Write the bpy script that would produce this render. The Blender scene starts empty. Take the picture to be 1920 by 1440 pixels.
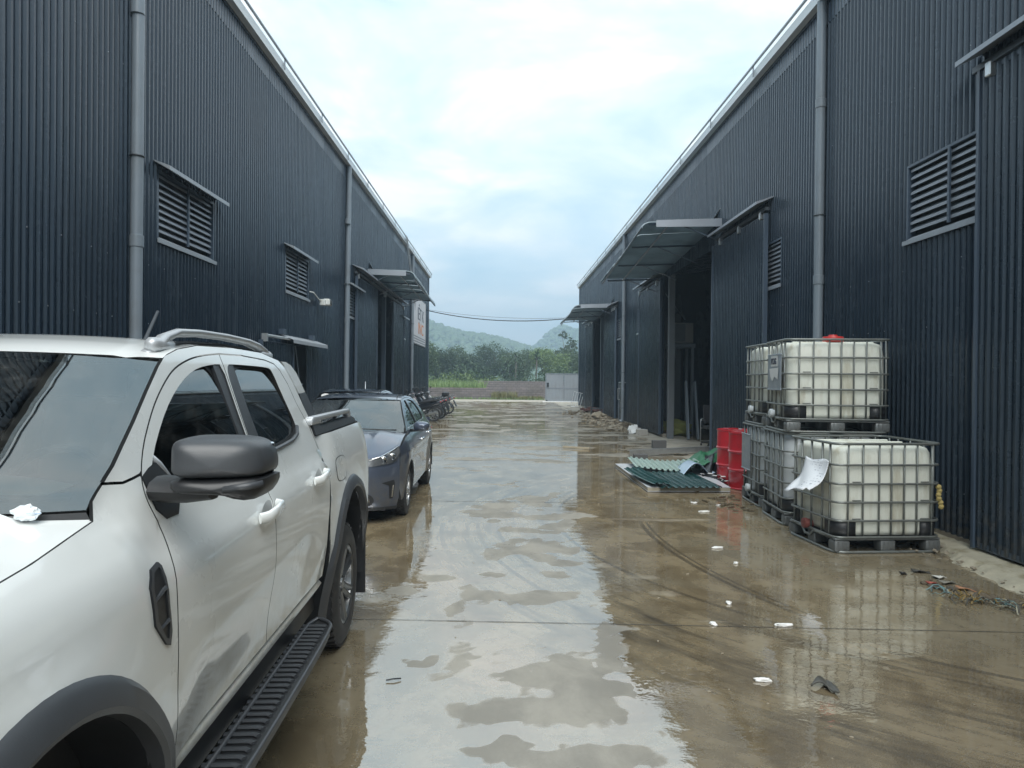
import bpy, bmesh, math, random
import numpy as np
from mathutils import Vector, Matrix, noise as mnoise
from mathutils.geometry import delaunay_2d_cdt
random.seed(7)
sc = bpy.context.scene
COL = sc.collection
PI = math.pi
R = math.radians

# ------------------------------------------------------------------ camera
cam_d = bpy.data.cameras.new('camera')
cam = bpy.data.objects.new('camera', cam_d)
COL.objects.link(cam)
cam_d.sensor_width = 36.0
cam_d.lens = 36.0 * 1340 / 1920
cam_d.clip_start = 0.05
cam_d.clip_end = 6000
yaw, pitch, roll = 0.013507, -0.007706, R(0.55)
F_ = Vector((math.sin(yaw) * math.cos(pitch), math.cos(yaw) * math.cos(pitch), math.sin(pitch)))
R0 = Vector((math.cos(yaw), -math.sin(yaw), 0))
U0 = R0.cross(F_)
Rv = R0 * math.cos(roll) + U0 * math.sin(roll)
Uv = -R0 * math.sin(roll) + U0 * math.cos(roll)
M3 = Matrix((Rv, Uv, -F_)).transposed()
cam.matrix_world = Matrix.Translation((0, 0, 1.72)) @ M3.to_4x4()
sc.camera = cam

# ------------------------------------------------------------------ view
sc.view_settings.view_transform = 'Standard'
sc.view_settings.look = 'None'
sc.view_settings.gamma = 1
sc.view_settings.use_curve_mapping = False
sc.view_settings.exposure = 1.52
sc.cycles.use_denoising = True
sc.cycles.max_bounces = 8
sc.cycles.diffuse_bounces = 3
sc.cycles.glossy_bounces = 4
sc.cycles.transmission_bounces = 6
sc.cycles.transparent_max_bounces = 12
sc.cycles.volume_bounces = 0
sc.cycles.sample_clamp_indirect = 4
sc.cycles.caustics_reflective = False
sc.cycles.caustics_refractive = False


# ------------------------------------------------------------------ node helpers
class NT:
    def __init__(s, tree):
        s.t = tree

    def n(s, typ, **kw):
        nd = s.t.nodes.new(typ)
        for k, v in kw.items():
            setattr(nd, k, v)
        return nd

    def link(s, a, b):
        s.t.links.new(a, b)

    def put(s, sock, v):
        if isinstance(v, bpy.types.NodeSocket):
            s.t.links.new(v, sock)
        elif isinstance(v, (tuple, list)) and len(v) == 3 and sock.type == 'RGBA':
            sock.default_value = (*v, 1)
        else:
            sock.default_value = v

    def math(s, op, a, b=0.0, clamp=False):
        nd = s.n('ShaderNodeMath', operation=op, use_clamp=clamp)
        s.put(nd.inputs[0], a)
        s.put(nd.inputs[1], b)
        return nd.outputs[0]

    def mix(s, fac, a, b, blend='MIX'):
        nd = s.n('ShaderNodeMix', data_type='RGBA', blend_type=blend)
        s.put(nd.inputs[0], fac)
        s.put(nd.inputs[6], a)
        s.put(nd.inputs[7], b)
        return nd.outputs[2]

    def noise(s, vec, scale, detail=4, rough=0.55, dist=0.0, dims='3D'):
        nd = s.n('ShaderNodeTexNoise', noise_dimensions=dims)
        if vec is not None:
            s.link(vec, nd.inputs['Vector'])
        nd.inputs['Scale'].default_value = scale
        nd.inputs['Detail'].default_value = detail
        nd.inputs['Roughness'].default_value = rough
        nd.inputs['Distortion'].default_value = dist
        return nd.outputs[0]

    def ramp(s, fac, stops):
        nd = s.n('ShaderNodeValToRGB')
        s.link(fac, nd.inputs[0])
        cr = nd.color_ramp
        while len(cr.elements) < len(stops):
            cr.elements.new(0.5)
        for e, (p, c) in zip(cr.elements, stops):
            e.position = p
            e.color = (*c, 1) if isinstance(c, (tuple, list)) else (c, c, c, 1)
        return nd.outputs[0]

    def sstep(s, v, a, b):
        nd = s.n('ShaderNodeMapRange', interpolation_type='SMOOTHSTEP')
        s.put(nd.inputs[0], v)
        nd.inputs[1].default_value = a
        nd.inputs[2].default_value = b
        return nd.outputs[0]

    def mapping(s, vec, scale=(1, 1, 1), loc=(0, 0, 0), rot=(0, 0, 0)):
        nd = s.n('ShaderNodeMapping')
        s.link(vec, nd.inputs[0])
        nd.inputs[1].default_value = loc
        nd.inputs[2].default_value = rot
        nd.inputs[3].default_value = scale
        return nd.outputs[0]


# ------------------------------------------------------------------ world: overcast sky
world = bpy.data.worlds.new('World')
sc.world = world
world.use_nodes = True
wt = NT(world.node_tree)
wt.t.nodes.clear()
SUN_EL, SUN_AZ = R(50), R(176)          # azimuth from +Y clockwise: behind the camera, to the right
sky = wt.n('ShaderNodeTexSky', sky_type='NISHITA')
sky.sun_disc = False
sky.sun_elevation = SUN_EL
sky.sun_rotation = SUN_AZ
sky.air_density = 1.2
sky.dust_density = 2.0
bg_sky = wt.n('ShaderNodeBackground')
wt.link(sky.outputs[0], bg_sky.inputs[0])
bg_sky.inputs[1].default_value = 0.10
tc = wt.n('ShaderNodeTexCoord').outputs['Generated']
sep = wt.n('ShaderNodeSeparateXYZ')
wt.link(tc, sep.inputs[0])
zc = wt.math('MAXIMUM', sep.outputs[2], 0.0)
den = wt.math('ADD', zc, 0.16)
comb = wt.n('ShaderNodeCombineXYZ')
wt.link(wt.math('DIVIDE', sep.outputs[0], den), comb.inputs[0])
wt.link(wt.math('DIVIDE', sep.outputs[1], den), comb.inputs[1])
cv = comb.outputs[0]
n1 = wt.noise(cv, 1.7, 8, 0.60, 0.35)
n2 = wt.noise(wt.mapping(cv, (1, 1, 1), (3.1, 1.7, 0)), 0.55, 3, 0.5, 0.2)
nn = wt.math('ADD', wt.math('MULTIPLY', n1, 0.62), wt.math('MULTIPLY', n2, 0.38))
cl = wt.ramp(nn, [(0.37, (0.46, 0.64, 0.74)), (0.455, (0.64, 0.78, 0.84)), (0.515, (0.79, 0.87, 0.88)), (0.58, (1.04, 1.03, 1.0))])
hz = wt.sstep(zc, 0.02, 0.30)
clouds = wt.mix(hz, wt.mix(0.5, cl, (0.33, 0.52, 0.70)), cl)
bg_cl = wt.n('ShaderNodeBackground')
wt.link(clouds, bg_cl.inputs[0])
bg_cl.inputs[1].default_value = 0.54
mx = wt.n('ShaderNodeMixShader')
mx.inputs[0].default_value = 0.9
wt.link(bg_sky.outputs[0], mx.inputs[1])
wt.link(bg_cl.outputs[0], mx.inputs[2])
wo = wt.n('ShaderNodeOutputWorld')
wt.link(mx.outputs[0], wo.inputs[0])

# ------------------------------------------------------------------ sun (overcast, very soft)
sun_d = bpy.data.lights.new('sun', 'SUN')
sun_d.energy = 1.5
sun_d.angle = R(50)
sun_d.color = (1.0, 0.99, 0.95)
sun = bpy.data.objects.new('sun', sun_d)
COL.objects.link(sun)
sdir = Vector((math.sin(SUN_AZ) * math.cos(SUN_EL), math.cos(SUN_AZ) * math.cos(SUN_EL), math.sin(SUN_EL)))
sun.rotation_euler = (-sdir).to_track_quat('-Z', 'Y').to_euler()


# ------------------------------------------------------------------ materials
def newmat(name):
    m = bpy.data.materials.new(name)
    m.use_nodes = True
    t = NT(m.node_tree)
    t.t.nodes.clear()
    out = t.n('ShaderNodeOutputMaterial')
    return m, t, out


def pm(name, col, rough=0.5, metal=0.0, var=0.12, nscale=4.0, bump=0.0, bscale=40.0, coat=0.0, spec=0.5,
       dirt=None, dirt_amt=0.5, dscale=2.5, rvar=0.1, rnd=0.0, mud=None, dmap=None):
    m, t, out = newmat(name)
    p = t.n('ShaderNodeBsdfPrincipled')
    co = t.n('ShaderNodeTexCoord').outputs['Object']
    nz = t.noise(co, nscale, 5, 0.6)
    fac = t.math('ADD', t.math('MULTIPLY', t.math('SUBTRACT', nz, 0.5), 2 * var), 1.0)
    c = t.mix(1.0, col, fac, 'MULTIPLY')
    if dirt:
        d = t.sstep(t.noise(t.mapping(co, dmap) if dmap else co, dscale, 7, 0.68), 0.48, 0.70)
        c = t.mix(t.math('MULTIPLY', d, dirt_amt), c, dirt)
    if mud:
        sp_ = t.n('ShaderNodeSeparateXYZ')
        t.link(co, sp_.inputs[0])
        hz_ = t.math('SUBTRACT', 1.0, t.sstep(sp_.outputs[2], mud[0], mud[1]))
        mn = t.math('MULTIPLY', t.sstep(t.noise(co, 14, 7, 0.72), 0.30, 0.75), hz_)
        drops = t.math('MULTIPLY', t.sstep(t.noise(co, 95, 2, 0.5), 0.62, 0.70), hz_)
        c = t.mix(t.math('MULTIPLY', t.math('ADD', mn, t.math('MULTIPLY', drops, 0.6), True), mud[3]), c, mud[2])
    if rnd:
        oi = t.n('ShaderNodeObjectInfo').outputs['Random']
        c = t.mix(1.0, c, t.math('ADD', t.math('MULTIPLY', oi, rnd), 1 - rnd / 2), 'MULTIPLY')
    t.link(c, p.inputs['Base Color'])
    t.link(t.math('ADD', t.math('MULTIPLY', t.math('SUBTRACT', nz, 0.5), 2 * rvar), rough, True), p.inputs['Roughness'])
    p.inputs['Metallic'].default_value = metal
    p.inputs['Specular IOR Level'].default_value = spec
    if coat:
        p.inputs['Coat Weight'].default_value = coat
        p.inputs['Coat Roughness'].default_value = 0.04
    if bump:
        b = t.n('ShaderNodeBump')
        b.inputs['Strength'].default_value = bump
        b.inputs['Distance'].default_value = 0.01
        t.link(t.noise(co, bscale, 4, 0.6), b.inputs['Height'])
        t.link(b.outputs[0], p.inputs['Normal'])
    t.link(p.outputs[0], out.inputs[0])
    return m


def glassmat(name, tint, trans, ior=1.5, rough=0.0):
    m, t, out = newmat(name)
    tr = t.n('ShaderNodeBsdfTransparent')
    tr.inputs[0].default_value = (*[c * trans for c in tint], 1)
    gl = t.n('ShaderNodeBsdfGlossy')
    gl.inputs['Roughness'].default_value = rough
    gl.inputs[0].default_value = (0.95, 1, 1, 1)
    fr = t.n('ShaderNodeFresnel')
    fr.inputs[0].default_value = ior
    co = t.n('ShaderNodeTexCoord').outputs['Object']
    df = t.n('ShaderNodeBsdfDiffuse')
    df.inputs[0].default_value = (0.5, 0.5, 0.47, 1)
    m1 = t.n('ShaderNodeMixShader')
    t.link(fr.outputs[0], m1.inputs[0])
    t.link(tr.outputs[0], m1.inputs[1])
    t.link(gl.outputs[0], m1.inputs[2])
    dust = t.math('MULTIPLY', t.sstep(t.noise(co, 9, 8, 0.75), 0.45, 0.85), 0.10)
    m2 = t.n('ShaderNodeMixShader')
    t.link(dust, m2.inputs[0])
    t.link(m1.outputs[0], m2.inputs[1])
    t.link(df.outputs[0], m2.inputs[2])
    t.link(m2.outputs[0], out.inputs[0])
    return m


MAT = {}
def wallmat(name, col, rough):
    """coil-coated sheet: dust streaks running down, mud splash at the foot, tone shift from sheet to sheet"""
    m, t, out = newmat(name)
    p = t.n('ShaderNodeBsdfPrincipled')
    co = t.n('ShaderNodeTexCoord').outputs['Object']
    oi = t.n('ShaderNodeObjectInfo').outputs['Random']
    cx = t.n('ShaderNodeCombineXYZ')
    t.put(cx.inputs[1], t.math('MULTIPLY', oi, 37.0))
    va = t.n('ShaderNodeVectorMath', operation='ADD')
    t.link(co, va.inputs[0])
    t.link(cx.outputs[0], va.inputs[1])
    v = va.outputs[0]
    stk = t.sstep(t.noise(t.mapping(v, (1, 9.0, 0.22)), 1.0, 5, 0.65), 0.46, 0.74)
    fine = t.noise(v, 3.0, 6, 0.65)
    c = t.mix(1.0, col, t.math('ADD', 0.80, t.math('MULTIPLY', oi, 0.40)), 'MULTIPLY')
    c = t.mix(t.math('MULTIPLY', stk, 0.10), c, (0.11, 0.14, 0.165))
    c = t.mix(t.math('MULTIPLY', t.sstep(fine, 0.52, 0.72), 0.05), c, (0.10, 0.12, 0.14))
    sp_ = t.n('ShaderNodeSeparateXYZ')
    t.link(co, sp_.inputs[0])
    foot = t.math('SUBTRACT', 1.0, t.sstep(sp_.outputs[2], 0.12, 0.75))
    mud = t.math('MULTIPLY', foot, t.sstep(t.noise(v, 7, 7, 0.75), 0.40, 0.70))
    c = t.mix(t.math('MULTIPLY', mud, 0.55), c, (0.12, 0.10, 0.07))
    t.link(c, p.inputs['Base Color'])
    t.link(t.math('ADD', rough - 0.06, t.math('MULTIPLY', t.math('ADD', fine, stk), 0.12), True), p.inputs['Roughness'])
    p.inputs['Specular IOR Level'].default_value = 0.55
    p.inputs['Specular Tint'].default_value = (0.80, 0.90, 1.0, 1)
    bm_ = t.n('ShaderNodeBump')
    bm_.inputs['Strength'].default_value = 0.10
    bm_.inputs['Distance'].default_value = 0.02
    t.link(t.noise(t.mapping(v, (1, 2.0, 0.7)), 1.6, 2, 0.5), bm_.inputs['Height'])
    t.link(bm_.outputs[0], p.inputs['Normal'])
    t.link(p.outputs[0], out.inputs[0])
    return m


MAT['sheet'] = wallmat('dark coated sheet', (0.0095, 0.0185, 0.031), 0.25)
MAT['door_sheet'] = wallmat('dark coated door sheet', (0.0105, 0.0195, 0.031), 0.27)
MAT['trim'] = pm('slate trim', (0.060, 0.085, 0.12), 0.38, 0.0, 0.1, 2.0, spec=0.6)
MAT['louver'] = pm('slate louver', (0.30, 0.33, 0.37), 0.4, 0.2, 0.1, 3.0)
MAT['hood'] = pm('pale grey hood', (0.36, 0.39, 0.42), 0.4, 0.3, 0.12, 3.0)
MAT['pipe'] = pm('grey pvc pipe', (0.20, 0.235, 0.27), 0.32, 0.0, 0.08, 1.5, dirt=(0.12, 0.11, 0.09), dirt_amt=0.25, dscale=2)
MAT['galv'] = pm('galvanised steel', (0.62, 0.64, 0.65), 0.32, 0.75, 0.16, 9.0, dirt=(0.25, 0.23, 0.2), dirt_amt=0.25)
MAT['gutter'] = pm('bright gutter steel', (0.84, 0.86, 0.86), 0.35, 0.1, 0.06, 2.0)
MAT['steel_dark'] = pm('dark steel', (0.09, 0.10, 0.11), 0.4, 0.6, 0.15, 8.0)
MAT['black'] = pm('black plastic', (0.018, 0.019, 0.021), 0.42, 0, 0.12, 6.0)
MAT['rubber'] = pm('tyre rubber', (0.022, 0.022, 0.023), 0.62, 0, 0.2, 10.0, dirt=(0.10, 0.09, 0.075), dirt_amt=0.35, dscale=7)
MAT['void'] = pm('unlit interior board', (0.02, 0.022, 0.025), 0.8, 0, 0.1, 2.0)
MAT['concrete_kerb'] = pm('pale damp concrete', (0.30, 0.27, 0.22), 0.75, 0, 0.28, 3.0, bump=0.5, bscale=30, dirt=(0.13, 0.11, 0.075), dirt_amt=0.7, dscale=2.0)
MAT['white_paint'] = pm('white car paint', (0.84, 0.86, 0.845), 0.28, 0, 0.02, 2.0, coat=1.0, dirt=(0.55, 0.55, 0.48), dirt_amt=0.20, dscale=1.6, rvar=0.03, mud=(0.45, 1.05, (0.42, 0.38, 0.25), 0.42))
MAT['navy_paint'] = pm('dark blue grey car paint', (0.095, 0.115, 0.16), 0.30, 0.55, 0.05, 2.0, coat=1.0, dirt=(0.2, 0.2, 0.19), dirt_amt=0.12, dscale=1.8, rvar=0.05, mud=(0.2, 0.75, (0.17, 0.15, 0.11), 0.5))
MAT['black_paint'] = pm('blue black car paint', (0.04, 0.055, 0.08), 0.28, 0.3, 0.05, 2.0, coat=1.0)
MAT['silver_plastic'] = pm('silver grey plastic', (0.44, 0.46, 0.48), 0.35, 0.35, 0.05, 4.0)
MAT['mirror_plastic'] = pm('charcoal moulded plastic', (0.052, 0.056, 0.062), 0.38, 0, 0.10, 8.0, bump=0.08, bscale=300)
MAT['glass'] = glassmat('tinted glass', (0.75, 0.85, 0.85), 0.03, 2.1)
MAT['windshield'] = glassmat('windscreen glass', (0.8, 0.92, 0.9), 0.24, 2.7)
MAT['lamp_glass'] = glassmat('lamp lens', (1, 1, 1), 0.85, 1.5)
MAT['chrome'] = pm('chrome', (0.78, 0.79, 0.8), 0.12, 1.0, 0.05, 5.0)
MAT['alloy'] = pm('dark alloy', (0.20, 0.205, 0.21), 0.3, 0.8, 0.1, 6.0, dirt=(0.09, 0.08, 0.06), dirt_amt=0.4, dscale=8)
MAT['alloy_light'] = pm('silver alloy', (0.50, 0.51, 0.52), 0.28, 0.8, 0.1, 6.0, dirt=(0.2, 0.18, 0.14), dirt_amt=0.35, dscale=8)
MAT['cloth'] = pm('dark seat cloth', (0.03, 0.03, 0.032), 0.9, 0, 0.2, 20)
MAT['gap_shade'] = pm('dark panel gap shade', (0.012, 0.013, 0.014), 0.7)  # near-black colour stands in for the shade inside body panel gaps
MAT['paper'] = pm('white paper', (0.75, 0.75, 0.73), 0.7, 0, 0.05, 6.0)


# ------------------------------------------------------------------ mesh helpers
def linkobj(o, parent=None):
    COL.objects.link(o)
    if parent is not None:
        o.parent = parent
    return o


def tagit(o, label=None, cat=None, group=None, kind=None):
    if label: o['label'] = label
    if cat: o['category'] = cat
    if group: o['group'] = group
    if kind: o['kind'] = kind
    return o


def thing(name, label, cat, loc=(0, 0, 0), rz=0.0, group=None):
    o = bpy.data.objects.new(name, None)
    o.empty_display_size = 0.1
    COL.objects.link(o)
    o.location = loc
    o.rotation_euler = (0, 0, rz)
    return tagit(o, label, cat, group)


def copy_tree(o, parent=None, loc=None, rz=None):
    c = o.copy()
    COL.objects.link(c)
    if parent is not None:
        c.parent = parent
    if loc is not None:
        c.location = loc
    if rz is not None:
        c.rotation_euler = (0, 0, rz)
    for ch in list(o.children):
        copy_tree(ch, c)
    return c


class MB:
    def __init__(s):
        s.v = []
        s.f = []
        s.mi = []
        s.nrm = None

    def add(s, verts, faces, M=None, mi=0):
        b = len(s.v)
        if M is not None:
            verts = [M @ Vector(p) for p in verts]
        s.v.extend([tuple(p) for p in verts])
        s.f.extend([tuple(i + b for i in f) for f in faces])
        s.mi.extend([mi] * len(faces))
        return s

    def box(s, c, d, M=None, bevel=0.0, seg=1, mi=0, taper=None):
        x, y, z = [q / 2 for q in d]
        vs = [(-x, -y, -z), (x, -y, -z), (x, y, -z), (-x, y, -z), (-x, -y, z), (x, -y, z), (x, y, z), (-x, y, z)]
        fs = [(0, 3, 2, 1), (4, 5, 6, 7), (0, 1, 5, 4), (1, 2, 6, 5), (2, 3, 7, 6), (3, 0, 4, 7)]
        if taper:
            vs = [(a * (taper[0] if k > 3 else 1), b * (taper[1] if k > 3 else 1), q) for k, (a, b, q) in enumerate(vs)]
        if bevel > 0:
            bm = bmesh.new()
            bvs = [bm.verts.new(p) for p in vs]
            for f in fs:
                bm.faces.new([bvs[i] for i in f])
            bmesh.ops.bevel(bm, geom=bm.edges[:], offset=bevel, segments=seg, affect='EDGES', profile=0.5)
            bm.verts.index_update()
            vs = [tuple(v.co) for v in bm.verts]
            fs = [tuple(v.index for v in f.verts) for f in bm.faces]
            bm.free()
        T = Matrix.Translation(c)
        return s.add(vs, fs, T @ M if M is not None else T, mi)

    def tube(s, path, r, n=8, closed=False, cap=True, mi=0, flat=None):
        path = [Vector(p) for p in path]
        m = len(path)
        rs = r if isinstance(r, (list, tuple)) else [r] * m
        tang = []
        for i in range(m):
            if closed:
                d = path[(i + 1) % m] - path[i - 1]
            else:
                d = path[min(i + 1, m - 1)] - path[max(i - 1, 0)]
            tang.append(d.normalized() if d.length > 1e-9 else Vector((0, 0, 1)))
        ref = Vector((0, 0, 1)) if abs(tang[0].z) < 0.9 else Vector((1, 0, 0))
        nrm = (ref - tang[0] * ref.dot(tang[0])).normalized()
        vs, fs = [], []
        for i in range(m):
            nrm = nrm - tang[i] * nrm.dot(tang[i])
            nrm = nrm.normalized() if nrm.length > 1e-6 else tang[i].orthogonal().normalized()
            bn = tang[i].cross(nrm)
            for k in range(n):
                a = 2 * PI * (k + 0.5) / n
                w = nrm * math.cos(a) * (flat[0] if flat else 1) + bn * math.sin(a) * (flat[1] if flat else 1)
                vs.append(path[i] + w * rs[i])
        cnt = m if closed else m - 1
        for i in range(cnt):
            for k in range(n):
                a, b = i * n + k, i * n + (k + 1) % n
                c, d = ((i + 1) % m) * n + (k + 1) % n, ((i + 1) % m) * n + k
                fs.append((a, b, c, d))
        if cap and not closed:
            fs.append(tuple(range(n))[::-1])
            fs.append(tuple((m - 1) * n + k for k in range(n)))
        return s.add(vs, fs, None, mi)

    def lathe(s, prof, n=24, M=None, mi=0, cap=True):
        vs, fs = [], []
        for (r, h) in prof:
            for k in range(n):
                a = 2 * PI * k / n
                vs.append((r * math.cos(a), r * math.sin(a), h))
        for i in range(len(prof) - 1):
            for k in range(n):
                fs.append((i * n + k, i * n + (k + 1) % n, (i + 1) * n + (k + 1) % n, (i + 1) * n + k))
        if cap:
            if prof[0][0] > 1e-5: fs.append(tuple(range(n))[::-1])
            if prof[-1][0] > 1e-5: fs.append(tuple((len(prof) - 1) * n + k for k in range(n)))
        return s.add(vs, fs, M, mi)

    def prism(s, poly, h0, h1, fn, mi=0):
        """poly 2D (ccw) extruded from h0 to h1; fn(u,v,h)->3D"""
        n = len(poly)
        vs = [fn(u, v, h0) for u, v in poly] + [fn(u, v, h1) for u, v in poly]
        fs = [tuple(range(n))[::-1], tuple(range(n, 2 * n))]
        fs += [(i, (i + 1) % n, n + (i + 1) % n, n + i) for i in range(n)]
        return s.add(vs, fs, None, mi)

    def grid(s, fn, nu, nv, mi=0, flip=False):
        vs = [fn(i / nu, j / nv) for j in range(nv + 1) for i in range(nu + 1)]
        fs = []
        for j in range(nv):
            for i in range(nu):
                a = j * (nu + 1) + i
                q = (a, a + 1, a + nu + 2, a + nu + 1)
                fs.append(q[::-1] if flip else q)
        return s.add(vs, fs, None, mi)

    def build(s, name, mats, parent=None, smooth=False, angle=None, kind=None, solid=0.0, solid_off=-1):
        me = bpy.data.meshes.new(name)
        me.from_pydata([tuple(p) for p in s.v], [], s.f)
        if not isinstance(mats, (list, tuple)):
            mats = [mats]
        for m in mats:
            me.materials.append(m)
        if len(mats) > 1:
            me.polygons.foreach_set('material_index', s.mi)
        if smooth:
            me.polygons.foreach_set('use_smooth', [True] * len(me.polygons))
            if angle:
                me.set_sharp_from_angle(angle=R(angle))
        me.update()
        if smooth and s.nrm is not None and len(s.nrm) == len(me.vertices):
            me.normals_split_custom_set_from_vertices(s.nrm)
        o = bpy.data.objects.new(name, me)
        linkobj(o, parent)
        if kind: o['kind'] = kind
        if solid:
            md = o.modifiers.new('thick', 'SOLIDIFY')
            md.thickness = solid
            md.offset = solid_off
        return o


def share(o, parent, M=None, name=None):
    """another object on the same mesh"""
    c = bpy.data.objects.new(name or o.name.split('.')[0], o.data)
    linkobj(c, parent)
    if M is not None:
        c.matrix_local = M
    return c


# ================================================================== GROUND
def sm(a, b, x):
    t = min(1.0, max(0.0, (x - a) / (b - a)))
    return t * t * (3 - 2 * t)


def nz3(x, y, z=0.0):
    return mnoise.fractal(Vector((x, y, z)), 0.6, 2.1, 4)


ISL = [  # damp, slightly raised patches that stand out of the water film: x, y, rx, ry, rot
    (0.24, 5.60, 0.30, 0.17, 0.05), (0.50, 5.63, 0.12, 0.09, 0), (0.06, 3.66, 0.33, 0.16, -0.1), (0.45, 3.72, 0.17, 0.22, 0.5),
    (0.52, 3.98, 0.30, 0.10, -0.5), (0.24, 4.02, 0.24, 0.09, -0.35), (0.14, 4.20, 0.16, 0.05, 0), (-0.48, 4.33, 0.12, 0.06, -0.2), (-0.22, 4.42, 0.10, 0.04, 0),
    (-0.80, 5.75, 0.13, 0.14, 0.2), (-0.54, 6.11, 0.15, 0.09, 0), (-0.08, 6.21, 0.14, 0.10, 0), (0.38, 6.86, 0.16, 0.16, 0.3),
    (0.60, 6.66, 0.20, 0.10, -0.2), (0.48, 6.28, 0.12, 0.12, 0), (0.14, 8.1, 0.22, 0.16, 0.1), (0.42, 8.02, 0.22, 0.10, 0), (0.12, 9.0, 0.18, 0.2, 0.3),
    (0.5, 8.85, 0.30, 0.16, 0), (0.16, 7.54, 0.09, 0.16, 0), (0.18, 3.22, 0.25, 0.07, 0.0), (0.46, 3.20, 0.26, 0.14, 0.2), (0.62, 3.92, 0.12, 0.12, 0),
    (0.9, 8.95, 0.3, 0.2, 0), (-0.1, 8.6, 0.1, 0.1, 0), (0.0, 3.3, 0.2, 0.05, 0.3)]
PALE = [(2.0, 4.35, 0.10, 0.07), (1.35, 5.75, 0.18, 0.10), (1.25, 6.2, 0.2, 0.1), (1.55, 5.05, 0.22, 0.05), (2.35, 4.25, 0.07, 0.04), (1.0, 6.6, 0.14, 0.12), (2.0, 8.75, 0.95, 0.10)]


def damp_at(x, y):
    d = 0.0
    wx = x + 0.07 * nz3(x * 5.1, y * 3.3, 1.0) + 0.03 * nz3(x * 16, y * 11, 4.0)
    wy = y + 0.10 * nz3(x * 4.3, y * 3.0, 7.0) + 0.03 * nz3(x * 15, y * 12, 9.0)
    if y < 11:
        for (cx, cy, rx, ry, ro) in ISL:
            ux, uy = wx - cx, wy - cy
            if abs(ux) > 0.6 or abs(uy) > 0.6: continue
            c, s = math.cos(ro), math.sin(ro)
            q = math.hypot((ux * c + uy * s) / rx, (-ux * s + uy * c) / ry)
            d = max(d, 1.0 - 0.5 * q)
    if y < 12 and -1.0 < x < 1.7:
        q = 0.5 + 0.75 * nz3(wx * 1.25 + 7, wy * 1.0, 21.0)
        d = max(d, q * 0.78 * sm(-1.0, -0.2, x) * (1 - sm(0.6, 1.5, x)) - 0.02)
    far = sm(9, 17, y)
    f = 0.5 + 0.62 * nz3(x * 0.55 + 3, y * 1.15, 2.0) + 0.25 * nz3(x * 1.5, y * 3.1, 5.0)
    d = max(d, far * (f * 0.86 - 0.04 * (1 - sm(20, 34, y))))
    return d


def dry_at(x, y):
    e = 0.22 * nz3(x * 1.3, y * 0.9, 11.0) + 0.1 * nz3(x * 4, y * 3, 13)
    d = sm(3.75, 4.5, x + e * 1.6) * sm(13.0, 17, y + e * 3) * 0.95          # threshold strip along the right building
    d = max(d, sm(3.1, 4.4, x + e * 2) * sm(30, 36, y))
    d = max(d, sm(52.0, 54.0, y + e * 2))
    for (cx, cy, rx, ry) in PALE:
        q = math.hypot((x + e * 0.25 - cx) / rx, (y + e * 0.25 - cy) / ry)
        if q < 1.3: d = max(d, (1 - sm(0.55, 1.25, q)) * 0.42)
    if y > 9:
        d = max(d, 0.5 * sm(0.35, 0.6, nz3(x * 0.5 + 20, y * 1.3, 3.0)) * sm(2.0, 3.3, x) * sm(9, 12, y))
    return d


ys = [-14.0, -8.0, -3.0, 0.0, 1.2]
while ys[-1] < 57.5:
    ys.append(ys[-1] + max(0.042, 0.0065 * ys[-1]))
xs = [-40, -20, -10, -6.0] + [-4.6 + 0.055 * i for i in range(178)] + [6.0, 10, 20, 40]
gv = [(x, y, 0.0) for y in ys for x in xs]
nx = len(xs)
gf = [(j * nx + i, j * nx + i + 1, (j + 1) * nx + i + 1, (j + 1) * nx + i) for j in range(len(ys) - 1) for i in range(nx - 1)]
me = bpy.data.meshes.new('concrete_yard')
me.from_pydata(gv, [], gf)
for nm, fn in (('damp', damp_at), ('dry', dry_at)):
    at = me.attributes.new(nm, 'FLOAT', 'POINT')
    at.data.foreach_set('value', [fn(p[0], p[1]) if -5 < p[0] < 6 and p[1] > 1.1 else 0.0 for p in gv])

m, t, out = newmat('wet concrete')
co = t.n('ShaderNodeTexCoord').outputs['Object']
damp = t.n('ShaderNodeAttribute', attribute_name='damp').outputs['Fac']
dry = t.n('ShaderNodeAttribute', attribute_name='dry').outputs['Fac']
fine = t.noise(co, 26, 5, 0.65)
dmask = t.sstep(t.math('ADD', damp, t.math('MULTIPLY', t.math('SUBTRACT', fine, 0.5), 0.10)), 0.47, 0.535)
drym = t.sstep(t.math('ADD', dry, t.math('MULTIPLY', t.math('SUBTRACT', t.noise(co, 6, 6, 0.7), 0.5), 0.5)), 0.2, 0.75)
# tyre marks: arcs swept by turning lorries
sx = t.n('ShaderNodeSeparateXYZ')
t.link(co, sx.inputs[0])
ddx = t.math('SUBTRACT', sx.outputs[0], 6.0)
ddy = t.math('SUBTRACT', sx.outputs[1], 8.5)
rad = t.math('SQRT', t.math('ADD', t.math('MULTIPLY', ddx, ddx), t.math('MULTIPLY', ddy, ddy)))
ang = t.math('ARCTAN2', ddy, ddx)
cmb = t.n('ShaderNodeCombineXYZ')
t.link(rad, cmb.inputs[0])
t.link(t.math('MULTIPLY', ang, 0.55), cmb.inputs[1])
streak = t.noise(cmb.outputs[0], 5.5, 5, 0.7)
streak2 = t.noise(t.mapping(cmb.outputs[0], (1, 1, 1), (4, 2, 0)), 17, 3, 0.6)
smask = t.math('MULTIPLY', t.sstep(rad, 4.9, 5.6), t.math('SUBTRACT', 1.0, t.sstep(rad, 6.6, 7.4)))
stk = t.math('MULTIPLY', t.math('ADD', t.math('MULTIPLY', t.sstep(streak, 0.47, 0.68), 0.75), t.math('MULTIPLY', t.sstep(streak2, 0.52, 0.72), 0.5), True), smask)
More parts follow.
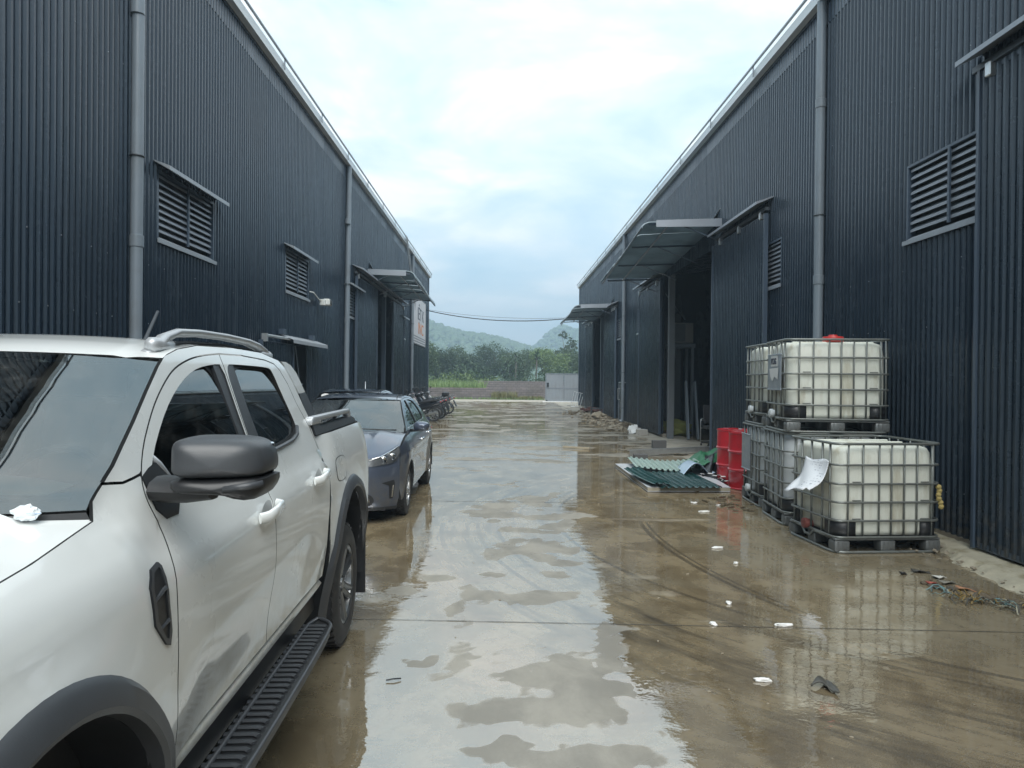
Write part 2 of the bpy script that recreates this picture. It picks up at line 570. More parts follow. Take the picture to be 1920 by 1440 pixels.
for (rr, ww) in ((5.32, 0.035), (6.05, 0.03), (6.27, 0.035), (6.68, 0.04)):
    ln = t.math('SUBTRACT', 1.0, t.sstep(t.math('ABSOLUTE', t.math('SUBTRACT', rad, rr)), ww * 0.35, ww))
    brk = t.sstep(t.noise(t.mapping(cmb.outputs[0], (1, 2.5, 1), (rr, 0, 0)), 2.2, 3), 0.38, 0.6)
    stk = t.math('MAXIMUM', stk, t.math('MULTIPLY', t.math('MULTIPLY', ln, brk), 0.75))
# second pair of arcs
ex = t.math('SUBTRACT', sx.outputs[0], 9.0)
ey = t.math('SUBTRACT', sx.outputs[1], 8.0)
rad2 = t.math('SQRT', t.math('ADD', t.math('MULTIPLY', ex, ex), t.math('MULTIPLY', ey, ey)))
for (rr, ww) in ((7.34, 0.035), (7.27, 0.02)):
    ln = t.math('SUBTRACT', 1.0, t.sstep(t.math('ABSOLUTE', t.math('SUBTRACT', rad2, rr)), ww * 0.3, ww))
    ym = t.math('MULTIPLY', t.sstep(sx.outputs[1], 4.9, 5.6), t.math('SUBTRACT', 1.0, t.sstep(sx.outputs[1], 8.3, 8.9)))
    stk = t.math('MAXIMUM', stk, t.math('MULTIPLY', t.math('MULTIPLY', ln, ym), 0.8))
big = t.noise(co, 0.45, 5, 0.6, 0.5)
mid = t.noise(t.mapping(co, (1.0, 0.7, 1)), 2.3, 6, 0.65, 0.4)
spk = t.noise(co, 55, 3, 0.6)
wetc = t.mix(t.sstep(mid, 0.36, 0.66), (0.17, 0.130, 0.076), (0.31, 0.248, 0.155))
wetc = t.mix(t.math('MULTIPLY', t.sstep(big, 0.42, 0.62), 0.55), wetc, (0.27, 0.235, 0.165))
wetc = t.mix(t.math('MULTIPLY', stk, 0.85), wetc, (0.070, 0.058, 0.042))
wetc = t.mix(t.math('MULTIPLY', t.sstep(spk, 0.66, 0.74), 0.35), wetc, (0.30, 0.26, 0.18))
wetc = t.mix(t.math('MULTIPLY', t.sstep(spk, 0.36, 0.28), 0.0), wetc, (0.03, 0.03, 0.03))
wetc = t.mix(t.math('MULTIPLY', t.sstep(t.noise(co, 9, 6, 0.72), 0.50, 0.66), 0.35), wetc, (0.14, 0.108, 0.068))
wetc = t.mix(t.math('MULTIPLY', t.sstep(t.noise(t.mapping(co, (1, 1, 1), (9, 4, 0)), 5, 7, 0.75), 0.56, 0.66), 0.30), wetc, (0.27, 0.24, 0.17))
dampc = t.mix(t.sstep(mid, 0.35, 0.65), (0.20, 0.19, 0.165), (0.29, 0.275, 0.24))
dryc = t.mix(t.sstep(mid, 0.35, 0.65), (0.30, 0.27, 0.22), (0.42, 0.39, 0.33))
colr = t.mix(t.math('MULTIPLY', dmask, 0.8), wetc, dampc)
colr = t.mix(drym, colr, dryc)
df = t.n('ShaderNodeBsdfDiffuse')
colr = t.mix(1.0, colr, t.math('ADD', 0.86, t.math('MULTIPLY', t.noise(co, 110, 3, 0.7), 0.28)), 'MULTIPLY')
t.link(colr, df.inputs[0])
# water film: ripples only bend the reflection
bmp = t.n('ShaderNodeBump')
bmp.inputs['Strength'].default_value = 0.22
bmp.inputs['Distance'].default_value = 0.012
rip = t.math('ADD', t.math('MULTIPLY', t.noise(t.mapping(co, (1.0, 1.6, 1)), 3.0, 4, 0.55, 0.3), 1.0), t.math('MULTIPLY', t.noise(co, 34, 2, 0.5), 0.05))
t.link(rip, bmp.inputs['Height'])
gl = t.n('ShaderNodeBsdfGlossy')
t.link(bmp.outputs[0], gl.inputs['Normal'])
rgh = t.math('ADD', t.math('MULTIPLY', dmask, 0.27), t.math('MULTIPLY', drym, 0.4), True)
t.link(t.math('ADD', rgh, 0.025), gl.inputs['Roughness'])
frs = t.n('ShaderNodeFresnel')
frs.inputs[0].default_value = 5.0
t.link(bmp.outputs[0], frs.inputs['Normal'])
kk = t.math('MULTIPLY', t.math('SUBTRACT', 1.0, t.math('MULTIPLY', dmask, 0.76)), t.math('SUBTRACT', 1.0, t.math('MULTIPLY', drym, 0.86)))
fac = t.math('MULTIPLY', frs.outputs[0], kk, True)
ms = t.n('ShaderNodeMixShader')
t.link(fac, ms.inputs[0])
t.link(df.outputs[0], ms.inputs[1])
t.link(gl.outputs[0], ms.inputs[2])
t.link(ms.outputs[0], out.inputs[0])
MAT['wet'] = m
me.materials.append(m)
yard = bpy.data.objects.new('concrete_yard', me)
linkobj(yard)
tagit(yard, kind='structure')

# joints cut in the slab: thin recessed-looking filler strips, each a real strip 3 mm proud
MAT['joint'] = pm('joint filler', (0.07, 0.06, 0.045), 0.5, 0, 0.3, 20)
mb = MB()
for (x0, y0, x1, y1, w) in ((-4.2, 5.22, 4.3, 4.84, 0.0045), (-4.2, 10.05, 3.4, 9.85, 0.006), (-4.2, 15.0, 4.6, 14.8, 0.01), (-4.2, 20.0, 4.6, 19.8, 0.012)):
    n = 60
    for k in range(n):
        a, b = k / n, (k + 1) / n
        w0 = w * (0.6 + 0.8 * random.random())
        ax, ay = x0 + (x1 - x0) * a, y0 + (y1 - y0) * a
        bx, by = x0 + (x1 - x0) * b, y0 + (y1 - y0) * b
        mb.add([(ax, ay - w0, 0.003), (bx, by - w0, 0.003), (bx, by + w0, 0.003), (ax, ay + w0, 0.003)], [(0, 1, 2, 3)])
tagit(mb.build('slab_joint', MAT['joint']), kind='structure')

# terrain sheet beyond the yard
MAT['earth'] = pm('grassy earth', (0.10, 0.095, 0.05), 0.9, 0, 0.4, 0.35, dirt=(0.06, 0.085, 0.03), dirt_amt=0.8, dscale=0.2)
mb = MB()
mb.add([(-700, -70, -0.05), (700, -70, -0.05), (700, 900, -0.05), (-700, 900, -0.05)], [(0, 1, 2, 3)])
tagit(mb.build('terrain', MAT['earth']), kind='structure')

# ================================================================== BUILDINGS
YC = 18.0
EAVE = 7.42


def corr(w, z0, z1, ops=(), pitch=0.1, d=0.026, cut=None):
    """one profiled sheet in local (n, y, z); n = outward"""
    mb = MB()
    n = int(round(w / pitch))
    prof = []
    for k in range(n):
        y = k * pitch
        prof += [(y, 0), (y + 0.040, 0), (y + 0.055, d), (y + 0.083, d), (y + 0.098, 0)]
    prof.append((w, 0))
    for (a, b) in zip(prof[:-1], prof[1:]):
        my = (a[0] + b[0]) / 2
        iv = [(z0, z1)]
        for (oy0, oy1, oz0, oz1) in ops:
            if oy0 < my < oy1:
                nv = []
                for (p, q) in iv:
                    if oz0 > p: nv.append((p, min(q, oz0)))
                    if oz1 < q: nv.append((max(p, oz1), q))
                iv = [i for i in nv if i[1] - i[0] > 0.005]
        for (p, q) in iv:
            mb.add([(a[1], a[0], p), (b[1], b[0], p), (b[1], b[0], q), (a[1], a[0], q)], [(0, 1, 2, 3)])
    return mb


MAT['screw'] = pm('screw heads', (0.30, 0.32, 0.34), 0.35, 0.7)


class Bld:
    def __init__(s, X0, sgn, label, y0, y1, ops):
        s.X0, s.sgn, s.y0, s.y1 = X0, sgn, y0, y1
        s.root = thing('warehouse', label, 'warehouse', (X0, YC, 0))
        s.ops = ops
        s.S = Matrix.Diagonal((sgn, 1, 1, 1))

    def P(s, n, y, z):
        return Vector((n * s.sgn, y - YC, z))

    def put(s, mb, name, mat, smooth=False, angle=None, parent=None, kind=None, solid=0.0):
        """mb holds (n, y, z) coordinates"""
        mb.v = [(p[0] * s.sgn, p[1] - YC, p[2]) for p in mb.v]
        if s.sgn < 0: mb.f = [f[::-1] for f in mb.f]
        return mb.build(name, mat, parent or s.root, smooth, angle, kind, solid)

    def walls(s):
        rnd = random.Random(3)
        proto = None
        y = s.y0
        while y < s.y1 - 0.01:
            w = 1.0
            ops = [(a - y, b - y, c, d) for (a, b, c, d) in s.ops if b > y and a < y + w]
            loc = Vector(((rnd.random() * 0.006) * s.sgn, y - YC, 0))
            if ops or proto is None:
                mb = corr(w, 0.10, EAVE - 0.02, ops)
                mb.v = [(p[0] * s.sgn, p[1], p[2]) for p in mb.v]
                if s.sgn < 0: mb.f = [f[::-1] for f in mb.f]
                o = mb.build('wall_sheet', MAT['sheet'], s.root)
                if not ops: proto = o
            else:
                o = share(proto, s.root)
            o.location = loc
            y += w
        # screws in rows on the girts
        mb = MB()
        for zz in (0.55, 2.35, 3.05, 5.2):
            yy = s.y0 + 0.07
            while yy < min(s.y1, 24):
                if not any(a < yy < b and c < zz < d for (a, b, c, d) in s.ops) and rnd.random() < 0.55:
                    z_ = zz + rnd.uniform(-0.02, 0.02)
                    mb.lathe([(0.008, 0.0), (0.007, 0.006), (0.003, 0.008)], 6, Matrix.Translation((0.026, yy, z_)) @ Matrix.Rotation(PI / 2, 4, 'Y'))
                yy += rnd.choice((0.3, 0.4, 0.3, 0.5))
        s.put(mb, 'screws', MAT['screw'], kind='stuff')
        # kerb, roof, end walls, inside faces
        mb = MB()
        for (a, b) in s.gaps():
            mb.box((-0.08, (a + b) / 2, 0.05), (0.2, b - a, 0.1))
        s.put(mb, 'base_kerb', MAT['concrete_kerb'])
        mb = MB()
        mb.box((-0.02, (s.y0 + s.y1) / 2, EAVE - 0.17), (0.09, s.y1 - s.y0, 0.34))
        s.put(mb, 'eave_flashing', MAT['trim'])
        D = 18.0
        mb = MB()
        ym, ly = (s.y0 + s.y1) / 2, s.y1 - s.y0
        mb.add([(0.05, s.y0, EAVE), (0.05, s.y1, EAVE), (-D / 2, s.y1, EAVE + 1.4), (-D / 2, s.y0, EAVE + 1.4), (-D, s.y1, EAVE), (-D, s.y0, EAVE)],
               [(0, 1, 2, 3), (3, 2, 4, 5)])
        s.put(mb, 'roof', MAT['sheet'], solid=0.05)
        mb = MB()
        mb.add([(0, s.y1, 0), (-D, s.y1, 0), (-D, s.y1, EAVE), (-D / 2, s.y1, EAVE + 1.4), (0, s.y1, EAVE)], [(0, 1, 2, 3, 4)])
        mb.add([(0, s.y0, 0), (-D, s.y0, 0), (-D, s.y0, EAVE), (-D / 2, s.y0, EAVE + 1.4), (0, s.y0, EAVE)], [(0, 1, 2, 3, 4)])
        mb.add([(-D, s.y0, 0), (-D, s.y1, 0), (-D, s.y1, EAVE), (-D, s.y0, EAVE)], [(0, 1, 2, 3)])
        s.put(mb, 'back_wall', MAT['sheet'])
        mb = MB()
        mb.box((0.02, s.y1 - 0.02, EAVE / 2 + 0.04), (0.09, 0.14, EAVE - 0.1))
        s.put(mb, 'corner_trim', MAT['trim'])
        # gutter with rail
        mb = MB()
        mb.add([(0.02, s.y0, EAVE + 0.001), (0.16, s.y0, EAVE + 0.001), (0.18, s.y0, EAVE + 0.13), (0.17, s.y0, EAVE + 0.13), (0.15, s.y0, EAVE + 0.012), (0.02, s.y0, EAVE + 0.012),
                (0.02, s.y1, EAVE + 0.001), (0.16, s.y1, EAVE + 0.001), (0.18, s.y1, EAVE + 0.13), (0.17, s.y1, EAVE + 0.13), (0.15, s.y1, EAVE + 0.012), (0.02, s.y1, EAVE + 0.012)],
               [(0, 1, 7, 6), (1, 2, 8, 7), (2, 3, 9, 8), (3, 4, 10, 9), (4, 5, 11, 10), (0, 5, 4, 3, 2, 1), (6, 7, 8, 9, 10, 11)])
        s.put(mb, 'gutter', MAT['gutter'])
        mb = MB()
        mb.box((0.21, ym, EAVE + 0.20), (0.035, ly, 0.03))
        rl = s.put(mb, 'gutter_rail', MAT['pipe'])
        mb = MB()
        mb.box((0, 0, 0), (0.012, 0.045, 0.20))
        st0 = None
        yy = s.y0 + 0.4
        while yy < s.y1:
            if st0 is None:
                st0 = mb.build('gutter_strap', MAT['pipe'], s.root)
                o = st0
            else:
                o = share(st0, s.root)
            o.location = s.P(0.197, yy, EAVE + 0.11)
            yy += 2.75

    def gaps(s):
        cuts = sorted([(a, b) for (a, b, c, d) in s.ops if c <= 0.01])
        res, y = [], s.y0
        for (a, b) in cuts:
            res.append((y, a))
            y = b
        res.append((y, s.y1))
        return res

    def pipe(s, y, top=EAVE - 0.05, r=0.068, n=0.10, lean=0.0):
        mb = MB()
        mb.tube([(n, y + lean, top + 0.06), (n, y + lean, top - 0.2), (n, y + lean * 0.5, 3.3), (n, y, 0.16), (n + 0.03, y, 0.09), (n + 0.14, y, 0.05)], r, 14)
        o = s.put(mb, 'downpipe', MAT['pipe'], True, 50)
        for z in (5.9, 3.25, 1.3):
            mb = MB()
            mb.lathe([(r + 0.001, -0.07), (r + 0.008, -0.065), (r + 0.008, 0.065), (r + 0.001, 0.07)], 16, Matrix.Translation((n, y + lean * 0.5, z)))
            s.put(mb, 'coupling', MAT['pipe'], True, 40, parent=o)
        for z in (4.22, 2.0, 0.6):
            mb = MB()
            mb.tube([(n + (r + .004) * math.cos(a), y + lean * .5 + (r + .004) * math.sin(a), z) for a in [2 * PI * k / 16 for k in range(16)]], 0.011, 6, True)
            mb.box((0.05, y + 0.10, z), (0.1, 0.10, 0.03))
            s.put(mb, 'pipe_clamp', MAT['steel_dark'], parent=o)

    def vent(s, y0, y1, z0, z1, hood=True, mull=True, hs=1.0):
        ym, w = (y0 + y1) / 2, y1 - y0
        mb = MB()
        for yy in (y0, y1):
            mb.box((-0.02, yy, (z0 + z1) / 2), (0.10, 0.03, z1 - z0))
        mb.box((-0.02, ym, z1 - 0.012), (0.10, w - 0.03, 0.03))
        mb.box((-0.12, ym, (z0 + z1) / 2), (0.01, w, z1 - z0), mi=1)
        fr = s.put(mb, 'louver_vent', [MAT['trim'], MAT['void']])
        mb = MB()
        mb.add([(-0.02, y0 + .02, z0 + 0.07), (0.045, y0 + .02, z0 + 0.03), (0.045, y1 - .02, z0 + 0.03), (-0.02, y1 - .02, z0 + 0.07)], [(0, 1, 2, 3)])
        mb.box((0.052, ym, z0 + 0.0), (0.014, w + 0.10, 0.05))
        s.put(mb, 'sill', MAT['hood'] if hood else MAT['louver'], parent=fr)
        if mull:
            mb = MB()
            mb.box((0.028, ym, (z0 + z1) / 2 + 0.03), (0.022, 0.035, z1 - z0 - 0.1))
            s.put(mb, 'mullion', MAT['trim'], parent=fr)
        ns = 9
        h = (z1 - z0 - 0.12) / ns
        b0 = None
        for k in range(ns):
            z = z0 + 0.12 + (k + 0.4) * h
            if b0 is None:
                mb = MB()
                t = 0.012
                mb.add([(-0.075, -w / 2 + 0.03, 0.055), (0.004, -w / 2 + 0.03, -0.005), (0.004, w / 2 - 0.03, -0.005), (-0.075, w / 2 - 0.03, 0.055),
                        (-0.075, -w / 2 + 0.03, 0.055 - t), (0.004, -w / 2 + 0.03, -0.032), (0.004, w / 2 - 0.03, -0.032), (-0.075, w / 2 - 0.03, 0.055 - t)],
                       [(0, 1, 2, 3), (4, 7, 6, 5), (1, 5, 6, 2), (0, 4, 5, 1), (3, 2, 6, 7), (0, 3, 7, 4)])
                mb.v = [(p[0] * s.sgn, p[1], p[2]) for p in mb.v]
                b0 = mb.build('louver_slat', MAT['louver'], fr)
                o = b0
            else:
                o = share(b0, fr)
            o.location = s.P(0, ym, z)
        if hood:
            mb = MB()
            mb.add([(0.0, y0 - 0.10, z1 + 0.10), (0.22, y0 - 0.10, z1 + 0.02), (0.22, y0 - 0.10, z1 - 0.03), (0.0, y0 - 0.10, z1 + 0.09),
                    (0.0, y1 + 0.10, z1 + 0.10), (0.22, y1 + 0.10, z1 + 0.02), (0.22, y1 + 0.10, z1 - 0.03), (0.0, y1 + 0.10, z1 + 0.09)],
                   [(0, 1, 5, 4), (1, 2, 6, 5), (2, 3, 7, 6), (0, 3, 2, 1), (4, 5, 6, 7)])
            s.put(mb, 'vent_hood', MAT['hood'], parent=fr)

    def door(s, y0, y1, z0, z1, n=0.11, strip_near=True, strip_far=True):
        w = y1 - y0
        mb = MB()
        for yy, on in ((y0 + 0.02, strip_near), (y1 - 0.02, strip_far)):
            mb.box((n + 0.005, yy, (z0 + z1) / 2), (0.075, 0.04, z1 - z0))
        mb.box((n - 0.012, (y0 + y1) / 2, z0 + 0.03), (0.04, w - 0.08, 0.06))
        mb.box((n - 0.012, (y0 + y1) / 2, z1 - 0.03), (0.04, w - 0.08, 0.06))
        mb.box((n - 0.025, (y0 + y1) / 2, (z0 + z1) / 2), (0.012, w - 0.08, z1 - z0 - 0.12))
        fr = s.put(mb, 'sliding_door', MAT['trim'])
        y = y0 + 0.04
        while y < y1 - 0.06:
            ww = min(1.0, math.floor((y1 - 0.04 - y) * 10 + 1e-6) / 10)
            if ww < 0.1: break
            mb = corr(ww, z0 + 0.02, z1 - 0.02)
            mb.v = [(p[0] + n, p[1] + y, p[2]) for p in mb.v]
            s.put(mb, 'door_sheet', MAT['door_sheet'], parent=fr)
            y += ww
        return fr

    def track(s, y0, y1, z, n=0.34, pale=False):
        mb = MB()
        mb.add([(0.0, y0, z + 0.14), (n, y0, z + 0.03), (n, y0, z - 0.02), (0, y0, z + 0.125), (0.0, y1, z + 0.14), (n, y1, z + 0.03), (n, y1, z - 0.02), (0, y1, z + 0.125)],
               [(0, 1, 5, 4), (1, 2, 6, 5), (2, 3, 7, 6), (0, 3, 2, 1), (4, 5, 6, 7)])
        o = s.put(mb, 'track_hood', MAT['louver'])
        mb = MB()
        mb.box((0.12, (y0 + y1) / 2, z - 0.08), (0.07, y1 - y0 - 0.1, 0.06))
        s.put(mb, 'door_track', MAT['galv'] if pale else MAT['steel_dark'], parent=o)
        for yy in (y0 + 0.3, (y0 + y1) / 2, y1 - 0.3):
            mb = MB()
            mb.box((0.13, yy, z - 0.16), (0.09, 0.08, 0.14), bevel=0.01)
            s.put(mb, 'track_roller', MAT['galv'], parent=o)

    def awning(s, y0, y1, z, out=1.75, drop=0.2, tilt=0.0):
        """profiled canopy with a curled front lip on brackets; falls by tilt towards its far end"""
        prof = [(0.02, 0.03), (0.4, 0.02), (0.8, 0.0), (1.15, -0.01), (1.45, -0.03), (1.60, -0.07), (1.70, -0.15), (1.75, -0.26), (1.76, -0.36)]
        prof = [(a * out / 1.76, b * drop / 0.36 if b < -0.04 else b) for a, b in prof]
        fall = lambda yy: -tilt * (yy - y0) / (y1 - y0)
        nor = []
        for i in range(len(prof)):
            a, b = prof[max(i - 1, 0)], prof[min(i + 1, len(prof) - 1)]
            d = Vector((b[0] - a[0], b[1] - a[1])).normalized()
            nor.append((-d.y, d.x))
        root = None
        y = y0
        while y < y1 - 0.05:
            mb = MB()
            seq = []
            for k in range(10):
                q = y + k * 0.1
                seq += [(q, 0), (q + 0.04, 0), (q + 0.055, 0.026), (q + 0.083, 0.026)]
            seq.append((y + 1.0, 0))
            seq = [p for p in seq if p[0] <= y1]
            j_ = 0.02 * math.sin(y * 7.0)
            vs = [(a * (1 + j_ * 0.5) + nx_ * h, yy, z + fall(yy) + b + j_ * a + ny_ * h) for (yy, h) in seq for ((a, b), (nx_, ny_)) in zip(prof, nor)]
            m_ = len(prof)
            mb.add(vs, [(i * m_ + j, i * m_ + j + 1, (i + 1) * m_ + j + 1, (i + 1) * m_ + j) for i in range(len(seq) - 1) for j in range(m_ - 1)])
            if root is None:
                root = s.put(mb, 'awning', MAT['awning'], True, 20, solid=0.004)
            else:
                s.put(mb, 'awning_sheet', MAT['awning'], True, 20, parent=root, solid=0.004)
            y += 1.0
        yy = y0 + 0.06
        while yy < y1:
            f = fall(yy)
            mb = MB()
            mb.tube([(a, yy, z + f + b - 0.05) for a, b in prof[:-3]], 0.024, 6)
            mb.tube([(0.0, yy, z + f - 0.45), (out * 0.55, yy, z + f - 0.06)], 0.016, 6)
            s.put(mb, 'awning_bracket', MAT['trim'], parent=root)
            yy += (y1 - y0 - 0.12) / 3 - 1e-4
        mb = MB()
        for q, dz in ((prof[-1], 0.0), (prof[3], -0.06)):
            mb.tube([(q[0] - 0.01, y0, z + q[1] + dz), (q[0] - 0.01, y1, z + q[1] + dz - tilt)], 0.022, 5)
        s.put(mb, 'awning_purlin', MAT['trim'], parent=root)
        mb = MB()
        mb.prism([(0.02, -0.13), (prof[4][0], prof[4][1] - 0.13), (prof[4][0], prof[4][1] + 0.02), (0.02, 0.05)], y0 - 0.03, y0 - 0.012, lambda u, v, h: (u, h, z + v))
        s.put(mb, 'awning_trim', MAT['louver'], parent=root)
        mb = MB()
        mb.add([(0.0, y0 + .05, z + 0.35), (0.0, y0 + 0.85, z + 0.08), (0.14, y0 + .4, z + 0.07)], [(0, 1, 2)])
        s.put(mb, 'torn_flashing', MAT['gutter'], parent=root, solid=0.003)


m, t, out = newmat('awning sheet')
p = t.n('ShaderNodeBsdfPrincipled')
co = t.n('ShaderNodeTexCoord').outputs['Object']
c = t.mix(t.sstep(t.noise(co, 1.6, 6, 0.65), 0.4, 0.7), (0.36, 0.44, 0.48), (0.25, 0.32, 0.36))
t.link(c, p.inputs['Base Color'])
p.inputs['Roughness'].default_value = 0.4
tl = t.n('ShaderNodeBsdfTranslucent')
t.link(c, tl.inputs[0])
ms = t.n('ShaderNodeMixShader')
ms.inputs[0].default_value = 0.4
t.link(p.outputs[0], ms.inputs[1])
t.link(tl.outputs[0], ms.inputs[2])
t.link(ms.outputs[0], out.inputs[0])
MAT['awning'] = m

# left building -------------------------------------------------------------
LV = [(8.9, 10.6, 3.38, 4.26), (14.1, 15.75, 3.38, 4.24), (19.65, 21.2, 3.38, 4.25), (29.7, 31.3, 3.38, 4.25)]
LB = Bld(-4.3, 1, 'long dark blue-grey corrugated warehouse behind the white pickup, with a signboard at its far corner', -9, 41,
         LV + [(14.4, 15.65, 0, 2.37), (23.7, 27.3, 0, 4.7)])
LB.walls()
for y, l in ((8.22, 0.05), (19.2, 0.25), (33.1, 0.2)):
    LB.pipe(y, lean=l)
for v in LV:
    LB.vent(*v)
LB.door(20.45, 23.75, 0.08, 4.62)
LB.door(27.25, 30.1, 0.08, 4.62)
LB.track(20.3, 30.3, 4.78)
LB.awning(22.6, 29.5, 5.08, 1.5, 0.28, 0.12)
# small side door with its pale rail
LB.door(12.5, 14.4, 0.06, 2.36, n=0.08)
mb = MB()
mb.tube([(0.14, 12.55, 2.44), (0.14, 14.0, 2.45)], 0.028, 8)
mb.box((0.14, 12.56, 2.40), (0.1, 0.05, 0.14))
LB.put(mb, 'door_rail', MAT['galv'])
mb = MB()
yy = 13.86
while yy < 16.5:
    mb.add([(0.02, yy, 2.52), (0.26, yy, 2.43), (0.27, yy, 2.36), (0.02, yy + .05, 2.535), (0.27, yy + .05, 2.445), (0.28, yy + .05, 2.37), (0.02, yy + .1, 2.52), (0.26, yy + .1, 2.43), (0.27, yy + .1, 2.36)],
           [(0, 1, 4, 3), (1, 2, 5, 4), (3, 4, 7, 6), (4, 5, 8, 7)])
    yy += 0.1
LB.put(mb, 'door_canopy', MAT['hood'], solid=0.003)
for yy in (13.8, 15.9):
    mb = MB()
    mb.box((0.06, yy, 2.58), (0.12, 0.16, 0.10))
    LB.put(mb, 'canopy_bracket', MAT['trim'])
mb = MB()
mb.tube([(-0.05, 15.05, 2.36), (-0.05, 15.5, 1.3)], 0.015, 6)
mb.box((-0.06, 15.2, 1.55), (0.03, 0.9, 0.035))
LB.put(mb, 'door_bar', MAT['hood'])
# boarding inside the big left doorway
mb = MB()
mb.box((-0.7, 25.6, 0.95), (0.06, 2.6, 1.9))
LB.put(mb, 'loading_board', pm('brown board', (0.075, 0.066, 0.058), 0.7, 0, 0.2, 2.0))
mb = MB()
mb.box((-0.12, 26.6, 2.35), (0.14, 0.14, 4.7))
LB.put(mb, 'door_post', MAT['trim'])
mb = MB()
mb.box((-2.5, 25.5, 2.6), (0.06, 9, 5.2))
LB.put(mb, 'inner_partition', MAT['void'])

# right building ------------------------------------------------------------
RV = [(6.9, 8.5, 3.38, 4.30), (12.37, 14.0, 3.38, 4.22), (24.0, 25.6, 3.35, 4.25), (29.1, 30.7, 3.38, 4.23)]
RB = Bld(4.85, -1, 'long dark blue-grey corrugated warehouse behind the stacked tanks, with open doorways under curved awnings', -9, 45,
         RV + [(16.0, 21.4, 0, 4.75), (33.2, 37.4, 0, 4.75)])
RB.walls()
for y, l in ((10.72, 0.0), (28.1, 0.0)):
    RB.pipe(y, lean=l)
for i, v in enumerate(RV):
    RB.vent(*v, hood=False)
RB.door(3.9, 7.08, 0.08, 4.82)
RB.track(3.6, 7.2, 4.93, 0.30)
RB.door(12.85, 16.1, 0.08, 4.75)
RB.door(21.4, 24.75, 0.08, 4.72)
RB.track(12.75, 15.8, 4.90)
RB.track(21.6, 24.9, 4.86)
RB.door(29.95, 33.3, 0.08, 4.72)
RB.door(37.4, 40.7, 0.08, 4.72)
RB.track(29.8, 31.2, 4.88)
RB.track(37.6, 40.9, 4.88)
RB.awning(15.8, 22.1, 5.26, 1.80, 0.17, 0.42)
RB.awning(31.0, 37.6, 4.97, 1.80, 0.24, 0.18)
# small person door
mb = MB()
mb.box((0.03, 29.42, 0.85), (0.05, 0.04, 1.55))
mb.box((0.03, 28.6, 1.60), (0.05, 1.6, 0.04))
pd = RB.put(mb, 'person_door', MAT['pipe'])
mb = MB()
mb.box((0.01, 28.8, 0.84), (0.03, 1.2, 1.48))
RB.put(mb, 'door_leaf', MAT['door_sheet'], parent=pd)
mb = MB()
mb.tube([(0.03, 29.3, 0.9), (0.10, 29.3, 0.9), (0.10, 29.3, 1.35), (0.03, 29.3, 1.35)], 0.014, 6)
RB.put(mb, 'handle', MAT['galv'], parent=pd)
# inside the open right doorway: columns, partition, mezzanine beam
mb = MB()
mb.box((-0.10, 20.95, 2.4), (0.17, 0.16, 4.8))
RB.put(mb, 'steel_column', pm('primer grey steel', (0.17, 0.185, 0.20), 0.5, 0.1, 0.1, 3))
mb = MB()
mb.box((-5.2, 24.0, 1.5), (0.12, 18, 3.0))
RB.put(mb, 'inner_partition', pm('grey painted board', (0.085, 0.09, 0.095), 0.75, 0, 0.15, 1.0))
mb = MB()
mb.box((-0.12, 35.6, 2.4), (0.18, 0.16, 4.8))
RB.put(mb, 'steel_column', MAT['trim'])
mb = MB()
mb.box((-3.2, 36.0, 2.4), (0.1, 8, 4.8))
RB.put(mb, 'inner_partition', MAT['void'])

# signboard on the left building
MAT['sign_white'] = pm('sign face', (0.66, 0.64, 0.66), 0.5, 0, 0.08, 1.0, dirt=(0.4, 0.4, 0.42), dirt_amt=0.3)
MAT['sign_ink'] = pm('dark lettering', (0.035, 0.045, 0.07), 0.6)
MAT['sign_orange'] = pm('orange lettering', (0.62, 0.20, 0.04), 0.6)
MAT['sign_grey'] = pm('grey lettering', (0.22, 0.24, 0.27), 0.6)
sg = thing('signboard', 'white signboard with dark and orange lettering on the far corner of the left warehouse', 'sign', (-4.22, 36.2, 3.38))
mb = MB()
mb.box((0, 0, 1.15), (0.05, 5.3, 2.3))
mb.build('sign_face', MAT['sign_white'], sg)
mb = MB()
for (c, d) in (((0, 0, -0.02), (0.07, 5.4, 0.04)), ((0, 0, 2.32), (0.07, 5.4, 0.04)), ((0, -2.68, 1.15), (0.07, 0.04, 2.3)), ((0, 2.68, 1.15), (0.07, 0.04, 2.3))):
    mb.box(c, d)
mb.build('sign_frame', MAT['steel_dark'], sg)


def text_mesh(body, size, mat, parent, M, name='lettering', sx=1.0):
    cu = bpy.data.curves.new('txt', 'FONT')
    cu.body = body
    cu.size = size
    cu.extrude = 0.004
    cu.offset = 0.006 * size
    tmp = bpy.data.objects.new('txt', cu)
    COL.objects.link(tmp)
    dg = bpy.context.evaluated_depsgraph_get()
    me_ = bpy.data.meshes.new_from_object(tmp.evaluated_get(dg))
    bpy.data.objects.remove(tmp)
    me_.materials.clear()
    me_.materials.append(mat)
    o = bpy.data.objects.new(name, me_)
    linkobj(o, parent)
    o.matrix_local = M @ Matrix.Diagonal((sx, 1, 1, 1))
    return o


SR = Matrix(((0, 0, 1, 0), (1, 0, 0, 0), (0, 1, 0, 0), (0, 0, 0, 1)))   # text x -> +Y, y -> +Z, facing +X


def sgn_text(body, size, mat, y, z, sx=1.0):
    text_mesh(body, size, mat, sg, Matrix.Translation((0.028, y, z)) @ SR, sx=sx)


